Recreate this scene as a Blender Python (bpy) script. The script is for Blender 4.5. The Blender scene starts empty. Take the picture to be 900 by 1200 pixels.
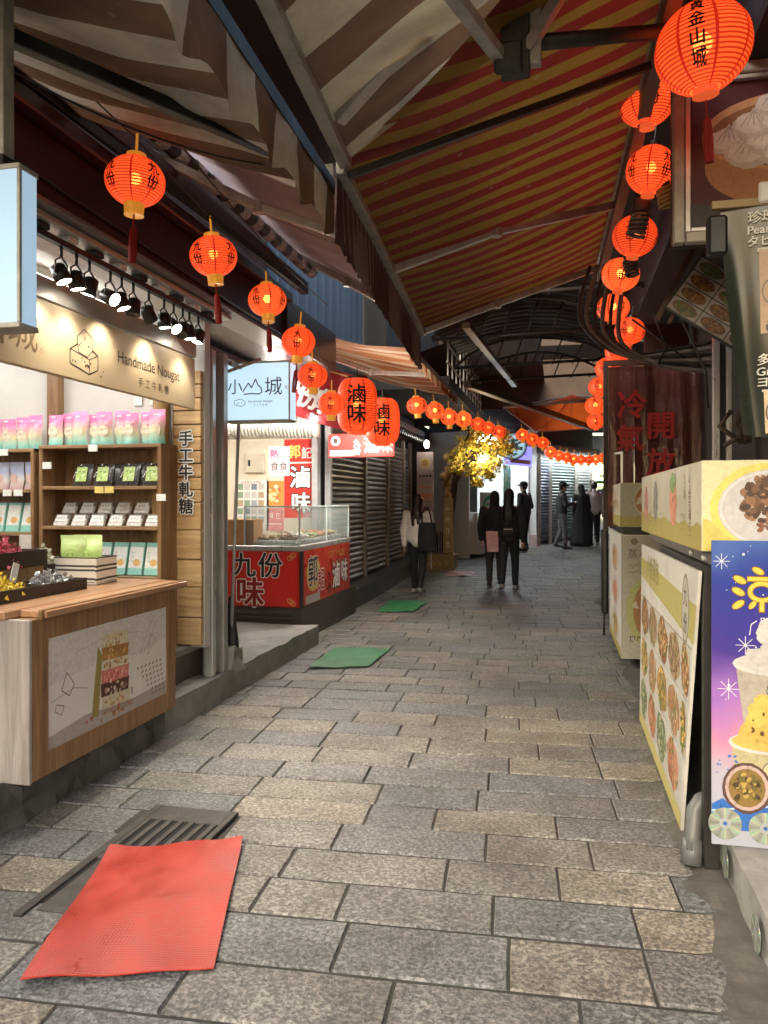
import bpy, bmesh, math, random
from mathutils import Matrix, Vector, Euler
R = random.Random(7)
PI = math.pi
rad = math.radians
S = bpy.context.scene
C = S.collection

# ------------------------------------------------------------------ camera
cam = bpy.data.objects.new('camera', bpy.data.cameras.new('camera'))
C.objects.link(cam)
cam.location = (0, 0, 1.5)
cam.rotation_euler = (rad(90), 0, math.atan(205 / 900))
cam.data.sensor_fit = 'VERTICAL'
cam.data.sensor_height = 24
cam.data.lens = 18.0
cam.data.shift_y = -13 / 1200
cam.data.clip_start = 0.02
cam.data.clip_end = 400
S.camera = cam
# ------------------------------------------------------------------ sky, sun, exposure
SUN_EL, SUN_AZ = 36, 190
w = bpy.data.worlds.new('World'); S.world = w; w.use_nodes = True
nt = w.node_tree
sky = nt.nodes.new('ShaderNodeTexSky'); sky.sky_type = 'NISHITA'; sky.sun_disc = False
sky.sun_elevation = rad(SUN_EL); sky.sun_rotation = rad(SUN_AZ); sky.air_density = 1.6; sky.dust_density = 4.0
bg = nt.nodes['Background']; bg.inputs[1].default_value = 0.15
nt.links.new(sky.outputs[0], bg.inputs[0])
sl = bpy.data.lights.new('sun', 'SUN'); sl.energy = 0.5; sl.angle = rad(40); sl.color = (1, .985, .96)
so = bpy.data.objects.new('sun', sl); C.objects.link(so)
so.rotation_euler = (rad(90 - SUN_EL), 0, rad(180 - SUN_AZ))
so.location = (0, -6, 9)
S.view_settings.view_transform = 'Standard'; S.view_settings.look = 'None'
S.view_settings.exposure = 1.55; S.view_settings.gamma = 1.0
S.view_settings.use_curve_mapping = False
S.render.engine = 'CYCLES'
S.cycles.use_denoising = True
S.cycles.max_bounces = 8; S.cycles.diffuse_bounces = 4; S.cycles.glossy_bounces = 3
S.cycles.transmission_bounces = 6; S.cycles.transparent_max_bounces = 16
S.cycles.caustics_reflective = False; S.cycles.caustics_refractive = False
S.cycles.sample_clamp_indirect = 4.0
S.cycles.use_light_tree = True

# ------------------------------------------------------------------ materials
MC = {}
def newmat(name):
    m = bpy.data.materials.new(name); m.use_nodes = True
    return m, m.node_tree, m.node_tree.nodes['Principled BSDF']
def nd(nt, t, **kw):
    n = nt.nodes.new(t)
    for k, v in kw.items():
        if k.startswith('i_'):
            key = k[2:]
            n.inputs[int(key) if key.isdigit() else key.replace('_', ' ')].default_value = v
        else: setattr(n, k, v)
    return n
def coords(nt, scale=(1, 1, 1), rnd=True):
    tc = nd(nt, 'ShaderNodeTexCoord')
    mp = nd(nt, 'ShaderNodeMapping'); mp.inputs['Scale'].default_value = scale
    nt.links.new(tc.outputs['Object'], mp.inputs[0])
    if rnd:
        oi = nd(nt, 'ShaderNodeObjectInfo')
        mu = nd(nt, 'ShaderNodeMath', operation='MULTIPLY'); mu.inputs[1].default_value = 37.0
        nt.links.new(oi.outputs['Random'], mu.inputs[0]); nt.links.new(mu.outputs[0], mp.inputs['Location'])
    return mp.outputs[0]
def ramp(nt, fac, stops):
    r = nd(nt, 'ShaderNodeValToRGB'); e = r.color_ramp.elements
    while len(e) < len(stops): e.new(.5)
    for el, (p, c) in zip(e, stops):
        el.position = p; el.color = (*c[:3], 1)
    nt.links.new(fac, r.inputs[0]); return r.outputs[0]
def mul(c, k): return tuple(min(1, max(0, a * k)) for a in c[:3])
def mat(name, col, rough=.6, metal=0., var=.25, nscale=6., stretch=(1, 1, 1), bump=0., bscale=60., emit=None, es=0., coat=0., spec=.5, dirt=0., alpha=1., trans=0.):
    if name in MC: return MC[name]
    m, nt, b = newmat(name); L = nt.links.new
    b.inputs['Roughness'].default_value = rough; b.inputs['Metallic'].default_value = metal
    b.inputs['Specular IOR Level'].default_value = spec; b.inputs['Coat Weight'].default_value = coat
    b.inputs['Alpha'].default_value = alpha; b.inputs['Transmission Weight'].default_value = trans
    if var > 0 or bump > 0:
        v = coords(nt, stretch)
    if var > 0:
        n = nd(nt, 'ShaderNodeTexNoise', i_Scale=nscale, i_Detail=6., i_Roughness=.65); L(v, n.inputs['Vector'])
        out = ramp(nt, n.outputs['Fac'], [(.25, mul(col, 1 - var)), (.75, mul(col, 1 + var))])
        if dirt > 0:
            n2 = nd(nt, 'ShaderNodeTexNoise', i_Scale=nscale * .4, i_Detail=8., i_Roughness=.75); L(v, n2.inputs['Vector'])
            mx = nd(nt, 'ShaderNodeMix', data_type='RGBA'); L(out, mx.inputs['A']); mx.inputs['B'].default_value = (.03, .025, .02, 1)
            mr = nd(nt, 'ShaderNodeMapRange'); mr.inputs[1].default_value = .5; mr.inputs[2].default_value = .75; mr.inputs[4].default_value = dirt
            L(n2.outputs['Fac'], mr.inputs[0]); L(mr.outputs[0], mx.inputs['Factor']); out = mx.outputs['Result']
        L(out, b.inputs['Base Color'])
        rr = nd(nt, 'ShaderNodeMapRange'); rr.inputs[3].default_value = max(0, rough - .12); rr.inputs[4].default_value = min(1, rough + .12)
        L(n.outputs['Fac'], rr.inputs[0]); L(rr.outputs[0], b.inputs['Roughness'])
    else: b.inputs['Base Color'].default_value = (*col[:3], 1)
    if bump > 0:
        n3 = nd(nt, 'ShaderNodeTexNoise', i_Scale=bscale, i_Detail=4.); L(v, n3.inputs['Vector'])
        bp = nd(nt, 'ShaderNodeBump', i_Strength=bump, i_Distance=.01); L(n3.outputs['Fac'], bp.inputs['Height']); L(bp.outputs[0], b.inputs['Normal'])
    if emit:
        b.inputs['Emission Color'].default_value = (*emit, 1); b.inputs['Emission Strength'].default_value = es
    MC[name] = m; return m
def ink(c, rough=.45):
    c = tuple(round(a, 3) for a in c[:3]); k = ('ink', c, rough)
    if k not in MC: MC[k] = mat('ink_%02x%02x%02x' % tuple(int(a * 255) for a in c) + ('' if rough == .45 else '_m'), c, rough, var=.17, nscale=42)
    return MC[k]
def wood(name, c0, c1, axis=0, rough=.45, sc=1.0, bump=.25, coat=.0):
    if name in MC: return MC[name]
    m, nt, b = newmat(name); L = nt.links.new
    st = [16 * sc] * 3; st[axis] = 1.1 * sc
    v = coords(nt, st)
    n = nd(nt, 'ShaderNodeTexNoise', i_Scale=1.6, i_Detail=7., i_Roughness=.7, i_Distortion=.9); L(v, n.inputs['Vector'])
    L(ramp(nt, n.outputs['Fac'], [(.3, c0), (.5, tuple((a + d) / 2 for a, d in zip(c0, c1))), (.68, c1)]), b.inputs['Base Color'])
    b.inputs['Roughness'].default_value = rough; b.inputs['Coat Weight'].default_value = coat
    bp = nd(nt, 'ShaderNodeBump', i_Strength=bump, i_Distance=.004); L(n.outputs['Fac'], bp.inputs['Height']); L(bp.outputs[0], b.inputs['Normal'])
    MC[name] = m; return m
def stripes(name, stops, freq, axis='Y', transl=.3, phase=0., rough=.75, dirt=.5, uneven=.02):
    """dyed cloth in stripes across one axis of the object"""
    if name in MC: return MC[name]
    m, nt, b = newmat(name); L = nt.links.new
    tc = nd(nt, 'ShaderNodeTexCoord'); sx = nd(nt, 'ShaderNodeSeparateXYZ'); L(tc.outputs['Object'], sx.inputs[0])
    a = nd(nt, 'ShaderNodeMath', operation='MULTIPLY_ADD'); a.inputs[1].default_value = freq; a.inputs[2].default_value = phase
    n0 = nd(nt, 'ShaderNodeTexNoise', i_Scale=2.5, i_Detail=3.); L(tc.outputs['Object'], n0.inputs['Vector'])
    ad = nd(nt, 'ShaderNodeMath', operation='MULTIPLY_ADD'); ad.inputs[1].default_value = uneven; L(n0.outputs['Fac'], ad.inputs[0]); L(sx.outputs[axis], ad.inputs[2])
    L(ad.outputs[0], a.inputs[0])
    f = nd(nt, 'ShaderNodeMath', operation='FRACT'); L(a.outputs[0], f.inputs[0])
    r = nd(nt, 'ShaderNodeValToRGB'); r.color_ramp.interpolation = 'CONSTANT'; e = r.color_ramp.elements
    while len(e) < len(stops): e.new(.5)
    for el, (p, c) in zip(e, stops): el.position = p; el.color = (*c, 1)
    L(f.outputs[0], r.inputs[0])
    n = nd(nt, 'ShaderNodeTexNoise', i_Scale=2.6, i_Detail=11., i_Roughness=.78, i_Distortion=.6); L(tc.outputs['Object'], n.inputs['Vector'])
    mr = nd(nt, 'ShaderNodeMapRange'); mr.inputs[1].default_value = .35; mr.inputs[2].default_value = .75; mr.inputs[3].default_value = 0; mr.inputs[4].default_value = dirt
    L(n.outputs['Fac'], mr.inputs[0])
    mx = nd(nt, 'ShaderNodeMix', data_type='RGBA'); L(mr.outputs[0], mx.inputs['Factor']); L(r.outputs[0], mx.inputs['A']); mx.inputs['B'].default_value = (.035, .03, .022, 1)
    # pale flecks of mould and wear
    v2 = nd(nt, 'ShaderNodeTexVoronoi', i_Scale=7.); L(tc.outputs['Object'], v2.inputs['Vector'])
    lt = nd(nt, 'ShaderNodeMath', operation='LESS_THAN'); lt.inputs[1].default_value = .09; L(v2.outputs['Distance'], lt.inputs[0])
    lm = nd(nt, 'ShaderNodeMath', operation='MULTIPLY'); lm.inputs[1].default_value = .35; L(lt.outputs[0], lm.inputs[0])
    m2 = nd(nt, 'ShaderNodeMix', data_type='RGBA'); L(lm.outputs[0], m2.inputs['Factor']); L(mx.outputs['Result'], m2.inputs['A']); m2.inputs['B'].default_value = (.3, .28, .22, 1)
    L(m2.outputs['Result'], b.inputs['Base Color']); b.inputs['Roughness'].default_value = rough
    wv = nd(nt, 'ShaderNodeTexNoise', i_Scale=3., i_Detail=5.); L(tc.outputs['Object'], wv.inputs['Vector'])
    bp = nd(nt, 'ShaderNodeBump', i_Strength=.5, i_Distance=.03); L(wv.outputs['Fac'], bp.inputs['Height']); L(bp.outputs[0], b.inputs['Normal'])
    if transl > 0:
        tr = nd(nt, 'ShaderNodeBsdfTranslucent'); L(m2.outputs['Result'], tr.inputs['Color'])
        ms = nd(nt, 'ShaderNodeMixShader'); ms.inputs[0].default_value = transl
        L(b.outputs[0], ms.inputs[1]); L(tr.outputs[0], ms.inputs[2]); L(ms.outputs[0], nt.nodes['Material Output'].inputs['Surface'])
    MC[name] = m; return m
def glow(name, col, strength):
    return mat(name, mul(col, .6), .5, var=0, emit=col, es=strength)
def seethrough(name, col, share, rough=.1, bump=0., bscale=10., spec=.6):
    """thin clear sheet: mostly lets light straight through, with a gloss on top"""
    if name in MC: return MC[name]
    m, nt, b = newmat(name); L = nt.links.new
    b.inputs['Base Color'].default_value = (*col, 1); b.inputs['Roughness'].default_value = rough; b.inputs['Specular IOR Level'].default_value = spec
    t = nd(nt, 'ShaderNodeBsdfTransparent'); t.inputs[0].default_value = (*[min(1, .7 + .3 * a) for a in col], 1)
    ms = nd(nt, 'ShaderNodeMixShader'); ms.inputs[0].default_value = share
    if bump:
        v = coords(nt, (1, 1, .35)); n = nd(nt, 'ShaderNodeTexNoise', i_Scale=bscale, i_Detail=4.); L(v, n.inputs['Vector'])
        bp = nd(nt, 'ShaderNodeBump', i_Strength=bump, i_Distance=.03); L(n.outputs['Fac'], bp.inputs['Height']); L(bp.outputs[0], b.inputs['Normal'])
    L(b.outputs[0], ms.inputs[1]); L(t.outputs[0], ms.inputs[2]); L(ms.outputs[0], nt.nodes['Material Output'].inputs['Surface'])
    MC[name] = m; return m

def paver_mat():
    m, nt, b = newmat('paver_granite'); L = nt.links.new
    v = coords(nt)
    oi = nd(nt, 'ShaderNodeObjectInfo')
    vc = nd(nt, 'ShaderNodeVertexColor', layer_name='tone')
    sx = nd(nt, 'ShaderNodeSeparateColor'); L(vc.outputs['Color'], sx.inputs[0])
    av = nd(nt, 'ShaderNodeMath', operation='ADD'); L(oi.outputs['Random'], av.inputs[0]); L(sx.outputs[0], av.inputs[1])
    fr = nd(nt, 'ShaderNodeMath', operation='FRACT'); L(av.outputs[0], fr.inputs[0])
    base = ramp(nt, fr.outputs[0], [(0, (.128, .136, .152)), (.22, (.165, .17, .178)), (.42, (.21, .2, .182)), (.58, (.13, .138, .152)), (.8, (.24, .225, .195)), (1, (.145, .153, .168))])
    n1 = nd(nt, 'ShaderNodeTexNoise', i_Scale=62., i_Detail=4., i_Roughness=.65, i_Distortion=.45); L(v, n1.inputs['Vector'])
    fl = ramp(nt, n1.outputs['Fac'], [(.37, (.42, .42, .42)), (.5, (.9, .9, .9)), (.62, (1.75, 1.74, 1.71))])
    mx = nd(nt, 'ShaderNodeMix', data_type='RGBA', blend_type='MULTIPLY'); mx.inputs['Factor'].default_value = 1; L(base, mx.inputs['A']); L(fl, mx.inputs['B'])
    n2 = nd(nt, 'ShaderNodeTexNoise', i_Scale=3.2, i_Detail=6., i_Roughness=.7); L(v, n2.inputs['Vector'])
    st = ramp(nt, n2.outputs['Fac'], [(.3, (.62, .6, .58)), (.6, (1.05, 1.04, 1.02))])
    m2 = nd(nt, 'ShaderNodeMix', data_type='RGBA', blend_type='MULTIPLY'); m2.inputs['Factor'].default_value = 1; L(mx.outputs['Result'], m2.inputs['A']); L(st, m2.inputs['B'])
    ge = nd(nt, 'ShaderNodeNewGeometry'); n4 = nd(nt, 'ShaderNodeTexNoise', i_Scale=.9, i_Detail=7., i_Roughness=.62); L(ge.outputs['Position'], n4.inputs['Vector'])
    pt = ramp(nt, n4.outputs['Fac'], [(.34, (.6, .58, .55)), (.5, (.95, .94, .92)), (.66, (1.12, 1.11, 1.1))])
    m4 = nd(nt, 'ShaderNodeMix', data_type='RGBA', blend_type='MULTIPLY'); m4.inputs['Factor'].default_value = 1; L(m2.outputs['Result'], m4.inputs['A']); L(pt, m4.inputs['B'])
    n5 = nd(nt, 'ShaderNodeTexNoise', i_Scale=130., i_Detail=3.); L(ge.outputs['Position'], n5.inputs['Vector'])
    sp5 = nd(nt, 'ShaderNodeMapRange'); sp5.inputs[1].default_value = .68; sp5.inputs[2].default_value = .74; sp5.inputs[4].default_value = .5; L(n5.outputs['Fac'], sp5.inputs[0])
    m5 = nd(nt, 'ShaderNodeMix', data_type='RGBA'); L(sp5.outputs[0], m5.inputs['Factor']); L(m4.outputs['Result'], m5.inputs['A']); m5.inputs['B'].default_value = (.42, .41, .39, 1)
    L(m5.outputs['Result'], b.inputs['Base Color'])
    n3 = nd(nt, 'ShaderNodeTexNoise', i_Scale=62., i_Detail=4., i_Roughness=.65, i_Distortion=.45); L(v, n3.inputs['Vector'])
    bp = nd(nt, 'ShaderNodeBump', i_Strength=.7, i_Distance=.012); L(n3.outputs['Fac'], bp.inputs['Height']); L(bp.outputs[0], b.inputs['Normal'])
    rr = nd(nt, 'ShaderNodeMapRange'); rr.inputs[3].default_value = .25; rr.inputs[4].default_value = .75
    L(n4.outputs['Fac'], rr.inputs[0]); L(rr.outputs[0], b.inputs['Roughness'])
    return m

def lantern_mat(name, base, em, strength, see):
    if name in MC: return MC[name]
    m, nt, b = newmat(name); L = nt.links.new
    tc = nd(nt, 'ShaderNodeTexCoord'); n = nd(nt, 'ShaderNodeTexNoise', i_Scale=9., i_Detail=4.); L(tc.outputs['Object'], n.inputs['Vector'])
    c = ramp(nt, n.outputs['Fac'], [(.3, mul(em, .82)), (.7, em)])
    b.inputs['Base Color'].default_value = (*base, 1); b.inputs['Roughness'].default_value = .5
    L(c, b.inputs['Emission Color'])
    oi = nd(nt, 'ShaderNodeObjectInfo'); mr = nd(nt, 'ShaderNodeMapRange'); mr.inputs[3].default_value = strength * .8; mr.inputs[4].default_value = strength * 1.2
    L(oi.outputs['Random'], mr.inputs[0]); L(mr.outputs[0], b.inputs['Emission Strength'])
    t = nd(nt, 'ShaderNodeBsdfTransparent'); t.inputs[0].default_value = (1, .55, .25, 1)
    ms = nd(nt, 'ShaderNodeMixShader'); ms.inputs[0].default_value = see
    L(b.outputs[0], ms.inputs[1]); L(t.outputs[0], ms.inputs[2]); L(ms.outputs[0], nt.nodes['Material Output'].inputs['Surface'])
    MC[name] = m; return m

BLACK = mat('black_paint', (.012, .012, .013), .45, var=.3)
DARK = mat('dark_grime', (.02, .018, .017), .8, var=.4, nscale=5)
STEEL = mat('galvanised_steel', (.46, .45, .43), .45, .45, var=.3, nscale=9, bump=.1, dirt=.6)
CHROME = mat('stainless_steel', (.66, .66, .66), .3, .6, var=.12, nscale=3, stretch=(6, 6, 1))
PIPE_DARK = mat('dark_iron', (.05, .045, .042), .5, .5, var=.4, nscale=12, bump=.15)
ALU = mat('old_aluminium', (.42, .41, .38), .5, .35, var=.3, nscale=12, dirt=.5)
CONC = mat('concrete', (.25, .245, .235), .85, var=.3, nscale=4, bump=.45, bscale=40, dirt=.4)
CONC_DARK = mat('dark_wet_concrete', (.085, .08, .072), .7, var=.5, nscale=5, bump=.7, bscale=18, dirt=.6)
WHITE = mat('white_paint', (.78, .78, .76), .5, var=.06)
CREAM = mat('cream_paint', (.68, .62, .5), .6, var=.08)
MAROON = mat('maroon_painted_steel', (.03, .005, .005), .4, var=.3, nscale=3, coat=.1)
WALNUT = wood('walnut_board', (.10, .045, .018), (.30, .165, .07), 1)
WALNUT_X = wood('walnut_board_cross', (.2, .11, .05), (.42, .26, .13), 0)
WALNUT_V = wood('walnut_board_upright', (.14, .068, .03), (.36, .21, .1), 2)
TOPWOOD = wood('counter_top_wood', (.34, .17, .085), (.58, .34, .19), 1, .35, coat=.2)
GREYWOOD = wood('pale_grey_wood', (.25, .22, .2), (.52, .48, .45), 2, .5, .7)
PINE = wood('pine_plank', (.36, .21, .085), (.66, .46, .24), 0, .6)
LOGWOOD = wood('log_wood', (.22, .12, .04), (.52, .33, .12), 2, .6, .6)
DARKWOOD = wood('dark_wood', (.018, .012, .009), (.055, .036, .026), 1, .6)
REDWOOD = wood('red_brown_wood', (.03, .009, .006), (.085, .026, .016), 2, .5)

# ------------------------------------------------------------------ object helpers
WM = {}
def put(o, W=None, parent=None):
    W = W or Matrix()
    C.objects.link(o)
    if parent is not None:
        o.parent = parent; o.matrix_basis = WM[parent.name].inverted() @ W
    else: o.matrix_basis = W
    WM[o.name] = W
    return o
def T(x, y, z): return Matrix.Translation((x, y, z))
def RZ(d): return Matrix.Rotation(rad(d), 4, 'Z')
def tag(o, label=None, cat=None, group=None, kind=None):
    if label: o['label'] = label
    if cat: o['category'] = cat
    if group: o['group'] = group
    if kind: o['kind'] = kind
    return o
def thing(name, label, cat, loc=(0, 0, 0), rz=0, group=None):
    o = bpy.data.objects.new(name, None); o.empty_display_size = .1
    put(o, T(*loc) @ RZ(rz)); return tag(o, label, cat, group)
def copy_tree(o, W, label=None, group=None, parent=None, base=None):
    c = o.copy(); C.objects.link(c)
    if parent is None: c.matrix_basis = W; WM[c.name] = W
    else: c.parent = parent; WM[c.name] = WM[parent.name] @ o.matrix_basis
    if label: c['label'] = label
    if group: c['group'] = group
    for ch in list(o.children): copy_tree(ch, None, parent=c)
    return c
ORD = ['first', 'second', 'third', 'fourth', 'fifth', 'sixth', 'seventh', 'eighth', 'ninth', 'tenth', 'eleventh', 'twelfth']

class MB:
    def __init__(s): s.v = []; s.f = []; s.m = []
    def add(s, vs, fs, mi=0, M=None):
        n = len(s.v)
        s.v += [tuple(M @ Vector(p)) for p in vs] if M is not None else [tuple(p) for p in vs]
        s.f += [tuple(i + n for i in f) for f in fs]; s.m += [mi] * len(fs)
        return s
    def box(s, x0, x1, y0, y1, z0, z1, mi=0, M=None):
        return s.add([(x0, y0, z0), (x1, y0, z0), (x1, y1, z0), (x0, y1, z0), (x0, y0, z1), (x1, y0, z1), (x1, y1, z1), (x0, y1, z1)],
                     [(3, 2, 1, 0), (4, 5, 6, 7), (0, 1, 5, 4), (1, 2, 6, 5), (2, 3, 7, 6), (3, 0, 4, 7)], mi, M)
    def loft(s, rings, mi=0, caps=True, closed=True, M=None):
        n = len(rings[0]); vs = [p for r in rings for p in r]; fs = []
        for i in range(len(rings) - 1):
            for j in range(n if closed else n - 1):
                k = (j + 1) % n
                fs.append((i * n + j, i * n + k, (i + 1) * n + k, (i + 1) * n + j))
        if caps and closed:
            fs.append(tuple(range(n - 1, -1, -1))); fs.append(tuple((len(rings) - 1) * n + j for j in range(n)))
        return s.add(vs, fs, mi, M)
    def lathe(s, prof, seg=20, mi=0, M=None, caps=True):
        return s.loft([[(r * math.cos(2 * PI * j / seg), r * math.sin(2 * PI * j / seg), z) for j in range(seg)] for r, z in prof], mi, caps, True, M)
    def tube(s, pts, r, seg=8, mi=0, M=None):
        pts = [Vector(p) for p in pts]; rings = []; up = None
        for i, p in enumerate(pts):
            d = (pts[min(i + 1, len(pts) - 1)] - pts[max(i - 1, 0)]).normalized()
            if up is None:
                up = Vector((0, 0, 1)) if abs(d.z) < .9 else Vector((1, 0, 0))
            a = d.cross(up).normalized(); b = a.cross(d).normalized(); up = b
            rr = r[i] if isinstance(r, (list, tuple)) else r
            rings.append([tuple(p + (a * math.cos(2 * PI * j / seg) + b * math.sin(2 * PI * j / seg)) * rr) for j in range(seg)])
        return s.loft(rings, mi, True, True, M)
    def bar(s, p0, p1, wd, ht, mi=0):
        p0, p1 = Vector(p0), Vector(p1); d = (p1 - p0).normalized()
        up = Vector((0, 0, 1)) if abs(d.z) < .95 else Vector((1, 0, 0))
        a = d.cross(up).normalized() * wd / 2; b = a.cross(d).normalized() * ht / 2
        return s.loft([[tuple(p - a - b), tuple(p + a - b), tuple(p + a + b), tuple(p - a + b)] for p in (p0, p1)], mi)
    def sheet(s, fn, nu, nv, mi=0, M=None):
        vs = [fn(i / nu, j / nv) for j in range(nv + 1) for i in range(nu + 1)]
        return s.add(vs, [(j * (nu + 1) + i, j * (nu + 1) + i + 1, (j + 1) * (nu + 1) + i + 1, (j + 1) * (nu + 1) + i) for j in range(nv) for i in range(nu)], mi, M)
    def cap(s, p0, r0, p1, r1, seg=12, mi=0):
        """tapered limb with round ends"""
        p0, p1 = Vector(p0), Vector(p1); d = p1 - p0; L_ = d.length or 1e-4; d = d / L_
        up = Vector((0, 0, 1)) if abs(d.z) < .9 else Vector((1, 0, 0))
        a = d.cross(up).normalized(); b = a.cross(d)
        st = [(-r0 * math.sin(t), r0 * math.cos(t)) for t in (1.45, 1.0, .5, 0)] + [(L_ + r1 * math.sin(t), r1 * math.cos(t)) for t in (0, .5, 1.0, 1.45)]
        return s.loft([[tuple(p0 + d * h + (a * math.cos(2 * PI * j / seg) + b * math.sin(2 * PI * j / seg)) * q) for j in range(seg)] for h, q in st], mi)
    def ell(s, c, r, seg=14, mi=0, M=None):
        c = Vector(c)
        pr = [(math.cos(t), math.sin(t)) for t in [-1.5 + 3.0 * i / 9 for i in range(10)]]
        rings = [[(c.x + r[0] * q * math.cos(2 * PI * j / seg), c.y + r[1] * q * math.sin(2 * PI * j / seg), c.z + r[2] * h) for j in range(seg)] for q, h in pr]
        return s.loft(rings, mi, True, True, M)
    def mesh(s, name, mats, smooth=False, bevel=0.):
        me = bpy.data.meshes.new(name); me.from_pydata(s.v, [], s.f)
        if not isinstance(mats, (list, tuple)): mats = [mats]
        for m in mats: me.materials.append(m)
        if len(mats) > 1: me.polygons.foreach_set('material_index', s.m)
        if bevel > 0:
            bm = bmesh.new(); bm.from_mesh(me)
            bmesh.ops.bevel(bm, geom=list(bm.edges), offset=bevel, segments=1, affect='EDGES', clamp_overlap=True)
            bm.to_mesh(me); bm.free()
        if smooth: me.polygons.foreach_set('use_smooth', [True] * len(me.polygons))
        me.update(); return me
    def build(s, name, mats, parent=None, W=None, smooth=False, bevel=0., world=True):
        """geometry given in world space; the origin is moved to the piece's own centre"""
        if world and W is None:
            lo = [min(p[i] for p in s.v) for i in range(3)]; hi = [max(p[i] for p in s.v) for i in range(3)]
            c = [(a + b) / 2 for a, b in zip(lo, hi)]; c[2] = lo[2]
            s.v = [(p[0] - c[0], p[1] - c[1], p[2] - c[2]) for p in s.v]; W = T(*c)
        o = bpy.data.objects.new(name, s.mesh(name, mats, smooth, bevel))
        return put(o, W, parent)
def bx(name, x, y, z, m, parent=None, bevel=.003, M=None):
    mb = MB().box(x[0], x[1], y[0], y[1], z[0], z[1], 0, M)
    return mb.build(name, m, parent, bevel=bevel)
def bar(name, p0, p1, wd, ht, m, parent=None, bevel=.002): return MB().bar(p0, p1, wd, ht).build(name, m, parent, bevel=bevel)
def tube(name, pts, r, m, parent=None, seg=8): return MB().tube(pts, r, seg).build(name, m, parent, smooth=True)

# ------------------------------------------------------------------ lettering and flat print
TXC = {}
def glyphs(txt, bold=0.):
    k = (txt, bold)
    if k not in TXC:
        cu = bpy.data.curves.new('t', 'FONT'); cu.body = txt; cu.offset = bold; cu.resolution_u = 3
        o = bpy.data.objects.new('t', cu); me = bpy.data.meshes.new_from_object(o)
        TXC[k] = ([(v.co.x, v.co.y) for v in me.vertices], [tuple(p.vertices) for p in me.polygons])
        bpy.data.objects.remove(o); bpy.data.curves.remove(cu); bpy.data.meshes.remove(me)
    return TXC[k]
def frame(o, u, v):
    u, v = Vector(u).normalized(), Vector(v).normalized(); n = u.cross(v)
    return Matrix(((u.x, v.x, n.x, o[0]), (u.y, v.y, n.y, o[1]), (u.z, v.z, n.z, o[2]), (0, 0, 0, 1)))
def txt(s, x, y, size, col, bold=0., al='C', vert=False, sx=1., outline=None, ow=.05, shear=0., step=1.02, curvy=0.):
    out = []
    parts = [(ch, 0, -i * size * step) for i, ch in enumerate(s)] if vert else [(s, 0, 0)]
    for ch, dx, dy in parts:
        V, F = glyphs(ch, 0.)
        if not V: continue
        xs = [p[0] for p in V]; off = {'C': -(min(xs) + max(xs)) / 2, 'L': 0, 'R': -max(xs)}[al]
        if vert: off = -(min(xs) + max(xs)) / 2
        def item(r, c, n):
            for k in range(n):
                ex, ey = (r * math.cos(2 * PI * k / n), r * math.sin(2 * PI * k / n)) if r > 0 else (0, 0)
                out.append(('m', [(x + dx + (p[0] + off + ex) * size * sx + p[1] * size * shear, y + dy + (p[1] - .38 + ey) * size) for p in V], F, c))
        if outline: item(bold + ow, outline, 10)
        item(bold * .8, col, 6 if bold > 0 else 1)
    return out
def ell(cx, cy, rx, ry, col, rot=0., n=18, wob=0., seed=0):
    q = random.Random(seed); c, s = math.cos(rot), math.sin(rot); P = []
    for i in range(n):
        a = 2 * PI * i / n; k = 1 + q.uniform(-wob, wob); ex, ey = rx * k * math.cos(a), ry * k * math.sin(a)
        P.append((cx + ex * c - ey * s, cy + ex * s + ey * c))
    return [('m', P, [tuple(range(n))], col)]
def ring(cx, cy, rx, ry, wd, col, n=24):
    P = [(cx + rx * math.cos(2 * PI * i / n), cy + ry * math.sin(2 * PI * i / n)) for i in range(n)] + [(cx + (rx - wd) * math.cos(2 * PI * i / n), cy + (ry - wd) * math.sin(2 * PI * i / n)) for i in range(n)]
    return [('m', P, [(i, (i + 1) % n, n + (i + 1) % n, n + i) for i in range(n)], col)]
def rect(x0, x1, y0, y1, col): return [('m', [(x0, y0), (x1, y0), (x1, y1), (x0, y1)], [(0, 1, 2, 3)], col)]
def poly(P, col): return [('m', list(P), [tuple(range(len(P)))], col)]
def line(P, wd, col):
    out = []
    for (x0, y0), (x1, y1) in zip(P, P[1:]):
        d = math.hypot(x1 - x0, y1 - y0) or 1; nx, ny = -(y1 - y0) / d * wd / 2, (x1 - x0) / d * wd / 2
        out += poly([(x0 - nx, y0 - ny), (x1 - nx, y1 - ny), (x1 + nx, y1 + ny), (x0 + nx, y0 + ny)], col)
    return out
def scatter(cx, cy, rx, ry, cols, n, size, seed, squash=.7):
    """pieces of food, berries, flecks: heaped little ovals"""
    q = random.Random(seed); out = []
    for i in range(n):
        a, r_ = q.uniform(0, 2 * PI), math.sqrt(q.random())
        k = size * q.uniform(.6, 1.25)
        out += ell(cx + rx * r_ * math.cos(a), cy + ry * r_ * math.sin(a), k, k * squash * q.uniform(.7, 1.2), q.choice(cols), q.uniform(0, PI), 9, .18, seed * 31 + i)
    return out
def dish(cx, cy, rx, ry, plate, cols, n, size, seed):
    return ell(cx, cy, rx, ry, plate) + ring(cx, cy, rx, ry, min(rx, ry) * .1, mul(plate, .78)) + scatter(cx, cy, rx * .68, ry * .66, cols, n, size, seed)
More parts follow.
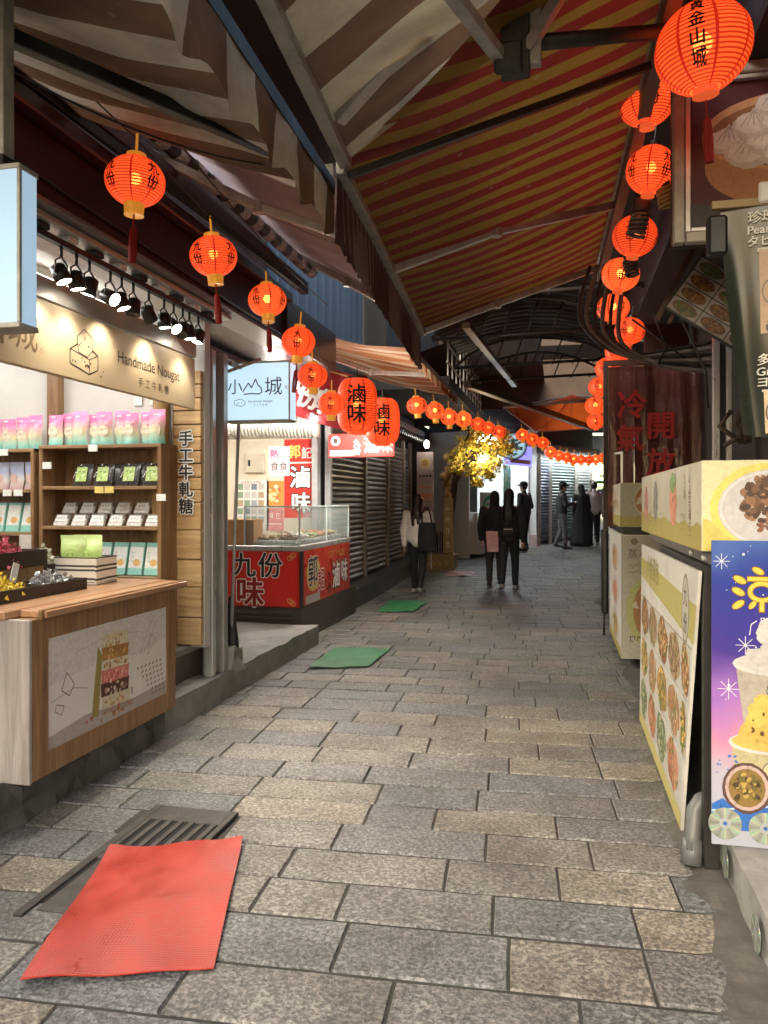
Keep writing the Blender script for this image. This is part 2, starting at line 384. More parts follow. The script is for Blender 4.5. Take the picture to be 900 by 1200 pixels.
def scrib(x, y, wd, ht, col, seed=1, n=None):
    """a line of print too small to read: short strokes"""
    q = random.Random(seed); out = []; n = n or max(2, int(wd / ht)); cw = wd / n
    for i in range(n):
        cx = x - wd / 2 + cw * (i + .5)
        for k in range(4):
            a = q.uniform(-.42, .42) * cw; b = q.uniform(-.45, .45) * ht
            out += rect(cx - cw * .36, cx + cw * q.uniform(.1, .36), y + b - ht * .05, y + b + ht * .05, col) if k % 2 else rect(cx + a - cw * .05, cx + a + cw * .05, y - ht * q.uniform(.2, .45), y + ht * q.uniform(.2, .45), col)
    return out
def printed(name, F, items, parent, gap=.0012, step=1.0e-4, rough=.45, warp=None):
    mb = MB(); cols = {}
    done = []
    for i, (_, P, Fc, c) in enumerate(items):
        c = tuple(c) if not isinstance(c, str) else c
        xa, xb, ya, yb = min(p[0] for p in P), max(p[0] for p in P), min(p[1] for p in P), max(p[1] for p in P); lay = 0
        for d in done:
            if d[4] >= lay and d[0] < xb and d[1] > xa and d[2] < yb and d[3] > ya: lay = d[4] + 1
        done.append((xa, xb, ya, yb, lay))
        mi = cols.setdefault(c, len(cols)); z = gap + step * lay
        mb.add([(p[0], p[1], z + (warp(p[0], p[1]) if warp else 0)) for p in P], Fc, mi)
    ms = [(MC[c] if isinstance(c, str) else ink(c, rough)) for c in cols]
    return mb.build(name, ms, parent, W=F, world=False)

# ================================================================== GROUND
def gz(y):
    t = y - 11
    return 0 if t <= 0 else .034 * (t - 1.5 * (1 - math.exp(-t / 1.5)))
mb = MB()
ys = [-30, -5, 0] + [i for i in range(2, 46)] + [60]
xs = [-40, -3.6, -2, 0, 1.5, 6, 40]
mb.add([(x, y, gz(y) - .0045) for y in ys for x in xs], [(j * 7 + i, j * 7 + i + 1, (j + 1) * 7 + i + 1, (j + 1) * 7 + i) for j in range(len(ys) - 1) for i in range(6)])
street = mb.build('street', mat('mortar_bed', (.04, .038, .035), .9, var=.45, nscale=5, bump=.6, bscale=40), W=Matrix())
tag(street, 'narrow sloping lane paved with rough granite slabs', kind='structure')
PAV = paver_mat()
def paver_mesh(wd, dp, seed):
    q = random.Random(seed); nx, ny = 6, 4; bm = bmesh.new(); g = {}
    for k, zz, ins in ((0, -.05, 0), (1, .018, 0), (2, .028, .009)):
        pass
    # outline with chipped edges, then the top ring pulled in
    out = []
    for i in range(nx): out.append((-wd / 2 + wd * i / nx, -dp / 2))
    for i in range(ny): out.append((wd / 2, -dp / 2 + dp * i / ny))
    for i in range(nx): out.append((wd / 2 - wd * i / nx, dp / 2))
    for i in range(ny): out.append((-wd / 2, dp / 2 - dp * i / ny))
    out = [(x * (1 - q.uniform(0, .006)), y * (1 - q.uniform(0, .016))) for x, y in out]
    rings = [[(x, y, -.05) for x, y in out], [(x, y, -.004 + q.uniform(-.0015, .0015)) for x, y in out],
             [(x * (1 - .006 / wd * 1.2), y * (1 - .012 / dp * 1.2), .002 + q.uniform(-.002, .002)) for x, y in out]]
    m_ = MB(); n = len(out); m_.loft(rings, 0, False)
    c = len(m_.v); m_.v.append((0, 0, .003)); b0 = 2 * n
    for j in range(n): m_.f.append((b0 + j, b0 + (j + 1) % n, c)); m_.m.append(0)
    me = m_.mesh('paver', PAV)
    at = me.color_attributes.new('tone', 'FLOAT_COLOR', 'POINT')
    return me
WID = [.32, .44, .5, .56, .66]
PM = {(k, s): paver_mesh(WID[k] - .008, .297, k * 10 + s) for k in range(5) for s in range(2)}
Rp = random.Random(21); RowT = Matrix.Rotation(rad(3.3), 4, 'Z'); plist = []
y = -1.2; row = 0
while y < 27:
    dp = Rp.choice([.25, .27, .27, .28, .3]); x = -3.9 + Rp.uniform(-.3, .2)
    while x < 2.6:
        k = Rp.choice([0, 1, 2, 2, 3, 3, 4]); wd = WID[k]
        p = RowT @ Vector((x + wd / 2, y + dp / 2, 0))
        sx_ = 1.; lim = -2.55 if p.y < 7.4 else (-3.2 if p.y < 17 else -3.2 + (p.y - 17) * .55)
        rlim = .85 if p.y < 8.5 else .75 + (p.y - 8.5) * .1
        if lim - .1 < p.x < rlim:
            plist.append((p.x, p.y, k, dp, Rp.randrange(2), Rp.uniform(-.35, .35), Rp.uniform(-.3, .3), Rp.uniform(-.001, .003)))
        x += wd
    y += dp; row += 1
GR = (-1.96, -1.42, 2.22, 3.44)          # the drain cut into the paving
plist = [p for p in plist if not (GR[0] + .08 < p[0] < GR[1] - .08 and GR[2] < p[1] < GR[3])]
cand = sorted([p for p in plist if p[1] > 1.7], key=lambda p: p[1])
near, rest = cand[:296], cand[296:] + [p for p in plist if p[1] <= 1.7]
for (x, y, k, dp, s, tx, ty, dz) in near:
    o = bpy.data.objects.new('paver', PM[(k, s)])
    slope = math.atan((gz(y + .2) - gz(y - .2)) / .4)
    put(o, T(x, y, gz(y) + dz) @ Matrix.Rotation(rad(3.3 + tx * .5), 4, 'Z') @ Matrix.Rotation(rad(tx) + slope, 4, 'X') @ Matrix.Rotation(rad(ty), 4, 'Y') @ Matrix.Diagonal((1, (dp - .014) / .297, 1, 1)), street)
bm = bmesh.new(); lay = bm.verts.layers.float_color.new('tone')
for (x, y, k, dp, s, tx, ty, dz) in rest:
    n0 = len(bm.verts); bm.from_mesh(PM[(k, s)]); bm.verts.ensure_lookup_table(); lay = bm.verts.layers.float_color['tone']
    slope = math.atan((gz(y + .2) - gz(y - .2)) / .4); Mx = T(x, y, gz(y) + dz) @ Matrix.Rotation(rad(3.3 + tx), 4, 'Z') @ Matrix.Rotation(slope, 4, 'X') @ Matrix.Diagonal((1, (dp - .014) / .297, 1, 1))
    t = Rp.random()
    for v in bm.verts[n0:]: v.co = Mx @ v.co; v[lay] = (t, t, t, 1)
me = bpy.data.meshes.new('paving'); bm.to_mesh(me); bm.free(); me.materials.append(PAV)
tag(put(bpy.data.objects.new('paving', me), Matrix(), street), kind='stuff')

def rough_block(name, x0, x1, y0, y1, z0, z1, m, parent=None, amp=.015, cell=.07, seed=0, kind=None, taper=0., zf=None, zx=None):
    """weathered concrete or stone: a box cut small and knocked about"""
    bm = bmesh.new(); bmesh.ops.create_cube(bm, size=1)
    for v in bm.verts: v.co = Vector((x0 + (v.co.x + .5) * (x1 - x0), y0 + (v.co.y + .5) * (y1 - y0), z0 + (v.co.z + .5) * (z1 - z0)))
    for ax, n in ((0, (x1 - x0) / cell), (1, (y1 - y0) / cell), (2, (z1 - z0) / cell)):
        for i in range(1, min(60, int(n))):
            p = [0, 0, 0]; p[ax] = (x0, y0, z0)[ax] + i * ((x1, y1, z1)[ax] - (x0, y0, z0)[ax]) / max(1, min(60, int(n))); no = [0, 0, 0]; no[ax] = 1
            bmesh.ops.bisect_plane(bm, geom=list(bm.verts) + list(bm.edges) + list(bm.faces), plane_co=p, plane_no=no)
    from mathutils import noise
    for v in bm.verts:
        q = v.co * 5 + Vector((seed * 3.1, 0, 0)); d = noise.noise_vector(q) * amp + noise.noise_vector(q * 3.3) * amp * .5
        if v.co.z <= z0 + 1e-4: d.z = 0
        v.co += d
        if zf: v.co.z += zf(v.co.y)
        if zx and v.co.z > (z0 + z1) / 2: v.co.z += zx(v.co.x)
    c = Vector(((x0 + x1) / 2, (y0 + y1) / 2, z0))
    for v in bm.verts: v.co -= c
    me = bpy.data.meshes.new(name); bm.to_mesh(me); bm.free(); me.materials.append(m)
    o = put(bpy.data.objects.new(name, me), T(*c), parent)
    if kind: o['kind'] = kind
    return o
k1 = rough_block('kerb', -3.1, -2.43, .2, 4.42, -.04, .2, CONC_DARK, amp=.05, seed=1, kind='structure', cell=.1); k1['label'] = 'dark mossy stone kerb under the wooden counter'
k2 = rough_block('step', -3.1, -2.45, 4.46, 7.69, -.04, .2, CONC, amp=.012, seed=2, kind='structure', cell=.08)
k2['label'] = 'worn grey concrete step between the counter and the red stall'
k3 = rough_block('kerb', -3.3, -2.76, 10.05, 17.2, -.04, .26, mat('dark_granite_step', (.05, .048, .045), .4, var=.4, nscale=9, bump=.2), amp=.006, seed=3, kind='structure', cell=.2, zf=lambda y: gz(y))
k3['label'] = 'dark granite step below the brown roller shutters'
gut = rough_block('gutter', .36, .74, .4, 5.8, -.075, .0, CONC_DARK, amp=.014, seed=5, kind='structure', cell=.07, zx=lambda x: -.022 + (x - .36) * .16)
gut['label'] = 'dirty cement strip along the right edge of the lane'
gut2 = rough_block('gutter', .46, .8, 5.8, 12, -.075, .008, CONC_DARK, amp=.014, seed=8, zx=lambda x: -.02 + (x - .46) * .16, kind='structure', cell=.12, zf=gz)
gut2['label'] = 'cracked cement strip beside the farther food cart'
plat = rough_block('platform', .645, 1.9, 1.2, 3.42, -.04, .175, CONC, amp=.008, seed=6, kind='structure', cell=.07)
plat['label'] = 'raised concrete platform at the right edge'

# drain
dr = thing('drain_grate', 'rusty metal drain cover with slots, partly under the red mat', 'drain', (-1.69, 2.83, 0))
IRON = mat('worn_iron_cover', (.07, .064, .06), .55, .6, var=.4, nscale=14, bump=.3)
bx('pit', (-1.885, -1.51), (2.5, 3.4), (.004, .0075), mat('drain_void', (.004, .004, .004), .95, var=0), dr, 0)  # flush black sheet: shade inside the drain put into its colour
for a, b_ in (((-1.92, -1.88), (2.4, 3.42)), ((-1.52, -1.49), (2.4, 3.42))): bx('frame', a, b_, (.0, .016), IRON, dr)
bx('plate', (-1.9, -1.52), (3.27, 3.42), (.0, .014), IRON, dr)
bx('plate', (-1.9, -1.52), (2.86, 2.99), (.0, .014), IRON, dr)
for i in range(7):
    x = -1.9 + i * .38 / 7
    bx('slat', (x + .013 if i else x, x + .042), (2.99, 3.27), (.002, .0135), IRON, dr)
bx('plate', (-1.86, -1.52), (2.45, 2.86), (.0, .012), IRON, dr)

def mat_sheet(name, label, cat, P, col, seed, lift, n=26, bumpscale=120, z=.022):
    """rubber mat: four ground corners, waves and a lifted corner or two"""
    q = random.Random(seed); A, B, D, E_ = [Vector((*p, 0)) for p in P]; m_ = MB()
    def fn(u, v):
        p = A.lerp(B, u).lerp(D.lerp(E_, u), v)
        h = z + .006 * math.sin(u * 5 + seed) * math.sin(v * 4 + 1) + .004 * math.sin(u * 11 + v * 7)
        for (cu, cv, hh, rr) in lift: h += hh * math.exp(-((u - cu) ** 2 + (v - cv) ** 2) / rr ** 2)
        p.z = max(h, .008) + gz(p.y); return tuple(p)
    m_.sheet(fn, n, n); k = len(m_.v)
    edge = [i for i in range(n)] + [i * (n + 1) + n for i in range(n)] + [n * (n + 1) + n - i for i in range(n)] + [(n - i) * (n + 1) for i in range(n)]
    L_ = len(edge)
    m_.v += [m_.v[i] for i in edge] + [(m_.v[i][0], m_.v[i][1], m_.v[i][2] - .004) for i in edge]
    for i in range(L_): m_.f.append((k + i, k + (i + 1) % L_, k + L_ + (i + 1) % L_, k + L_ + i)); m_.m.append(0)
    mname = name + '_rubber'
    mm, nt, b = newmat(mname); L = nt.links.new
    tc = nd(nt, 'ShaderNodeTexCoord'); mp = nd(nt, 'ShaderNodeMapping'); mp.inputs['Rotation'].default_value = (0, 0, rad(-12)); L(tc.outputs['Object'], mp.inputs[0])
    nz = nd(nt, 'ShaderNodeTexNoise', i_Scale=5., i_Detail=7., i_Roughness=.7); L(mp.outputs[0], nz.inputs['Vector'])
    nz2 = nd(nt, 'ShaderNodeTexNoise', i_Scale=26., i_Detail=8., i_Roughness=.8); L(mp.outputs[0], nz2.inputs['Vector'])
    mxd = nd(nt, 'ShaderNodeMix', data_type='RGBA'); L(ramp(nt, nz.outputs['Fac'], [(.3, mul(col, .78)), (.7, mul(col, 1.15))]), mxd.inputs['A']); mxd.inputs['B'].default_value = (.2, .15, .12, 1)
    mrd = nd(nt, 'ShaderNodeMapRange'); mrd.inputs[1].default_value = .56; mrd.inputs[2].default_value = .75; mrd.inputs[4].default_value = .55; L(nz2.outputs['Fac'], mrd.inputs[0]); L(mrd.outputs[0], mxd.inputs['Factor'])
    L(mxd.outputs['Result'], b.inputs['Base Color'])
    h = None
    for ax in ('X', 'Y'):
        wv = nd(nt, 'ShaderNodeTexWave', i_Scale=bumpscale / 5, bands_direction=ax); L(mp.outputs[0], wv.inputs['Vector'])
        if h is None: h = wv.outputs['Fac']
        else:
            ad = nd(nt, 'ShaderNodeMath', operation='MULTIPLY'); L(h, ad.inputs[0]); L(wv.outputs['Fac'], ad.inputs[1]); h = ad.outputs[0]
    bp = nd(nt, 'ShaderNodeBump', i_Strength=.3, i_Distance=.003); L(h, bp.inputs['Height']); L(bp.outputs[0], b.inputs['Normal'])
    b.inputs['Roughness'].default_value = .45
    o = m_.build(name, mm); o.data.polygons.foreach_set('use_smooth', [i < n * n for i in range(len(o.data.polygons))])
    rr = nd(nt, 'ShaderNodeMapRange'); rr.inputs[1].default_value = .3; rr.inputs[2].default_value = .7; rr.inputs[3].default_value = .22; rr.inputs[4].default_value = .6; L(nz.outputs['Fac'], rr.inputs[0]); L(rr.outputs[0], b.inputs['Roughness'])
    return tag(o, label, cat)
mat_sheet('floor_mat', 'red rubber mat lying skewed over the drain cover', 'mat', [(-1.62, 2.06), (-1.07, 2.26), (-1.87, 2.94), (-1.345, 3.13)], (.36, .026, .014), 1, [(1, 1, .02, .12), (0, 1, .014, .1), (.5, .5, .006, .3)])
G = (.05, .2, .1)
mat_sheet('floor_mat', 'green rubber mat nearer the camera beside the red stall', 'mat', [(-2.16, 6.5), (-1.66, 6.68), (-2.22, 7.45), (-1.65, 7.5)], G, 2, [(1, 1, .01, .1)], bumpscale=90)
mat_sheet('floor_mat', 'farther green mat in front of the shutter step', 'mat', [(-2.37, 10.05), (-1.9, 10.15), (-2.46, 11.15), (-1.88, 11.2)], (.05, .28, .11), 3, [], bumpscale=90)
bx('drain_slot', (-2.12, -1.72), (7.53, 7.62), (-.03, .003), IRON).update_tag()
ds = bpy.data.objects['drain_slot']; tag(ds, 'dark slotted drain edge showing behind the nearer green mat', 'drain')
for i in range(8): bx('slot', (-2.1 + i * .048, -2.072 + i * .048), (7.535, 7.615), (.0035, .0045), BLACK, ds, 0)  # black strips on solid iron, painted as the shade of open slots
mat_sheet('floor_mat', 'faded pink mat by the planter step', 'mat', [(-2.1, 14.3), (-1.6, 14.4), (-2.1, 15.1), (-1.6, 15.2)], (.3, .1, .1), 4, [])

# ================================================================== LEFT: NOUGAT SHOP
shop = thing('shop_building', 'open fronted snack shop with tan fascia and white interior', 'building', (-3.6, 3.4, 0))
SHOPWALL = mat('white_shop_wall', (.6, .59, .57), .6, var=.05)
bx('floor', (-5.6, -2.64), (1.2, 5.6), (.17, .44), mat('shop_floor_step', (.11, .085, .065), .5, var=.35, nscale=8), shop, .006)
bx('floor_edge', (-2.9, -2.6), (4.47, 5.62), (.4, .452), mat('grey_tread', (.2, .19, .175), .6, var=.3, bump=.2), shop, .006)
bx('wall', (-5.6, -2.5), (5.13, 5.22), (.44, 2.95), SHOPWALL, shop, 0)
bx('wall', (-5.62, -5.55), (1.2, 5.13), (.44, 2.95), SHOPWALL, shop, 0)
bx('wall', (-5.6, -2.9), (1.15, 1.2), (.2, 2.95), SHOPWALL, shop, 0)
bx('ceiling', (-5.6, -2.62), (1.2, 5.2), (2.9, 2.95), SHOPWALL, shop, 0)
bx('upper_wall', (-5.6, -2.5), (-3.5, 6.3), (2.96, 4.9), mat('upper_wall_render', (.12, .1, .1), .85, var=.3), shop, 0)
# end wall boarding, each plank
zz = .6; i = 0
hs = [.2, .22, .2, .21, .2, .09, .09, .1, .09, .1, .09, .1, .09, .1, .1]
Rq = random.Random(4)
zs = .46
for h in hs:
    off = Rq.uniform(0, .012)
    bx('plank', (-2.735 + Rq.uniform(-.004, .004), -2.505), (5.085 - off, 5.13), (zs + .003, zs + h - .004), PINE, shop, .004)
    zs += h
MB().tube([(-2.80, 5.06, .44), (-2.795, 5.05, 1.0), (-2.81, 5.06, 1.5), (-2.8, 5.05, 2.0), (-2.81, 5.06, 2.6)], [.062, .056, .064, .055, .06], 14).build('log_post', LOGWOOD, shop, smooth=True)
bx('wall_post', (-3.75, -3.65), (5.06, 5.128), (.44, 2.9), WALNUT_V, shop)
bx('switch_plate', (-3.06, -2.99), (5.117, 5.129), (2.2, 2.27), WHITE, shop)
bx('switch_plate', (-2.93, -2.84), (5.117, 5.129), (2.2, 2.27), WHITE, shop)
# stainless posts at the corner
bx('corner_post', (-2.56, -2.49), (5.24, 5.3), (.2, 2.62), CHROME, shop, .006)
bx('corner_post', (-2.56, -2.475), (5.4, 5.48), (.2, 2.62), mat('dull_steel_post', (.45, .44, .43), .35, .6, var=.25, nscale=3, stretch=(5, 5, 1)), shop, .006)
bx('corner_post', (-2.6, -2.53), (5.3, 5.4), (.2, 2.62), STEEL, shop, .003)
# fascia sign
sg = thing('fascia_sign', 'tan metal fascia sign reading Handmade Nougat under the spotlights', 'sign', (-2.5, 3.5, 2.14))
TAN = mat('tan_anodised_panel', (.6, .47, .3), .5, .1, var=.06, nscale=2)
bx('panel', (-2.54, -2.5), (1.6, 4.98), (2.145, 2.5), TAN, sg, .003)
F = frame((-2.5, 0, 2.145), (0, 1, 0), (0, 0, 1))
K = (.03, .02, .015)
it = txt('Handmade Nougat', 4.38, .2, .098, K, 0.004) + txt('手 工 牛 軋 糖', 4.42, .082, .062, (.12, .08, .05))
it += txt('小山城', 2.98, .18, .22, (.22, .15, .08), 0.0) + txt('小', 3.335, .1, .04, (.35, .2, .1))
# the nougat block drawing
def sketch(P, w=.006, c=K): return line(P, w, c)
ox, oy = 3.56, .05
it += poly([(ox, oy + .03), (ox + .16, oy - .005), (ox + .25, oy + .03), (ox + .25, oy + .1), (ox + .1, oy + .145), (ox, oy + .1)], (.6, .47, .3))
it += sketch([(ox, oy + .03), (ox + .17, oy - .005), (ox + .25, oy + .03), (ox + .25, oy + .11), (ox + .17, oy + .075), (ox, oy + .105), (ox, oy + .03)]) + sketch([(ox + .17, oy), (ox + .17, oy + .075)]) + sketch([(ox, oy + .105), (ox + .08, oy + .15), (ox + .2, oy + .13), (ox + .25, oy + .11)])
it += poly([(ox + .07, oy + .1), (ox + .15, oy + .085), (ox + .2, oy + .13), (ox + .19, oy + .2), (ox + .12, oy + .23), (ox + .06, oy + .18)], (.62, .5, .33)) + sketch([(ox + .07, oy + .1), (ox + .15, oy + .085), (ox + .2, oy + .13), (ox + .19, oy + .2), (ox + .12, oy + .23), (ox + .06, oy + .18), (ox + .07, oy + .1)], .005)
it += scatter(ox + .1, oy + .05, .09, .03, [K], 9, .008, 3) + scatter(ox + .12, oy + .16, .05, .05, [K], 7, .006, 4) + ell(ox + .28, oy, .006, .006, K) + ell(ox + .3, oy + .03, .005, .005, K)
printed('lettering', F, it, sg)
# spotlight gantry
tr = thing('light_track', 'black ceiling track carrying the row of shop spotlights', 'track', (-2.36, 3.9, 2.74))
bx('rail', (-2.385, -2.345), (2.3, 5.0), (2.74, 2.77), BLACK, tr)
bx('soffit', (-2.62, -2.3), (1.6, 5.15), (2.80, 2.83), mat('brushed_soffit', (.5, .48, .44), .35, .6, var=.2, nscale=6, stretch=(1, .2, 1)), tr)
bx('cornice', (-2.62, -2.5), (1.6, 5.0), (2.51, 2.62), mat('pale_cornice', (.6, .56, .5), .4, .3, var=.15), tr)
for i in range(9):
    yy = 3.1 + i * .22
    bx('junction_box', (-2.4, -2.33), (yy, yy + .07), (2.77, 2.8), WHITE if i % 2 else BLACK, tr)
BLKCAN = mat('black_lamp_can', (.015, .015, .015), .35, var=.2)
LENS = glow('spot_lens', (1, .93, .8), 14)
proto = None
sp = [(3.3, 25, 10), (3.42, 12, 30), (3.53, -15, 20), (3.72, 62, -10), (3.83, 20, 10), (3.95, -10, 70), (4.12, 40, 80), (4.3, 8, 20), (4.42, 50, -20), (4.54, -35, 90), (4.63, 10, 10), (4.76, -20, 60)]
for i, (yy, tilt, az) in enumerate(sp):
    t = thing('spotlight', f'{ORD[i]} black can spotlight from the left on the track over the fascia sign', 'spotlight', (-2.365, yy, 2.6), group='track spotlights over the sign')
    tube('yoke', [(-2.365, yy - .045, 2.6), (-2.365, yy - .045, 2.66), (-2.365, yy, 2.69), (-2.365, yy + .045, 2.66), (-2.365, yy + .045, 2.6)], .005, BLKCAN, t, 6)
    tube('stem', [(-2.365, yy, 2.69), (-2.365, yy, 2.742)], .008, BLKCAN, t, 6)
    D = Matrix.Translation((-2.365, yy, 2.6)) @ RZ(az + 180) @ Matrix.Rotation(rad(tilt), 4, 'Y')
    MB().lathe([(.022, .055), (.036, .045), (.04, 0), (.043, -.04), (.038, -.04), (.036, -.034)], 16).build('can', BLKCAN, t, W=D, smooth=True, world=False)
    MB().lathe([(.001, -.0345), (.036, -.034)], 16, caps=False).build('lens', LENS if i not in (5, 6, 9) else mat('spot_lens_off', (.05, .05, .05), .2, var=0), t, W=D, world=False)
    if i not in (5, 6, 9):
        ld = bpy.data.lights.new('spot_beam', 'SPOT'); ld.energy = [4, 34, 4, 38, 4, 0, 0, 4, 38, 0, 36, 4][i]; ld.spot_size = rad(95); ld.spot_blend = .8; ld.color = (1, .9, .72); ld.shadow_soft_size = .03
        lo = bpy.data.objects.new('beam', ld); put(lo, T(-2.365, yy, 2.545) @ Matrix.Rotation(rad([22, -36, 16, -40, 26, 0, 0, 24, -38, 0, -40, 14][i]), 4, 'Y'), t)
# lamps on the shop ceiling (long fittings)
for i, (xx, nm) in enumerate(((-3.1, 'nearer the street'), (-4.3, 'deeper inside'))):
    t = thing('ceiling_light', f'long white ceiling light inside the snack shop, {nm}', 'light', (xx, 3.6, 2.83))
    bx('housing', (xx - .09, xx + .09), (2.4, 4.8), (2.85, 2.9), WHITE, t)
    bx('diffuser', (xx - .08, xx + .08), (2.42, 4.78), (2.83, 2.849), glow('tube_warm', (1, .96, .88), 10), t, 0)

# shelving
def shelf_unit(name, label, x0, x1, y0, y1, zs, extra):
    t = thing(name, label, 'shelf', ((x0 + x1) / 2, (y0 + y1) / 2, .44))
    for x in (x0, x1 - .03): bx('side_panel', (x, x + .03), (y0, y1), (.44, zs[-1] - .0), WALNUT_V, t)
    bx('back_panel', (x0 + .03, x1 - .03), (y1 - .015, y1), (.44, zs[-1] - .02), WALNUT_V, t)
    for z in zs: bx('shelf_board', (x0 + (.03 if z < zs[-1] else 0), x1 - (.03 if z < zs[-1] else 0)), (y0 - .004, y1 - .016), (z - .025, z), WALNUT_X if z != 9 else WALNUT, t)
    bx('base', (x0 + .031, x1 - .031), (y0 + .01, y1 - .02), (.46, .9), DARKWOOD, t)
    for (x, z, col) in extra:
        bx('price_tag', (x, x + .07), (y0 - .012, y0 - .0045), (z - .05, z - .002), ink(col), t, 0)
    return t
Wt = (.85, .84, .8)
shelf_unit('shelf_unit', 'walnut shelving with four shelves on the end wall', -3.66, -2.69, 4.85, 5.125, [.97, 1.32, 1.605, 1.9], [(-3.25, 1.9, Wt), (-3.2, 1.605, (.8, .62, .2)), (-3.12, 1.605, (.8, .62, .2)), (-3.62, 1.78, Wt), (-2.72, 1.55, Wt)])
shelf_unit('shelf_unit', 'walnut shelving cut by the left edge of the picture', -5.0, -3.7, 4.85, 5.125, [.97, 1.27, 1.585, 1.88], [(-3.98, 1.88, Wt), (-3.95, 1.585, Wt), (-3.86, 1.585, Wt)])
# pouches
def pouch_mat(name, stops):
    m, nt, b = newmat(name); L = nt.links.new
    tc = nd(nt, 'ShaderNodeTexCoord'); sx = nd(nt, 'ShaderNodeSeparateXYZ'); L(tc.outputs['Generated'], sx.inputs[0])
    n = nd(nt, 'ShaderNodeTexNoise', i_Scale=6., i_Detail=4.); L(tc.outputs['Generated'], n.inputs['Vector'])
    ma = nd(nt, 'ShaderNodeMath', operation='MULTIPLY_ADD'); ma.inputs[1].default_value = .12; L(n.outputs['Fac'], ma.inputs[0]); L(sx.outputs['Z'], ma.inputs[2])
    L(ramp(nt, ma.outputs[0], stops), b.inputs['Base Color']); b.inputs['Roughness'].default_value = .3
    bp = nd(nt, 'ShaderNodeBump', i_Strength=.4, i_Distance=.01); L(n.outputs['Fac'], bp.inputs['Height']); L(bp.outputs[0], b.inputs['Normal'])
    MC[name] = m; return m
PINKP = pouch_mat('pink_teal_pouch_film', [(.06, (.12, .5, .48)), (.25, (.45, .66, .55)), (.45, (.75, .66, .42)), (.65, (.75, .42, .48)), (.85, (.72, .2, .42)), (1.0, (.75, .25, .5))])
BLUEP = pouch_mat('lilac_blue_pouch_film', [(.06, (.6, .4, .42)), (.4, (.7, .66, .62)), (.7, (.45, .5, .72)), (1.0, (.55, .6, .8))])
GREENP = pouch_mat('green_pouch_film', [(.06, (.36, .55, .15)), (.5, (.5, .7, .22)), (.9, (.62, .78, .35))])
def pouch_mesh(name, wd, ht, dp, m, seed=0):
    q = random.Random(seed); b_ = MB()
    for sgn in (-1, 1):
        def fn(u, v, sgn=sgn):
            bulge = (1 - abs(2 * u - 1) ** 2.5) * max(0., min(1, (1 - v) * 2.2)) ** .6 * (.35 + .65 * min(1, (1 - v) * 1.5))
            if v > .82: bulge = 0.03
            return ((u - .5) * wd * (1 - .06 * bulge) + 0.004 * math.sin(v * 9 + seed), sgn * dp / 2 * bulge + .006 * math.sin(v * 5 + seed), v * ht)
        b_.sheet(fn, 10, 12)
    for u in (.35, .65): pass
    me = b_.mesh(name, m, smooth=True); return me
def bag(name, label, cat, me, W, group, pr=None):
    o = bpy.data.objects.new(name, me); put(o, W); tag(o, label, cat, group)
    if pr: printed('printed_label', Matrix(W) @ frame((0, -.034, 0), (1, 0, 0), (0, 0, 1)), pr, o)
    return o
pm = [pouch_mesh('pouch', .118, .225 + .012 * s, .075, PINKP, s) for s in range(3)]
lab = ell(0, .205, .02, .006, (.8, .75, .78)) + rect(-.055, .055, .186, .1875, (.6, .15, .35)) + ell(0, .1, .035, .04, (.78, .7, .55), wob=.1) + scrib(0, .11, .06, .02, (.3, .16, .1), 15) + scrib(0, .075, .05, .016, (.5, .3, .2), 25) + ell(.0, .15, .03, .012, (.75, .5, .55))
for i in range(9):
    W = T(-3.585 + i * .102, 4.93 + (.05 if i % 2 else 0), 1.902) @ RZ(Rq.uniform(-9, 9)) @ Matrix.Rotation(rad(Rq.uniform(-5, 2)), 4, 'X')
    bag('snack_pouch', f'{ORD[i]} pink and teal snack pouch from the left on top of the four shelf unit', 'pouch', pm[i % 3], W, 'pink pouches on the shelving', lab)
for i, x in enumerate((-3.98, -3.86, -3.76, -4.1)):
    W = T(x, 4.95, 1.882) @ RZ(Rq.uniform(-9, 9))
    bag('snack_pouch', f'pink and teal snack pouch, {ORD[[2,1,0,3][i]]} from the right on top of the cut-off shelf', 'pouch', pm[i % 3], W, 'pink pouches on the shelving', lab)
pb = pouch_mesh('pouch', .12, .2, .06, BLUEP, 5)
for i, x in enumerate((-3.79, -3.92, -4.05)):
    bag('snack_pouch', f'lilac snack pouch, {ORD[i]} from the right on the second shelf of the cut-off unit', 'pouch', pb, T(x, 4.95, 1.587) @ RZ(Rq.uniform(-8, 8)), 'lilac pouches on the shelving', ell(0, .08, .03, .035, (.7, .5, .45)))
# black and green vacuum packs
def pack_mesh():
    b_ = MB(); b_.sheet(lambda u, v: ((u - .5) * .15 * (1 + .02 * math.sin(v * 30)), -.018 * (1 - abs(2 * u - 1) ** 3) * (1 - abs(2 * v - 1) ** 3), v * .165), 8, 8); b_.sheet(lambda u, v: ((u - .5) * .15 * (1 + .02 * math.sin(v * 30)), .018 * (1 - abs(2 * u - 1) ** 3) * (1 - abs(2 * v - 1) ** 3), v * .165), 8, 8)
    return b_.mesh('pack', mat('black_speckled_film', (.05, .05, .05), .25, var=.95, nscale=60), smooth=True)
pk = pack_mesh(); plab = rect(-.045, .045, .03, .135, (.45, .62, .18)) + scrib(0, .1, .06, .03, (.08, .2, .04), 16) + scatter(0, .06, .035, .02, [(.7, .8, .5), (.3, .45, .1)], 8, .009, 5) + scatter(0, .08, .07, .075, [(.8, .8, .78)], 16, .006, 11)
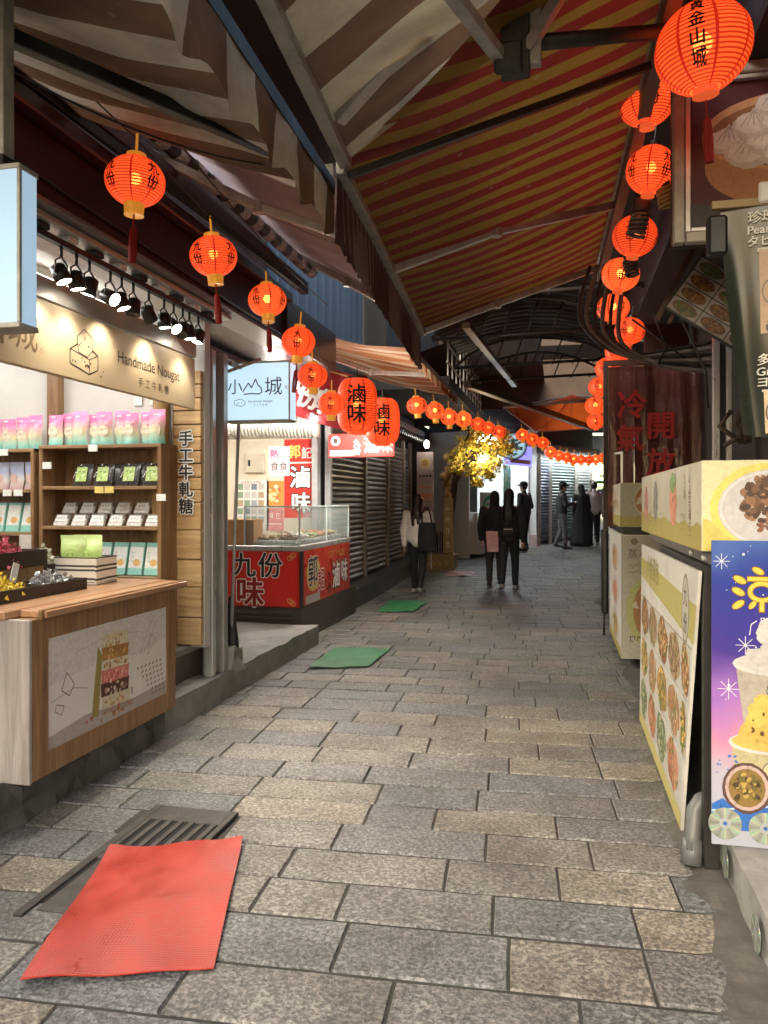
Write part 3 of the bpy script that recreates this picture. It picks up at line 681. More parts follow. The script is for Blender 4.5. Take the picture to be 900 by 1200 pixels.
for i, x in enumerate((-3.36, -3.19, -2.98, -2.8)):
    W = T(x, 4.92, 1.607) @ RZ(Rq.uniform(-6, 6)) @ Matrix.Rotation(rad(-14), 4, 'X')
    o = bpy.data.objects.new('snack_pack', pk); put(o, W); tag(o, f'{ORD[i]} black snack pack with green label from the left on the second shelf', 'pack', 'black packs with green labels')
    printed('printed_label', W @ frame((0, -.0195, 0), (1, 0, 0), (0, 0, 1)), plab, o)
for i, x in enumerate((-3.09, -2.885)):
    W = T(x, 4.95, 1.607) @ Matrix.Rotation(rad(-10), 4, 'X')
    o = bpy.data.objects.new('snack_pack', pk); put(o, W); tag(o, f'unlabelled black snack pack between the green labelled ones, {"left" if i == 0 else "right"} of the two', 'pack', 'plain black packs')
# clear boxes
CLR = seethrough('clear_box_plastic', (1, 1, 1), .82, .15)
for r_ in range(2):
    for i in range(6):
        x = -3.53 + i * .148 - r_ * .0; yy = 4.9 + r_ * .1; z0 = 1.322 + r_ * .09
        W = T(x, yy, z0) @ RZ(Rq.uniform(-4, 4)) @ Matrix.Rotation(rad(-28), 4, 'X')
        t = bpy.data.objects.new('candy_box', MB().box(-.06, .06, 0, .03, 0, .1).mesh('candy_box', CLR, bevel=.006)); put(t, W)
        tag(t, f'{ORD[i]} clear candy box from the left in the {"front" if r_ == 0 else "back"} row of the third shelf', 'box', 'clear candy boxes')
        m_ = MB(); m_.box(-.055, .055, .004, .026, .004, .06); m_.build('candy', mat('pale_candy', (.85, .78, .7), .6, var=.4, nscale=40), t, W=W, world=False)
        printed('printed_label', W @ frame((0, 0, 0), (1, 0, 0), (0, 0, 1)), rect(-.045, .045, .03, .085, (.88, .88, .88)) + rect(-.045, .045, .083, .086, (.2, .2, .24)) + rect(-.045, .045, .03, .032, (.2, .2, .24)) + scrib(0, .058, .06, .02, (.2, .2, .24), 17), t)
# teal boxes
for i in range(5):
    x = -3.32 + i * .13
    W = T(x, 4.9, .975) @ RZ(-6) @ Matrix.Rotation(rad(-12), 4, 'X')
    t = bpy.data.objects.new('gift_box', MB().box(-.06, .06, 0, .045, 0, .235).mesh('gift_box', ink((.3, .62, .55)), bevel=.003)); put(t, W)
    tag(t, f'{ORD[i]} teal and white gift box from the left on the lowest shelf', 'box', 'teal gift boxes')
    printed('printed_label', W @ frame((0, 0, 0), (1, 0, 0), (0, 0, 1)), rect(-.058, .058, .05, .2, (.8, .8, .77)) + ell(.01, .09, .03, .024, (.75, .45, .15), wob=.1) + scrib(-.03, .16, .022, .022, (.35, .45, .4), 18, 1) + scrib(-.03, .13, .022, .022, (.35, .45, .4), 19, 1) + scrib(-.03, .1, .022, .022, (.35, .45, .4), 20, 1), t)
for i in range(3):
    x = -3.8 - i * .13
    W = T(x, 4.9, 1.272) @ RZ(-6) @ Matrix.Rotation(rad(-12), 4, 'X')
    t = bpy.data.objects.new('gift_box', MB().box(-.06, .06, 0, .045, 0, .22).mesh('gift_box', ink((.3, .62, .55)), bevel=.003)); put(t, W)
    tag(t, f'teal gift box, {ORD[i]} from the right on the cut-off shelf at the left edge', 'box', 'teal gift boxes')
    printed('printed_label', W @ frame((0, 0, 0), (1, 0, 0), (0, 0, 1)), rect(-.058, .058, .05, .2, (.8, .8, .77)) + ell(.01, .09, .03, .024, (.75, .45, .15), wob=.1), t)
# vertical lettering on the boarding
vs = thing('vertical_sign', 'white outlined Chinese letters hanging down the pine boarding', 'sign', (-2.63, 5.07, 1.6))
F = frame((-2.612, 5.066, 1.95), (1, 0, 0), (0, 0, 1))
for i, ch in enumerate('手工牛軋糖'):
    z = -.122 * i
    printed('letter', F, txt(ch, 0, z, .115, (.02, .02, .02), .03, outline=(.85, .85, .83), ow=.06), vs, gap=.003, step=.0003)
tube('hanging_rod', [(-2.725, 5.07, 2.2), (-2.725, 5.07, 1.3)], .006, STEEL, vs)
# counter
ct = thing('display_counter', 'walnut framed sales counter with a nougat picture panel on the kerb', 'counter', (-2.65, 3.73, .2))
x1 = -2.345
bx('body', (-3.0, x1 - .02), (3.065, 4.4), (.215, .955), WALNUT_V, ct, .004)
bx('end_panel', (-3.0, x1 - .0), (3.04, 3.064), (.205, .957), GREYWOOD, ct, .004)
for a in ((3.066, 3.18), (4.3, 4.41)): bx('stile', (x1 - .019, x1), a, (.21, .955), WALNUT_V, ct, .003)
bx('rail', (x1 - .019, x1 - .001), (3.181, 4.299), (.21, .32), WALNUT_V, ct, .003)
bx('rail', (x1 - .019, x1 - .001), (3.181, 4.299), (.85, .955), WALNUT_V, ct, .003)
for i in range(5):
    a = -3.03 + i * .144
    bx('top_board', (a, a + .142), (3.02 if i < 4 else 3.12, 4.5), (.957, .995 if i < 4 else .99), TOPWOOD, ct, .004)
bx('top_edging', (x1 + .001, x1 + .022), (3.1, 4.5), (.95, .997), WALNUT, ct, .003)
ps = bx('picture_panel', (x1 - .019, x1 - .006), (3.182, 4.298), (.321, .849), mat('panel_print', (.72, .7, .67), .35, var=.08, nscale=3), ct, 0)
F = frame((x1 - .006, 3.182, .321), (0, 1, 0), (0, 0, 1))
it = poly([(0, 0), (1.11, 0), (1.11, .08), (.7, .06), (.3, .09), (0, .06)], (.42, .37, .34)) + poly([(0, .3), (.4, .33), (.8, .3), (1.11, .34), (1.11, .52), (0, .52)], (.64, .62, .6)) + line([(.02, .22), (.2, .25), (.32, .22)], .004, (.33, .32, .31)) + line([(.2, .42), (.5, .46), (.8, .43)], .003, (.36, .35, .34))
def slab(x0, x1_, y0, y1_, c, cols, seed, n=26):
    return poly([(x0, y0 + .012), (x1_, y0), (x1_ + .008, y1_), (x0 - .004, y1_ + .008)], c) + scatter((x0 + x1_) / 2, (y0 + y1_) / 2, (x1_ - x0) * .44, (y1_ - y0) * .36, cols, n, .012, seed, .8)
it += poly([(.345, .06), (.405, .05), (.44, .36), (.40, .42)], (.3, .24, .06))
nuts = [(.45, .26, .1), (.66, .5, .26), (.36, .2, .08), (.72, .6, .4)]
it += slab(.44, .70, .06, .135, (.62, .55, .42), nuts, 1) + slab(.43, .69, .13, .205, (.09, .025, .015), [(.7, .6, .5), (.45, .3, .2), (.2, .08, .05)], 2)
it += slab(.435, .69, .2, .275, (.62, .2, .17), [(.72, .34, .28), (.55, .12, .1), (.75, .5, .42)], 3) + slab(.445, .69, .27, .325, (.66, .6, .47), nuts, 4) + slab(.44, .685, .32, .395, (.42, .2, .05), [(.55, .3, .08), (.35, .16, .04), (.66, .45, .2)], 5) + slab(.445, .685, .39, .465, (.64, .58, .42), nuts, 6)
it += poly([(.43, .05), (.70, .035), (.78, .06), (.72, .065), (.44, .075)], (.34, .27, .22)) + scatter(.5, .045, .26, .025, [(.3, .14, .06), (.5, .25, .1), (.45, .1, .07)], 24, .012, 9)
BR = (.2, .1, .06)
it += line([(.1, .26), (.16, .22), (.2, .27), (.14, .34), (.1, .26)], .005, BR) + line([(.05, .17), (.1, .14), (.12, .18), (.06, .2), (.05, .17)], .004, BR)
it += line([(.82, .3), (.9, .42), (.97, .5)], .004, (.36, .26, .22)) + line([(.85, .29), (.95, .4), (1.0, .47)], .004, (.36, .26, .22)) + line([(.9, .28), (.99, .36), (.93, .4), (.9, .28)], .004, (.36, .26, .22))
for r_ in range(7):
    for c_ in range(4 + r_ // 2): it += ell(1.08 - c_ * .042 - r_ * .006, .04 + r_ * .03, .013, .005, BR, .5, 8)
it += rect(.725, .735, .09, .13, BR)
printed('picture', F, it, ps)
# goods on the counter
tray = thing('candy_tray', 'low black tray with yellow and silver wrapped sweets on the counter', 'tray', (-2.74, 3.45, .995))
bx('tray', (-2.86, -2.64), (2.9, 3.92), (.996, 1.0), DARKWOOD, tray, 0)
for a in ((-2.648, -2.64, 2.9, 3.92), (-2.86, -2.852, 2.9, 3.92), (-2.852, -2.648, 3.912, 3.92), (-2.852, -2.648, 3.56, 3.568)): bx('side', a[:2], a[2:], (1.0, 1.06), DARKWOOD, tray, .002)
def heap(name, cx, cy, rx, ry, z, h, m, n, seed, parent, sz=.022):
    q = random.Random(seed); b_ = MB()
    for i in range(n):
        a, r_ = q.uniform(0, 2 * PI), math.sqrt(q.random()); X_, Y_ = cx + rx * r_ * math.cos(a), cy + ry * r_ * math.sin(a)
        Mx = T(X_, Y_, z + h * (1 - r_ * r_) * q.random() + .01) @ Euler((q.uniform(0, 6), q.uniform(0, 6), q.uniform(0, 6))).to_matrix().to_4x4()
        s_ = sz * q.uniform(.8, 1.2)
        b_.add([(-1.9 * s_, -s_ * .6, 0), (-1.9 * s_, s_ * .6, 0), (-s_, 0, .3 * s_), (-s_, 0, -.3 * s_), (s_, 0, .3 * s_), (s_, 0, -.3 * s_), (1.9 * s_, -.6 * s_, 0), (1.9 * s_, .6 * s_, 0), (0, .5 * s_, 0), (0, -.5 * s_, 0)],
               [(0, 1, 2), (0, 1, 3), (2, 8, 4), (2, 4, 9), (3, 5, 8), (3, 9, 5), (2, 3, 8), (2, 9, 3), (4, 8, 5), (4, 5, 9), (4, 6, 7), (5, 6, 7)], 0, Mx)
    o = b_.build(name, m, parent); o['kind'] = 'stuff'; return o
heap('wrapped_sweets', -2.75, 3.28, .09, .25, 1.0, .12, mat('yellow_wrapper', (.75, .5, .06), .3, var=.5, nscale=30), 150, 1, tray)
heap('wrapped_sweets', -2.75, 3.73, .085, .14, 1.0, .11, mat('silver_wrapper', (.4, .4, .4), .22, .4, var=.9, nscale=40), 110, 2, tray)
def openbox(name, label, cat, x0, x1, y0, y1, z0, z1, m, th=.01):
    t = thing(name, label, cat, ((x0 + x1) / 2, (y0 + y1) / 2, z0))
    bx('bottom', (x0, x1), (y0, y1), (z0, z0 + th), m, t, 0)
    for s_ in ((x0, x0 + th, y0, y1), (x1 - th, x1, y0, y1), (x0 + th, x1 - th, y0, y0 + th), (x0 + th, x1 - th, y1 - th, y1)): bx('side', s_[:2], s_[2:], (z0 + th, z1), m, t, .001)
    return t
STR = stripes('striped_card', [(0, (.72, .68, .6)), (.42, (.06, .055, .05)), (.58, (.72, .68, .6)), (.74, (.06, .055, .05)), (.9, (.72, .68, .6))], 13, 'Z', 0, .4, dirt=.1)
pd = openbox('striped_box', 'cream box with dark stripes holding green pouches on the counter', 'box', -2.99, -2.70, 4.1, 4.32, .997, 1.16, STR)
gm = [pouch_mesh('green_pouch', .17, .2, .08, GREENP, s) for s in (7, 8)]
for i, (x, yy, a) in enumerate(((-2.9, 4.17, 4), (-2.8, 4.2, -8), (-2.86, 4.25, 10))):
    o = bpy.data.objects.new('snack_pouch', gm[i % 2]); put(o, T(x, yy, 1.09) @ RZ(a)); tag(o, ['left', 'right', 'rear'][i] + ' green snack pouch standing in the striped box', 'pouch', 'green pouches in the striped box')
    printed('printed_label', T(x, yy, 1.09) @ RZ(a) @ frame((0, -.041, 0), (1, 0, 0), (0, 0, 1)), ring(0, .08, .045, .035, .004, (.35, .5, .15)) + scrib(0, .08, .06, .03, (.3, .42, .12), 21), o)
pd2 = openbox('wooden_crate', 'dark wooden crate heaped with pink wrapped sweets behind the tray', 'crate', -3.2, -2.9, 3.3, 3.92, 1.13, 1.22, DARKWOOD)
heap('wrapped_sweets', -3.05, 3.6, .13, .28, 1.15, .17, mat('pink_wrapper', (.65, .12, .18), .3, var=.6, nscale=30), 220, 3, pd2)
bx('crate_stand', (-3.19, -2.91), (3.32, 3.9), (.997, 1.129), WALNUT_X, None)
tag(bpy.data.objects['crate_stand'], 'walnut stand raising the crate of pink sweets', 'stand')
pd3 = openbox('wooden_crate', 'small dark crate of pale wrapped sweets beside the green pouches', 'crate', -3.18, -2.98, 4.0, 4.25, .997, 1.12, DARKWOOD)
heap('wrapped_sweets', -3.08, 4.12, .08, .1, 1.06, .14, mat('pale_wrapper', (.7, .6, .45), .3, var=.7, nscale=30), 110, 4, pd3)
tag(bx('price_card', (-2.862, -2.858), (3.55, 3.6), (1.06, 1.17), ink(Wt), None, 0, T(-2.86, 3.57, 1.06) @ Matrix.Rotation(rad(-18), 4, 'X') @ T(2.86, -3.57, -1.06)), 'small white price card standing in the low black tray', 'card')
tag(bx('price_card', (-3.12, -3.04), (3.96, 3.964), (1.18, 1.3), ink((.75, .72, .66)), None, 0), 'pale price card behind the crate of pink sweets', 'card')
# maroon beam over the shop front
mbm = thing('roof_beam', 'deep maroon steel beam running above the shop spotlights', 'beam', (-2.4, 3.5, 2.85))
bx('web', (-2.5, -2.3), (-1.5, 6.25), (2.86, 3.2), MAROON, mbm, .01)
bx('flange', (-2.5, -2.22), (-1.5, 6.25), (3.201, 3.28), MAROON, mbm, .01)
bx('flange', (-2.5, -2.24), (-1.5, 6.25), (2.835, 2.859), mat('grey_gutter', (.2, .2, .2), .35, .6, var=.3), mbm, .004)
bx('soffit_panel', (-3.1, -2.28), (5.25, 7.75), (2.862, 2.9), MAROON, mbm, .004); bx('web', (-2.4, -2.28), (6.26, 7.75), (2.905, 3.25), MAROON, mbm, .006)
tube('cable', [(-2.29, 2.2, 3.02), (-2.285, 3.2, 2.96), (-2.29, 4.6, 2.93), (-2.285, 6.2, 2.9)], .008, BLACK, mbm)

# ================================================================== LIGHT BOX SIGNS
FACE = glow('lightbox_face', (.6, .84, 1.0), .32)
FACE2 = glow('lightbox_face_blue', (.52, .74, .96), .2)
def lightbox(name, label, x0, x1, y0, y1, z0, z1, face, items):
    t = thing(name, label, 'sign', ((x0 + x1) / 2, y0, z0))
    bx('case', (x0, x1), (y0, y1), (z0, z1), face, t, .004)
    e = .012
    for a in ((x0 - .003, x1 + .003, z0 - .004, z0 + e), (x0 - .003, x1 + .003, z1 - e, z1 + .004)): bx('trim', a[:2], (y0 - .004, y1 + .004), a[2:], ALU, t, .002)
    for x in (x0, x1): bx('trim', (x - .005, x + .005), (y0 - .004, y0 + .008), (z0 + e + .001, z1 - e - .001), ALU, t, .001)
    if items: printed('lettering', frame(((x0 + x1) / 2, y0, (z0 + z1) / 2), (1, 0, 0), (0, 0, 1)), items, t)
    return t
B = (.02, .02, .03)
it = txt('小', -.185, .045, .13, B, -.0) + txt('城', .14, .04, .155, B, -.0) + line([(-.12, .0), (-.07, .07), (-.045, .03), (-.01, .1), (.01, .05), (.035, .03), (.045, -.005), (.02, -.02), (-.05, -.015), (-.11, -.02)], .009, B)
it += txt('Handmade Nougat', .03, -.075, .027, (.1, .12, .2)) + txt('手 工 牛 軋 糖', .03, -.105, .019, (.1, .12, .2)) + line([(-.19, -.1), (-.13, -.115), (-.1, -.1), (-.1, -.075), (-.14, -.055), (-.19, -.07), (-.19, -.1)], .004, B) + scatter(-.145, -.085, .03, .012, [B], 6, .004, 2) + txt('金', .245, .03, .03, (.5, .1, .1))
lb = lightbox('lightbox_sign', 'glowing pale blue box sign with mountain logo hung by the steel post', -2.6, -2.06, 5.7, 5.86, 2.13, 2.6, FACE, it)
bar('bracket', (-2.47, 5.5, 2.56), (-2.47, 5.78, 2.56), .03, .03, ALU, lb); bar('bracket', (-2.62, 5.48, 2.45), (-2.3, 5.71, 2.62), .025, .025, ALU, lb)
lb2 = lightbox('lightbox_sign', 'blue box sign cut by the left edge, hanging from a steel post', -2.15, -1.593, 2.02, 2.105, 2.03, 2.52, FACE2, [])
bar('post', (-1.69, 2.06, 2.56), (-1.69, 2.06, 3.35), .05, .06, ALU, lb2); bx('bracket', (-1.73, -1.65), (2.02, 2.1), (2.525, 2.559), BLACK, lb2)

# ================================================================== LEFT: BRAISED FOOD STALL
RED = mat('red_vinyl', (.68, .025, .02), .35, var=.1, nscale=4)
st = thing('food_stall', 'red food stall with white room behind and brown plinth', 'stall', (-3.2, 8.7, 0))
PLINTH = mat('brown_plinth_board', (.06, .045, .035), .5, var=.4, nscale=4, stretch=(1, .3, 6), bump=.2)
bx('plinth', (-3.6, -2.66), (7.72, 9.98), (0, .365), PLINTH, st, .006)
for i in range(5): bx('vent_slat', (-3.4, -2.75), (7.695, 7.719), (.06 + i * .058, .095 + i * .058), PLINTH, st, .003)
bx('counter', (-3.6, -2.675), (7.73, 9.68), (.366, 1.0), RED, st, .004)
bx('counter_rim', (-3.6, -2.66), (7.705, 9.7), (.965, 1.02), CHROME, st, .004)
fp = bx('front_panel', (-3.58, -2.7), (7.712, 7.729), (.372, .96), RED, st, .002)
F = frame((-3.14, 7.712, .666), (1, 0, 0), (0, 0, 1))
GOLD = (.62, .42, .12); Bk = (.015, .012, .012); Wh = (.85, .84, .8)
it = txt('九', -.16, .15, .28, Bk, .02, outline=Wh, ow=.03) + txt('份', .14, .15, .28, Bk, .02, outline=Wh, ow=.03) + txt('味', -.085, -.14, .33, (.3, .01, .01), .03, outline=Wh, ow=.03)
for sx_, sy_ in ((1, 1), (1, -1)):
    for k in range(3): it += ring(sx_ * (.36 + .02 * k), sy_ * (.225 + .018 * k), .03, .026, .006, GOLD, 12)
it += rect(-.44, .44, -.296, -.285, (.35, .01, .01))
printed('lettering', F, it, fp)
sp_ = bx('side_panel', (-2.674, -2.66), (7.8, 9.66), (.372, .96), mat('orange_red_vinyl', (.55, .045, .02), .3, var=.15, nscale=3), st, .002)
bx('corner_trim', (-2.675, -2.655), (7.712, 7.799), (.372, .962), BLACK, st, .002)
F = frame((-2.66, 8.73, .666), (0, 1, 0), (0, 0, 1))
it = ell(-.58, .03, .25, .2, GOLD) + txt('郭', -.6, .06, .36, Bk, .02, outline=Wh, ow=.02) + txt('記', -.3, -.06, .26, (.45, .01, .01), .03, outline=Wh, ow=.04)
it += txt('九份', .02, -.05, .14, Bk, .02, vert=True) + txt('滷', .3, -.06, .34, Wh, .03, outline=Bk, ow=.045) + txt('味', .68, -.04, .31, Wh, .03, outline=Bk, ow=.045) + scrib(.35, .2, .7, .1, GOLD, 3) + rect(-.85, -.35, -.29, -.2, (.4, .38, .36))
printed('lettering', F, it, sp_)
# glass case
gc = thing('glass_case', 'lit glass display case of braised food on the red counter', 'display case', (-2.95, 8.7, 1.02))
GL = seethrough('case_glass', (.75, .82, .82), .82, .05)
for a, b_, c_ in (((-2.69, -2.682), (7.74, 9.66), (1.03, 1.43)), ((-3.3, -2.69), (7.735, 7.743), (1.03, 1.43)), ((-3.3, -2.682), (7.743, 9.66), (1.431, 1.438)), ((-3.3, -2.69), (9.66, 9.668), (1.03, 1.43))): bx('pane', a, b_, c_, GL, gc, 0)
for p0, p1 in (((-2.68, 7.733, 1.44), (-2.68, 9.67, 1.44)), ((-3.3, 7.733, 1.44), (-2.68, 7.733, 1.44)), ((-2.68, 7.733, 1.02), (-2.68, 7.733, 1.45)), ((-2.68, 9.67, 1.02), (-2.68, 9.67, 1.45)), ((-3.3, 7.733, 1.02), (-3.3, 7.733, 1.45)), ((-2.68, 8.7, 1.02), (-2.68, 8.7, 1.45))):
    bar('edge_strip', p0, p1, .016, .016, mat('pale_edge_strip', (.6, .68, .68), .3, var=0), gc)
foods = [[(.35, .2, .08), (.5, .3, .12)], [(.62, .5, .3), (.7, .6, .42)], [(.18, .09, .04), (.28, .14, .06)], [(.6, .55, .5), (.5, .4, .3)], [(.3, .32, .12), (.45, .4, .18)], [(.5, .2, .1), (.6, .3, .18)]]
Rf = random.Random(9)
for r_ in range(2):
    for i in range(6):
        x, yy = -3.13 + r_ * .27, 7.92 + i * .3
        t = thing('food_tray', f'{ORD[i]} steel tray of food from the near end, {"back" if r_ == 0 else "street side"} row of the case', 'tray', (x, yy, 1.04), group='food trays in the glass case')
        bx('tray', (x - .12, x + .12), (yy - .135, yy + .135), (1.04, 1.075), CHROME, t, .006)
        b_ = MB()
        for k in range(26): b_.ell((x + Rf.uniform(-.09, .09), yy + Rf.uniform(-.1, .1), 1.08 + Rf.uniform(0, .04)), (Rf.uniform(.02, .04), Rf.uniform(.015, .03), .018), 7)
        f_ = foods[(i + r_ * 2) % 6]; o = b_.build('food', mat('food_%d' % ((i + r_ * 2) % 6), f_[0], .4, var=.5, nscale=18), t, smooth=True); o['kind'] = 'stuff'
tag(bx('cardboard_box', (-3.5, -3.2), (7.74, 8.0), (1.021, 1.3), mat('brown_card', (.42, .2, .07), .7, var=.1), None, .004), 'plain orange brown box at the left end of the red counter', 'box')
sr = thing('stall_room', 'cream walled kitchen room behind the glass food case', 'building', (-3.8, 9.7, .2))
bx('wall', (-4.9, -3.12), (9.75, 9.83), (.2, 2.95), CREAM, sr, 0); bx('wall', (-4.95, -4.88), (5.3, 9.75), (.2, 2.95), CREAM, sr, 0)
bx('wall', (-4.88, -2.62), (5.66, 5.69), (.2, 2.05), DARK, sr, 0)
bx('floor', (-4.9, -3.1), (5.3, 9.75), (.1, .202), CONC, sr, 0); bx('ceiling', (-4.9, -2.9), (5.7, 9.8), (2.78, 2.83), mat('grey_ceiling', (.16, .15, .15), .7, var=.2), sr, 0)
bx('door_post', (-3.16, -3.08), (9.6, 9.74), (.3, 2.78), mat('grey_post', (.35, .36, .37), .4, .2, var=.15), sr, .006)
bx('door_post', (-3.06, -2.98), (9.85, 9.95), (.3, 2.9), mat('grey_post', (.35, .36, .37)), sr, .006)
tag(bx('fuse_box', (-4.12, -3.86), (9.68, 9.749), (1.88, 2.14), mat('beige_metal_box', (.5, .46, .36), .5, var=.08), None, .006), 'beige fuse box on the stall wall', 'fuse box')
bx('latch', (-4.08, -4.05), (9.67, 9.68), (1.97, 2.05), BLACK, bpy.data.objects['fuse_box'], 0)
def poster(name, label, F, wd, ht, col, items, cat='poster', th=.006, matl=None):
    t = MB().box(-wd / 2, wd / 2, -ht / 2, ht / 2, -th, 0).build(name, matl or ink(col), None, W=F, world=False)
    tag(t, label, cat)
    if items: printed('print', F, items, t)
    return t
def wallF(x, z, y=9.74): return frame((x, y, z), (1, 0, 0), (0, 0, 1))
poster('poster', 'tall red poster with white braised food lettering', wallF(-3.37, 1.8), .44, 1.05, (.6, .03, .02), txt('郭', -.08, .36, .19, (.75, .6, .15), .03) + txt('記', .1, .34, .16, Wh, .02) + txt('滷', .0, .02, .3, Wh, .035, outline=Bk, ow=.045) + txt('味', .02, -.32, .28, Wh, .035, outline=Bk, ow=.045) + rect(-.2, .2, .2, .22, Wh))
it = []
for r_ in range(5):
    for c_ in range(4): it += rect(-.2 + c_ * .1, -.12 + c_ * .1, .2 - r_ * .11, .28 - r_ * .11, Rf.choice([(.3, .35, .4), (.15, .2, .25), (.4, .3, .2), (.5, .5, .48), (.2, .3, .2)]))
poster('menu_poster', 'white price sheet of small pictures on the stall wall', wallF(-4.06, 1.45), .5, .66, (.7, .7, .68), it + scrib(0, .3, .3, .04, (.6, .05, .05), 4))
poster('poster', 'orange notice between the price sheet and the red poster', wallF(-3.72, 1.6), .24, .34, (.75, .25, .05), scatter(0, 0, .09, .12, [(.8, .55, .3), (.5, .12, .05), (.75, .65, .5)], 18, .03, 6))
poster('poster', 'pink notice below the orange one on the stall wall', wallF(-3.72, 1.25), .24, .3, (.65, .25, .25), scrib(0, .05, .18, .08, Wh, 5) + line([(-.09, -.06), (.09, -.06)], .012, Wh))
poster('hanging_notice', 'white hanging card with hot and cold food characters', frame((-3.16, 8.4, 1.96), (1, 0, 0), (0, 0, 1)), .25, .34, (.8, .78, .78), txt('熱', -.06, .085, .11, (.7, .05, .2), .02) + txt('冷', .06, .085, .11, (.2, .3, .35), .02) + txt('食食', 0, -.06, .11, (.15, .1, .12), .01) + line([(-.1, .02), (.1, .02)], .004, (.5, .3, .3)) + line([(-.1, -.13), (.1, -.13)], .006, (.5, .3, .3)))
# flexible duct
q = []
for i in range(121):
    q.append((.13 + (.012 if i % 4 in (1, 2) else -.006), i * .0115))
MB().lathe(q, 18).build('air_duct', mat('foil_duct', (.5, .48, .42), .4, .5, var=.2), None, W=T(-4.3, 9.1, 2.42) @ Matrix.Rotation(rad(90), 4, 'Y'), smooth=True, world=False)
tag(bpy.data.objects['air_duct'], 'ribbed foil air duct under the stall ceiling', 'duct')
dd = thing('broom', 'dark broom and pole leaning beside the steel corner post', 'broom', (-2.56, 5.8, .2))
tube('handle', [(-2.52, 5.62, .22), (-2.47, 5.6, 1.3), (-2.45, 5.62, 2.1)], .014, mat('grey_pole', (.35, .34, .33), .5, .3, var=.3), dd); MB().lathe([(.07, 0), (.06, .2), (.03, .4), (.02, .55)], 10).build('head', BLACK, dd, W=T(-2.52, 5.64, .2), world=False)
tag(rough_block('concrete_lump', -2.62, -2.44, 5.5, 5.72, .17, .36, CONC, amp=.05, cell=.05, seed=9), 'lump of concrete at the foot of the steel post', 'concrete')
# wires and clutter on the stall's left
tube('cable', [(-2.72, 5.75, .3), (-2.7, 5.72, 1.2), (-2.75, 5.74, 2.1)], .03, BLACK, dd)
# lit tube lamps
for i, (p0, p1, nm) in enumerate((((-2.6, 7.9, 2.40), (-2.2, 8.9, 2.36), 'in front of the red signboard'), ((-3.9, 7.2, 2.74), (-3.9, 9.4, 2.74), 'on the stall room ceiling'), ((-3.0, 7.6, 2.62), (-2.75, 9.0, 2.62), 'above the glass case'))):
    t = thing('tube_light', 'lit fluorescent tube ' + nm, 'light', p0)
    bar('tube', p0, p1, .03, .03, glow('tube_white', (1, .95, .86), 42) if i else glow('tube_outdoor', (1, .93, .8), 160), t, .004); bar('fitting', Vector(p0) + Vector((0, 0, .035)), Vector(p1) + Vector((0, 0, .035)), .05, .03, WHITE, t)
bl = thing('bulb', 'bare glaring bulb below the big drum lantern', 'light', (-2.24, 8.9, 2.3))
MB().ell((0, 0, 0), (.05, .05, .06)).build('globe', glow('bulb_white', (1, .9, .75), 90), bl, W=T(-2.3, 8.6, 2.33), smooth=True, world=False); MB().lathe([(.02, .05), (.025, .12)], 10).build('socket', BLACK, bl, W=T(-2.3, 8.6, 2.33), world=False)
# red signboards over the stall
bs = thing('signboard', 'red signboard with white braised food letters behind the drum lanterns', 'sign', (-2.42, 9.3, 2.05))
bx('panel', (-2.84, -1.99), (9.3, 9.36), (2.05, 2.34), RED, bs, .004)
printed('lettering', frame((-2.415, 9.3, 2.195), (1, 0, 0), (0, 0, 1)), txt('滷', .13, .0, .2, Wh, .025, outline=Bk, ow=.04) + txt('味', .32, .0, .19, Wh, .025, outline=Bk, ow=.04) + rect(-.4, -.1, -.13, -.06, Wh) + scrib(-.25, -.095, .26, .04, (.6, .05, .05), 2) + txt('九份', -.05, .03, .1, Wh, .02, vert=True) + ell(-.33, .06, .06, .06, Wh) + ell(-.33, .06, .03, .035, Bk), bs)
sb = thing('signboard', 'tilted dark red banner with white brush letters under the orange awning', 'sign', (-2.6, 7.9, 2.3))
F = frame((-2.58, 7.95, 2.67), (.93, .1, -.35), (.25, 0, .95))
MB().box(-.42, .42, -.3, .3, -.02, 0).build('panel', mat('dark_red_vinyl', (.3, .015, .02), .4, var=.2), sb, W=F, world=False)
printed('lettering', F, txt('九', -.25, .1, .25, Wh, .05) + txt('份', -.05, -.05, .28, Wh, .05) + txt('郭', .18, -.06, .28, Wh, .05) + line([(-.4, .27), (.4, .27)], .012, GOLD), sb)

# ================================================================== LEFT: SHUTTERED HOUSE
hs_ = thing('shuttered_house', 'closed house with brown roller shutters and a small tiled eave', 'building', (-3.3, 13.5, 0))
SLAT = mat('brown_shutter_metal', (.13, .095, .075), .36, .55, var=.2, nscale=3, dirt=.3)
def slat_mesh(ln, h=.083):
    pr = [(0, 0), (.012, .012), (.022, .035), (.02, .055), (.006, .075), (0, h - .002)]
    return MB().loft([[(a, yy, z) for a, z in pr] + [(-.012, yy, h - .002), (-.012, yy, 0)] for yy in (-ln / 2, ln / 2)])
def shutter(parent, y0, y1, x, z0, z1, m, W0=None):
    n = int((z1 - z0) / .085); me = slat_mesh(y1 - y0).mesh('slat', m)
    for i in range(n):
        o = bpy.data.objects.new('slat', me); put(o, (W0 or Matrix()) @ T(x, (y0 + y1) / 2, z0 + i * .085), parent)
sh1 = (10.15, 12.05), (12.15, 13.7), (13.85, 15.2), (15.3, 15.95)
for i, (a, b_) in enumerate(sh1): shutter(hs_, a, b_, -3.1, .28 + gz((a + b_) / 2), 2.62, SLAT)
for yy in (10.1, 12.1, 13.77, 15.25, 16.0): bx('guide_rail', (-3.12, -3.04), (yy - .04, yy + .04), (.26, 2.72), mat('brown_rail', (.2, .16, .13), .35, .5, var=.2), hs_, .004)
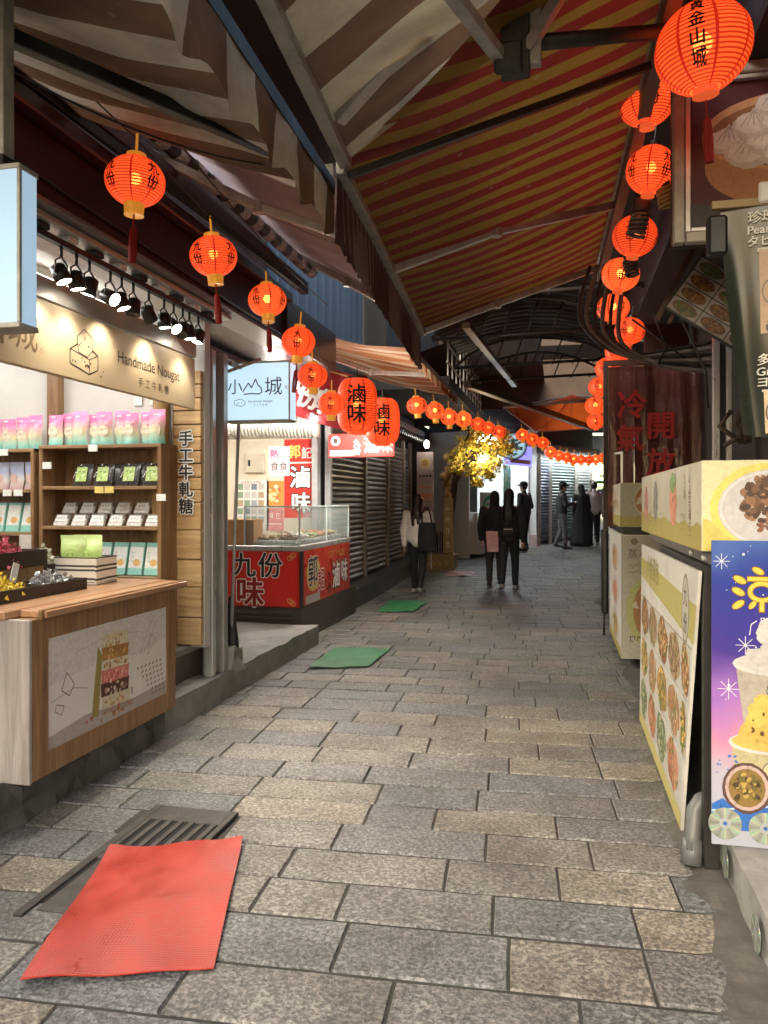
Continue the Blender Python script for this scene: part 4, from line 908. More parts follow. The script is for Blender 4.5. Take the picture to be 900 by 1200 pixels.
bx('wall', (-3.9, -3.14), (9.96, 16.4), (0, 3.2), DARK, hs_, 0); bx('upper_wall', (-4.4, -3.05), (10.0, 17), (2.74, 3.2), REDWOOD, hs_, 0)
bx('fascia', (-3.1, -2.82), (9.9, 16.3), (2.86, 2.98), wood('fascia_wood', (.07, .03, .018), (.16, .075, .045), 1), hs_, .006)
ev = MB(); 
tile = MB().tube([(0, 0, 0), (.42, 0, -.13)], .05, 8).mesh('tile', mat('black_glazed_tile', (.025, .025, .028), .3, var=.3), smooth=True)
for i in range(34):
    o = bpy.data.objects.new('roof_tile', tile); put(o, T(-3.08, 10.1 + i * .18, 2.84), hs_)
o = MB().sheet(lambda u, v: (-3.1 + u * .4, 9.98 + v * 6.3, 2.82 - u * .13), 1, 1).build('eave', DARK, hs_)
ps_ = poster('standing_sign', 'narrow pale notice board with gold emblem beside the last shutter', frame((-2.62, 15.2, 1.78), (1, 0, 0), (0, 0, 1)), .33, 1.4, (.32, .24, .22), ell(0, .48, .1, .1, (.45, .3, .08)) + ell(0, .48, .07, .07, (.25, .15, .05)) + rect(-.12, -.07, .2, .24, Bk) + rect(-.05, 0, .2, .24, Bk) + rect(.02, .06, .2, .24, Bk) + rect(.08, .13, .2, .24, Bk) + scrib(0, .1, .24, .05, (.2, .12, .1), 6) + rect(-.12, .12, -.02, 0, (.5, .12, .05)) + rect(-.12, .12, -.25, -.13, (.45, .15, .08)) + line([(-.12, -.3), (.12, -.3)], .01, Bk), 'sign', .04)
for x in (-2.75, -2.5): bar('leg', (x, 15.23, .15), (x, 15.23, 1.08), .025, .025, STEEL, ps_)
MB().ell((0, 0, 0), (.05, .05, .08)).build('lamp', glow('sign_lamp', (1, .95, .85), 14), ps_, W=T(-2.55, 15.0, 2.62), smooth=True, world=False)
# dark open doorway and planter past the shutters
dk = thing('dark_doorway', 'unlit shop doorway behind the yellow tree', 'building', (-2.8, 17, .1))
bx('wall', (-4.2, -3.0), (16.4, 16.5), (.1, 3.2), DARK, dk, 0); bx('wall', (-3.05, -3.0), (16.5, 18.2), (.1, 3.2), DARK, dk, 0)
bx('door', (-2.9, -2.2), (18.2, 18.26), (.2, 2.7), REDWOOD, dk, .006); bx('wall', (-3.05, -1.9), (18.27, 18.4), (.2, 3.6), DARK, dk, 0)
pl = thing('planter_box', 'low yellowish planter step below the pillar sign', 'planter', (-2.5, 15.6, .1))
bx('box', (-2.7, -2.05), (15.3, 15.9), (.05, .42), mat('ochre_board', (.22, .15, .06), .6, var=.3), pl, .01)
printed('lettering', frame((-2.37, 15.3, .25), (1, 0, 0), (0, 0, 1)), scrib(0, 0, .45, .12, (.45, .3, .06), 7, 4), pl)
for i in range(12): bar('picket', (-2.66 + i * .05, 15.5, .42), (-2.66 + i * .05, 15.5, .86), .022, .03, DARKWOOD, pl)
pz = thing('pillar_sign', 'weathered wooden post carrying a vertical ochre name board', 'sign', (-2.15, 15.4, .2))
MB().tube([(-2.2, 15.5, .2), (-2.18, 15.48, 1.2), (-2.2, 15.5, 2.2)], [.09, .075, .07], 10).build('post', LOGWOOD, pz, smooth=True)
bx('board', (-2.28, -2.07), (15.36, 15.4), (.45, 1.55), wood('ochre_wood', (.2, .13, .05), (.36, .25, .1), 2), pz, .01)
printed('lettering', frame((-2.175, 15.36, 1.0), (1, 0, 0), (0, 0, 1)), scrib(0, .37, .14, .16, (.55, .46, .28), 8, 1) + scrib(0, .12, .14, .16, (.55, .46, .28), 9, 1) + scrib(0, -.13, .14, .16, (.55, .46, .28), 10, 1) + scrib(0, -.37, .14, .16, (.55, .46, .28), 11, 1), pz)
Rl = random.Random(5)
for i in range(7): MB().ell((0, 0, 0), (.1, .09, .1)).build('burl', LOGWOOD, pz, W=T(-2.18 + Rl.uniform(-.08, .1), 15.42 + Rl.uniform(-.05, .05), 1.6 + i * .13), smooth=True, world=False)

# tree with yellow leaves
tr_ = thing('ginkgo_tree', 'yellow leaved tree reaching over the lane from the post', 'tree', (-2.1, 15.5, .3))
BARK = mat('bark', (.06, .045, .03), .8, var=.4, bump=.5, nscale=14)
t_ = MB().tube([(-2.2, 15.55, .3), (-2.15, 15.5, 1.2), (-2.05, 15.4, 1.9), (-1.75, 15.2, 2.3), (-1.4, 15.0, 2.6), (-1.15, 14.9, 2.9)], [.09, .08, .07, .05, .035, .015], 8)
limbs = [[(-2.05, 15.4, 1.9), (-2.0, 15.2, 2.3), (-1.8, 15.0, 2.7)], [(-1.75, 15.2, 2.3), (-1.5, 15.1, 2.2), (-1.25, 14.9, 2.25)], [(-1.4, 15, 2.6), (-1.3, 15.2, 2.4), (-1.05, 15.1, 2.5)], [(-1.75, 15.2, 2.3), (-1.8, 14.9, 2.6), (-1.6, 14.7, 2.95)]]
for l_ in limbs: t_.tube(l_, [.035, .025, .01], 6)
t_.build('trunk', BARK, tr_, smooth=True)
lf = MB()
ctrs = [(-1.75, 15.0, 2.6, .2), (-1.5, 15.0, 2.6, .24), (-1.3, 15.0, 2.5, .22), (-1.1, 14.95, 2.7, .2), (-1.4, 14.9, 2.2, .18), (-1.62, 15.0, 2.1, .15), (-1.2, 14.95, 2.25, .16), (-1.9, 15.1, 2.4, .16), (-1.0, 15, 2.5, .16), (-1.5, 14.8, 2.85, .18), (-1.95, 15.1, 2.15, .12), (-1.55, 15, 1.85, .1), (-1.32, 14.9, 2.0, .1)]
for (cx, cy, cz, r_) in ctrs:
    for i in range(230):
        d_ = Vector((Rl.gauss(0, 1), Rl.gauss(0, 1), Rl.gauss(0, .8))) * r_ * .55
        Mx = T(cx + d_.x, cy + d_.y, cz + d_.z) @ Euler((Rl.uniform(0, 6), Rl.uniform(0, 6), Rl.uniform(0, 6))).to_matrix().to_4x4(); s_ = Rl.uniform(.018, .036)
        lf.add([(0, -s_, 0), (s_ * 1.1, s_ * .5, s_ * .2), (.2 * s_, s_ * .8, 0), (-.2 * s_, s_ * .8, 0), (-s_ * 1.1, s_ * .5, s_ * .2)], [(0, 1, 2, 3, 4)], Rl.randrange(3), Mx)
leafm = [mat('leaf_gold', (.8, .58, .06), .55, var=.3), mat('leaf_ochre', (.62, .42, .05), .55, var=.3), mat('leaf_lime', (.5, .46, .07), .55, var=.3)]
lf.build('crown', leafm, tr_)['kind'] = 'stuff'

# ================================================================== FAR END OF THE LANE
fs = thing('bright_shop', 'brightly lit white and green drink shop at the bend', 'building', (-1.4, 19, .2))
A, Bp = Vector((-2.0, 17.6, 0)), Vector((-.78, 20.7, 0)); dA = (Bp - A).normalized()
nA = Vector((dA.y, -dA.x, 0))
def onA(s_, out=0., z=0.): return A + dA * s_ + nA * out + Vector((0, 0, z))
LA = (Bp - A).length
zf_ = gz(19)
WL = mat('lit_shop_white', (.75, .75, .75), .5, var=.05)
bar('back_wall', onA(0, -1.6, 1.6), onA(LA, -1.6, 1.6), .05, 3.0, WL, fs); bar('side_wall', onA(0, -1.6, 1.6), onA(0, .0, 1.6), .05, 3.0, WL, fs); bar('side_wall', onA(LA, -1.6, 1.6), onA(LA, 0, 1.6), .05, 3.0, WL, fs)
bar('ceiling', onA(0, -.8, 3.05), onA(LA, -.8, 3.05), 1.6, .05, WL, fs)
bar('lintel', onA(0, .02, 2.95), onA(LA, .02, 2.95), .1, .3, WL, fs); bar('upper_wall', onA(-.3, -.1, 4.2), onA(LA + .4, -.1, 4.2), .1, 2.2, DARK, fs)
bar('counter', onA(.1, -.1, .75), onA(2.3, -.1, .75), .5, .95, WL, fs)
for k in range(3): bar('ceiling_light', onA(.5 + k, -.5, 2.99), onA(.9 + k, -.5, 2.99), .8, .04, glow('shop_tube', (.9, 1, .97), 8), fs)
poster('drink_poster', 'yellow menu panel inside the bright shop', frame(onA(.9, -1.4, 2.3), dA, (0, 0, 1)), 1.3, .7, (.7, .5, .05), scrib(0, .15, .8, .13, (.35, .22, .02), 12) + line([(-.5, -.1), (.5, -.1)], .04, (.4, .25, .05)), 'poster')
poster('drink_poster', 'green and white round logo board below the yellow menu panel', frame(onA(.55, .22, 1.3), dA, (0, 0, 1)), .9, .8, (.62, .75, .68), ring(0, 0, .32, .32, .08, (.05, .45, .3)) + ell(0, 0, .2, .16, (.3, .65, .5)) + scatter(0, -.02, .12, .08, [(.1, .4, .2), (.75, .8, .75)], 10, .04, 3), 'poster')
poster('drink_banner', 'green hanging banner with drinks at the bright shop front', frame(onA(1.75, .12, 2.1), dA, (0, 0, 1)), .42, 1.3, (.2, .5, .3), ell(0, .4, .14, .1, (.6, .75, .55)) + scatter(0, 0, .14, .4, [(.7, .75, .3), (.75, .75, .65), (.15, .4, .2)], 18, .05, 8) + scrib(0, -.4, .2, .2, (.75, .75, .6), 22, 1), 'banner')
wc = thing('white_column', 'white tiled column between the bright shop and the grey shutters', 'column', (-.7, 20.9, .25))
bx('shaft', (-.98, -.58), (20.75, 21.2), (.2, 3.4), WHITE, wc, .01); bx('foot', (-1.0, -.56), (20.72, 21.22), (.15, .6), mat('pink_tile', (.45, .33, .32), .4, var=.1), wc, .01)
rs = thing('round_sign', 'round lit sign with green and blue picture over the bright shop', 'sign', (-1.0, 17.2, 2.4))
Fr = frame((-1.0, 17.3, 2.72), (1, .05, 0), (0, 0, 1))
MB().lathe([(.3, -.1), (.31, -.05), (.31, .0), (.285, .0)], 28).build('case', BLACK, rs, W=Fr, smooth=True, world=False)
MB().lathe([(.001, .003), (.284, .002)], 28, caps=False).build('face', glow('round_sign_face', (.4, .7, .85), .3), rs, W=Fr, world=False)
printed('picture', Fr, scatter(0, 0, .2, .2, [(.1, .4, .25), (.2, .45, .65), (.6, .7, .65), (.1, .3, .2), (.5, .6, .3)], 60, .035, 4) + ring(0, 0, .28, .28, .02, (.7, .8, .8)), rs, gap=.005)
bar('arm', (-1.3, 17.35, 2.72), (-2.0, 17.7, 2.8), .05, .05, BLACK, rs)
pg = thing('lightbox_sign', 'violet and blue lit sign beside the round one', 'sign', (-.7, 18.4, 2.4))
bar('case', onA(1.2, .35, 2.62), onA(2.6, .35, 2.62), .12, .5, glow('violet_face', (.3, .28, .95), .45), pg)
printed('lettering', frame(onA(1.9, .412, 2.62), dA, (0, 0, 1)), rect(-.6, .6, -.2, -.1, (.7, .65, .85)) + scrib(0, .06, .8, .16, (.75, .75, .85), 13), pg)
# grey shutters facing down the lane
A2, B2 = Vector((-.55, 21.3, 0)), Vector((1.05, 24.2, 0)); d2 = (B2 - A2).normalized(); n2 = Vector((d2.y, -d2.x, 0))
fh = thing('far_house', 'house with pale green and grey roller shutters closing the view', 'building', (.2, 22.8, .3))
Wf = frame((A2.x, A2.y, 0), n2, d2.cross(n2) * -1)
Wf = Matrix(((n2.x, d2.x, 0, A2.x), (n2.y, d2.y, 0, A2.y), (0, 0, 1, 0), (0, 0, 0, 1)))
GS = mat('pale_green_shutter', (.22, .28, .27), .4, .4, var=.2, nscale=3); GS2 = mat('blue_grey_shutter', (.2, .23, .3), .4, .4, var=.2, nscale=3); GS3 = mat('white_shutter', (.5, .52, .52), .4, .3, var=.1)
shutter(fh, .05, .55, 0, .4, 2.75, GS2, Wf); shutter(fh, .65, 2.05, 0, .42, 2.75, GS, Wf); shutter(fh, 2.2, 3.0, 0, .45, 2.75, GS3, Wf)
def onW(x, y, z): return Wf @ Vector((x, y, z))
bar('wall', onW(-.15, -.1, 2.4), onW(-.15, 3.4, 2.4), .1, 4.6, mat('far_wall', (.2, .19, .2), .7, var=.2), fh)
for yy in (0, .6, 2.12, 3.05): bar('guide_rail', onW(.03, yy, .3), onW(.03, yy, 2.8), .07, .09, ALU, fh)
bar('head_box', onW(.1, 0, 2.9), onW(.1, 3.1, 2.9), .35, .28, mat('head_box_paint', (.3, .3, .3), .5, var=.2), fh)
pf = thing('lit_shopfront', 'yellow green glowing shop front at the far right bend', 'building', (1.6, 26, .4))
bar('wall', (1.0, 25.6, 1.8), (3.2, 26.3, 1.8), .1, 3.6, WL, pf)
bar('sign_panel', (1.05, 25.5, 2.35), (3.0, 26.15, 2.35), .06, .7, glow('far_sign', (.75, .85, .45), 1.2), pf); bar('lit_window', (1.1, 25.5, 1.4), (3.0, 26.15, 1.4), .06, .9, glow('far_window', (.95, .85, .6), 1.0), pf)
printed('lettering', frame((1.6, 25.62, 2.35), (.95, .31, 0), (0, 0, 1)), scrib(0, .05, .8, .34, (.5, .25, .05), 14, 3) + rect(-.5, .5, -.3, -.2, (.2, .4, .2)), pf, gap=.05)

# ================================================================== BUILDINGS ABOVE AND BEHIND
bw = thing('blue_sheet_wall', 'blue grey corrugated sheet wall above the orange striped awning', 'wall', (-3, 8, 3.2))
b_ = MB(); n = 110
b_.sheet(lambda u, v: (-2.95 + .022 * math.sin(u * n * .9), 6.32 + u * 5.2, 3.25 + v * 3.6), n, 1); b_.build('sheet', mat('blue_grey_sheet', (.1, .14, .19), .5, .2, var=.2, nscale=2, stretch=(1, 1, .3), dirt=.3), bw, smooth=True)
bx('return_wall', (-2.94, -2.5), (6.31, 6.36), (2.96, 4.9), DARK, bw, 0)
rb = thing('right_building', 'dark fronted building behind the food carts', 'building', (1.6, 3, 0))
DW = mat('dark_maroon_wall', (.035, .012, .01), .55, var=.5, nscale=3)
bx('wall', (1.35, 1.5), (.2, 8.8), (0, 3.55), mat('dark_stall_wall', (.02, .014, .012), .7, var=.4), rb, 0)
bar('wall', (1.25, 8.8, 1.8), (2.5, 25.2, 1.8), .12, 3.6, DARK, rb, 0)
bx('upper_wall', (.78, .9), (.8, 9.5), (3.45, 5.0), DW, rb, 0); bx('soffit', (.78, 1.5), (.8, 9.5), (3.4, 3.449), DARK, rb, 0)
bar('upper_wall', (.82, 9.5, 5.3), (1.9, 25, 5.3), .12, 4.0, DARK, rb, 0)
bx('end_wall', (.9, 1.35), (8.7, 8.78), (0, 3.4), REDWOOD, rb, 0)
lbld = thing('left_upper_building', 'dark upper storey with railings above the shutters', 'building', (-2.5, 13.5, 3.1))
bx('floor_slab', (-4.2, -1.62), (11.6, 17.5), (3.22, 3.4), DARK, lbld, 0); bx('wall', (-4.2, -2.6), (11.58, 17.5), (3.4, 7), DARK, lbld, 0)
for yy in range(12): bar('railing_post', (-1.66, 11.7 + yy * .5, 3.4), (-1.66, 11.7 + yy * .5, 4.2), .025, .025, STEEL, lbld)
for z in (3.62, 3.9, 4.2): bar('railing', (-1.66, 11.6, z), (-1.66, 17.5, z), .03, .03, STEEL, lbld)
bx('eave', (.36, .8), (-.5, 10.5), (4.0, 4.04), DARK, rb, 0)  # added cover over the gap, keeps skylight off the upper wall
ut = thing('upper_tarp', 'dark tarpaulin strip above the gap between the awnings', 'tarpaulin', (-1, 2.5, 3.9))
MB().sheet(lambda u, v: (-2.0 + v * 1.45, .3 + u * 6.6, 3.75 + .08 * math.sin(u * 9) + .1 * math.sin(v * 3)), 24, 4).build('cloth', mat('black_tarp', (.02, .02, .022), .7, var=.3), ut, smooth=True)
bt = thing('brown_tarp', 'brown tarpaulin hanging under the roof beyond the trusses', 'tarpaulin', (0, 16.8, 3.6))
MB().sheet(lambda u, v: (-2.6 + u * 4.8, 16.85 + .05 * math.sin(u * 14), 3.5 + v * 1.9), 40, 6).build('cloth', mat('brown_tarp_cloth', (.09, .062, .045), .8, var=.35, nscale=3), bt, smooth=True)
MB().sheet(lambda u, v: (-2.4 + u * 2.1, 12.9 + v * 4.0, 4.0 + .3 * math.sin(u * 2.5) * (1 - .5 * v)), 10, 8).build('cloth', mat('brown_tarp_cloth', (.09, .062, .045)), bt, smooth=True)
MB().sheet(lambda u, v: (-.3 + u * 2.3, 12.9 + v * 1.3, 4.05), 6, 4).build('cloth', mat('brown_tarp_cloth', (.09, .062, .045)), bt, smooth=True)
rf = thing('lane_roof', 'dark corrugated roof spanning the middle of the lane', 'roof', (-.5, 10, 4))
CORR = mat('dark_roof_sheet', (.03, .026, .024), .6, .2, var=.4, nscale=3)
b_ = MB(); b_.sheet(lambda u, v: (-1.75 + v * 2.6, 6.45 + u * 6.55, 3.95 + .02 * math.sin(u * 170) + .25 * math.sin(v * PI)), 160, 6); b_.build('sheet', CORR, rf, smooth=True)
b_ = MB(); b_.sheet(lambda u, v: (-2.2 + v * 4.6, 17.2 + u * 9, 3.75 + .02 * math.sin(u * 170)), 160, 2); b_.build('sheet', CORR, rf, smooth=True)
for k, yy in enumerate((7.3, 9.2, 11.4, 12.9)):
    t = thing('roof_truss', f'{ORD[k]} dark arched steel truss from the camera under the lane roof', 'truss', (-.45, yy, 3.4), group='arched trusses')
    zc = 3.42 + .03 * k
    tube('chord', [(-1.5, yy, zc), (.75, yy, zc + .05)], .022, PIPE_DARK, t)
    arch = [(-1.5 + 2.25 * i / 12, yy, zc + .42 * math.sin(PI * i / 12) ** .7 + .02) for i in range(13)]
    tube('arch', arch, .02, PIPE_DARK, t)
    for i in range(1, 8):
        x0 = -1.5 + 2.25 * i / 8; a_ = zc + .42 * math.sin(PI * (i + .5) / 8.0) ** .7 if i < 7 else zc + .1
        tube('web', [(x0, yy, zc), (x0 + .14, yy, a_)], .011, PIPE_DARK, t, 6)
tag(bar('roof_purlin', (-.98, 8.3, 3.4), (-.78, 14.0, 3.58), .09, .06, wood('old_tan_beam', (.05, .028, .012), (.15, .085, .03), 1, sc=.7)), 'peeling tan beam along the dark roof', 'beam')
tag(bar('roof_purlin', (-1.3, 11.2, 3.2), (.7, 17.0, 3.05), .12, .1, wood('old_tan_beam', (.1, .06, .03), (.3, .2, .1))), 'brown beam crossing in front of the orange canopy', 'beam')
og = thing('orange_canopy', 'glowing orange canopy on spoke ribs at the bend', 'canopy', (.3, 15, 3.1))
OR = stripes('orange_canopy_cloth', [(0, (.75, .13, .02)), (.9, (.6, .1, .02))], 2, 'X', .75, 0, dirt=.2)
apex = Vector((.25, 15.2, 3.55)); rim = [Vector(p) for p in ((-.95, 13.6, 3.15), (1.1, 13.3, 3.2), (1.5, 16.6, 3.05), (-.5, 17.0, 3.0))]
b_ = MB()
for i in range(4):
    p, q_ = rim[i], rim[(i + 1) % 4]
    b_.sheet(lambda u, v, p=p, q_=q_: tuple(apex.lerp(p.lerp(q_, u), v) - Vector((0, 0, .08 * math.sin(PI * v)))), 8, 6)
b_.build('cloth', OR, og, smooth=True)
for p in rim: tube('rib', [tuple(apex - Vector((0, 0, .03))), tuple(p - Vector((0, 0, .03)))], .014, ALU, og)
for i in range(4): tube('rim_tube', [tuple(rim[i]), tuple(rim[(i + 1) % 4])], .018, ALU, og)

for i_, (p0, p1, nm) in enumerate(((onW(.35, .1, 2.72), onW(.35, 3.0, 2.72), 'above the pale green shutters'), (onA(.3, .3, 2.95), onA(2.4, .3, 2.95), 'along the front of the bright shop'))):
    t = thing('tube_light', 'long lit tube ' + nm, 'light', tuple(p0)); bar('tube', p0, p1, .04, .04, glow('tube_cool', (.95, 1, 1), 28), t); bar('fitting', p0 + Vector((0, 0, .04)), p1 + Vector((0, 0, .04)), .06, .03, WHITE, t)
t = thing('bulb', 'small lit bulb shining through the yellow leaves', 'light', (-1.42, 14.75, 2.3))
MB().ell((0, 0, 0), (.05, .05, .06)).build('globe', glow('bulb_warm', (1, .85, .6), 80), t, W=T(-1.42, 14.72, 2.3), smooth=True, world=False); MB().lathe([(.02, .05), (.02, .13)], 10).build('socket', BLACK, t, W=T(-1.42, 14.72, 2.3), world=False)

# ================================================================== AWNINGS
def awning(name, label, P00, P10, P01, P11, m, sag=.05, barm=STEEL, val=None, valm=None, arms=(), roller=True, nu=24, nv=60, rev=1):
    P00, P10, P01, P11 = map(Vector, (P00, P10, P01, P11))   # wall near, front near, wall far, front far
    t = thing(name, label, 'awning', tuple((P00 + P01) / 2))
    u = P11 - P01; u.z = 0; u.normalize(); yv = Vector((0, 0, 1)).cross(u)
    Wm = Matrix(((u.x, yv.x, 0, P00.x), (u.y, yv.y, 0, P00.y), (0, 0, 1, P00.z), (0, 0, 0, 1))); inv = Wm.inverted()
    b_ = MB()
    b_.sheet(lambda a, c: tuple(inv @ (P00.lerp(P10, a).lerp(P01.lerp(P11, a), c) - Vector((0, 0, sag * math.sin(PI * a) + (.012 * math.sin(c * 26) + .02 * math.sin(c * 9 + a * 3) + .008 * math.sin(c * 50 + a * 11)) * math.sin(PI * a))))), nu, nv)
    b_.build('canopy', m, t, W=Wm, smooth=True, world=False)
    bar('front_bar', P10, P11, .05, .06, barm, t)
    if roller: tube('roller', [tuple(P00), tuple(P01)], .045, barm, t)
    if val:
        drop, waves, out = val; ln = (P11 - P10).length; d = (P11 - P10).normalized(); o_ = Vector((d.y, -d.x, 0)) * out
        b_ = MB()
        def vf(a, c):
            p = P10 + d * ln * a + Vector((0, 0, .0)) + o_ * (.02 + .02 * math.sin(a * waves * 2 * PI) * (1 - c))
            return tuple(inv @ (p - Vector((0, 0, (1 - c) * drop * (1 + .25 * abs(math.sin(a * waves * PI)))))))
        b_.sheet(vf, 90, 4); b_.build('valance', valm or m, t, W=Wm, smooth=True, world=False)
    for pts in arms: 
        for p0, p1 in zip(pts, pts[1:]): bar('arm', p0, p1, .045, .05, barm, t, .004)
        if len(pts) > 2: MB().lathe([(.035, -.035), (.035, .035)], 12).build('elbow', barm, t, W=T(*pts[1]), world=False)
    return t
BEI, BRN = (.6, .54, .43), (.2, .115, .065)
SB = stripes('beige_brown_awning_cloth', [(0, BRN), (.5, BEI)], 2.7, 'Y', .42, .1, dirt=.6, uneven=.06)
SB2 = stripes('tan_brown_awning_cloth', [(0, BRN), (.48, (.64, .54, .36))], 2.6, 'Y', .4, .45, dirt=.5, uneven=.05)
SV = stripes('valance_cloth', [(0, BRN), (.5, (.6, .54, .43))], 2.2, 'Y', .4, .0, dirt=.6, uneven=.1)
RY = stripes('red_yellow_awning_cloth', [(0, (.23, .022, .014)), (.52, (.29, .16, .025))], 5.9, 'Y', .16, .1, dirt=.4, uneven=.03)
SG = stripes('dark_ribbed_valance', [(0, (.06, .03, .03)), (.55, (.17, .13, .125))], 9.0, 'Y', .1, 0, dirt=.3)
MV = mat('mauve_sheet', (.26, .2, .205), .6, var=.15, nscale=2)
MVt = stripes('mauve_awning_cloth', [(0, (.68, .56, .56)), (.97, (.4, .3, .3))], 1.0, 'Y', .55, .3, dirt=.25)
OB = stripes('orange_beige_awning_cloth', [(0, (.36, .13, .04)), (.3, (.5, .36, .24)), (.5, (.3, .09, .03)), (.78, (.46, .3, .18))], 1.2, 'Y', .3, 0, dirt=.4)
awning('striped_awning', 'weathered beige and brown striped awning on the left, nearest the camera', (-2.5, .9, 3.47), (-.93, .9, 2.9), (-2.5, 3.22, 3.47), (-1.0, 3.3, 2.9), SB, .05, BLACK, (.2, 7, 1), SV, [[(-2.45, 1.7, 2.9), (-1.75, 2.05, 2.98), (-1.14, 3.2, 3.0)]])
awning('striped_awning', 'tan and brown striped awning at the top, right of the hanging valance', (.57, .9, 3.5), (-.77, 1.5, 2.93), (.5, 2.5, 3.5), (-.87, 3.1, 2.92), SB2, .03, STEEL, None, None, [[(.0, 2.2, 3.36), (-.45, 2.55, 3.1), (-.8, 2.75, 2.92)]])
awning('striped_awning', 'large red and yellow striped awning over the middle of the lane', (.46, 2.1, 3.52), (-.9, 3.14, 2.92), (.34, 6.78, 3.52), (-1.12, 6.38, 2.92), RY, .04, STEEL, (.26, 26, -1), SG, [[(.36, 5.25, 3.44), (-.37, 4.7, 3.14), (-.98, 4.55, 2.9)], [(.34, 6.6, 3.44), (-.5, 6.4, 3.13), (-1.08, 6.25, 2.9)]])
lm = awning('plain_awning', 'mauve grey awning over the left lantern row', (-2.5, 3.1, 3.78), (-1.1, 3.6, 3.12), (-2.5, 6.15, 3.78), (-1.27, 6.3, 3.1), MVt, .03, ALU, None, None, [[(-2.2, 5.9, 3.56), (-1.7, 6.1, 3.3), (-1.3, 6.24, 3.08)], [(-2.3, 4.0, 3.5), (-1.75, 4.3, 3.25), (-1.2, 4.4, 3.06)]])
pr = thing('wrapped_pole', 'dark pole wrapped with pale patterned bands under the mauve awning', 'pole', (-2.0, 5, 3.4))
tube('pole', [(-2.2, 3.6, 3.55), (-2.0, 6.1, 3.4)], .045, PIPE_DARK, pr, 12)
for i in range(13):
    a = Vector((-2.2, 3.6, 3.55)).lerp(Vector((-2.0, 6.1, 3.4)), (i + .4) / 13); b2_ = Vector((-2.2, 3.6, 3.55)).lerp(Vector((-2.0, 6.1, 3.4)), (i + .85) / 13)
    tube('band', [tuple(a), tuple(b2_)], .05, mat('pale_band', (.4, .38, .36), .5, var=.7, nscale=50), pr, 12)
tag(bar('roof_rail', (-2.25, 2.6, 3.42), (-2.1, 6.2, 3.3), .06, .1, MAROON), 'dark red rail beside the wrapped pole', 'rail')
tag(bar('roof_rail', (-2.3, 2.6, 3.36), (-1.95, 5.6, 3.16), .03, .05, BLACK), 'thin black rail the left lanterns hang from', 'rail')
awning('striped_awning', 'orange and beige striped awning above the drum lanterns', (-2.9, 7.7, 3.42), (-1.5, 7.7, 3.06), (-2.9, 11.4, 3.42), (-1.5, 11.4, 3.06), OB, .05, ALU, (.12, 10, 1), OB, [[(-2.8, 8.6, 3.25), (-2.2, 9.0, 3.05), (-1.55, 9.0, 3.0)]])
# loose bars and brackets overhead
tag(tube('overhead_pipe', [(-.1, 2.8, 3.14), (.9, 3.69, 3.62)], .03, PIPE_DARK), 'thick dark pipe crossing above the framed dumpling picture', 'pipe')
tag(bar('overhead_bar', (-.86, 3.1, 2.86), (.42, 3.55, 3.42), .03, .03, PIPE_DARK), 'thin dark bar crossing the red striped awning', 'bar')
br = thing('awning_bracket', 'rusty bracket cluster where the top awning arms meet', 'bracket', (-.2, 3.2, 3.25))
bx('plate', (-.2, -.1), (2.72, 2.78), (3.0, 3.4), IRON, br, .004); bar('strut', (-.34, 2.2, 3.02), (-.19, 2.72, 3.04), .045, .04, ALU, br); bar('strut', (.0, 2.72, 3.24), (-.11, 2.74, 3.08), .04, .04, STEEL, br); bx('knuckle', (-.22, -.12), (2.66, 2.72), (2.99, 3.08), PIPE_DARK, br, .01); bx('plate', (-.1, -.06), (2.73, 2.77), (3.03, 3.36), STEEL, br, .003)
tag(bar('gutter_rail', (.44, 2.6, 3.44), (.35, 6.9, 3.44), .06, .09, mat('grey_brown_rail', (.14, .12, .11), .5, .3, var=.3)), 'grey rail carrying the right edge of the red awning', 'rail')
wc_ = thing('corner_bracket', 'white sheet metal corner at the end of the mauve awning', 'bracket', (-1.4, 3.5, 3.1))
bar('flange', (-1.55, 3.45, 3.17), (-1.25, 3.55, 3.05), .1, .012, WHITE, wc_); bar('flange', (-1.25, 3.55, 3.05), (-1.2, 3.5, 3.16), .1, .012, WHITE, wc_)
for k, (P, nm) in enumerate((([(-2.2, 2.6, 3.25), (-1.6, 3.0, 2.93), (-1.1, 3.3, 3.0)], 'across the nearest left lantern'), ([(-1.9, 3.2, 3.4), (-1.85, 4.6, 3.1), (-1.9, 6.2, 3.15)], 'drooping along the mauve awning'), ([(.1, 2.9, 3.5), (.25, 3.0, 3.42), (.45, 3.1, 3.5)], 'looping at the top edge'))):
    P = [Vector(p) for p in P]; pts = []
    for i in range(17):
        s_ = i / 16; pts.append(tuple((1 - s_) ** 2 * P[0] + 2 * s_ * (1 - s_) * P[1] + s_ * s_ * P[2]))
    tag(tube('wire', pts, .005, BLACK, None, 5), 'thin black wire ' + nm, 'wire')

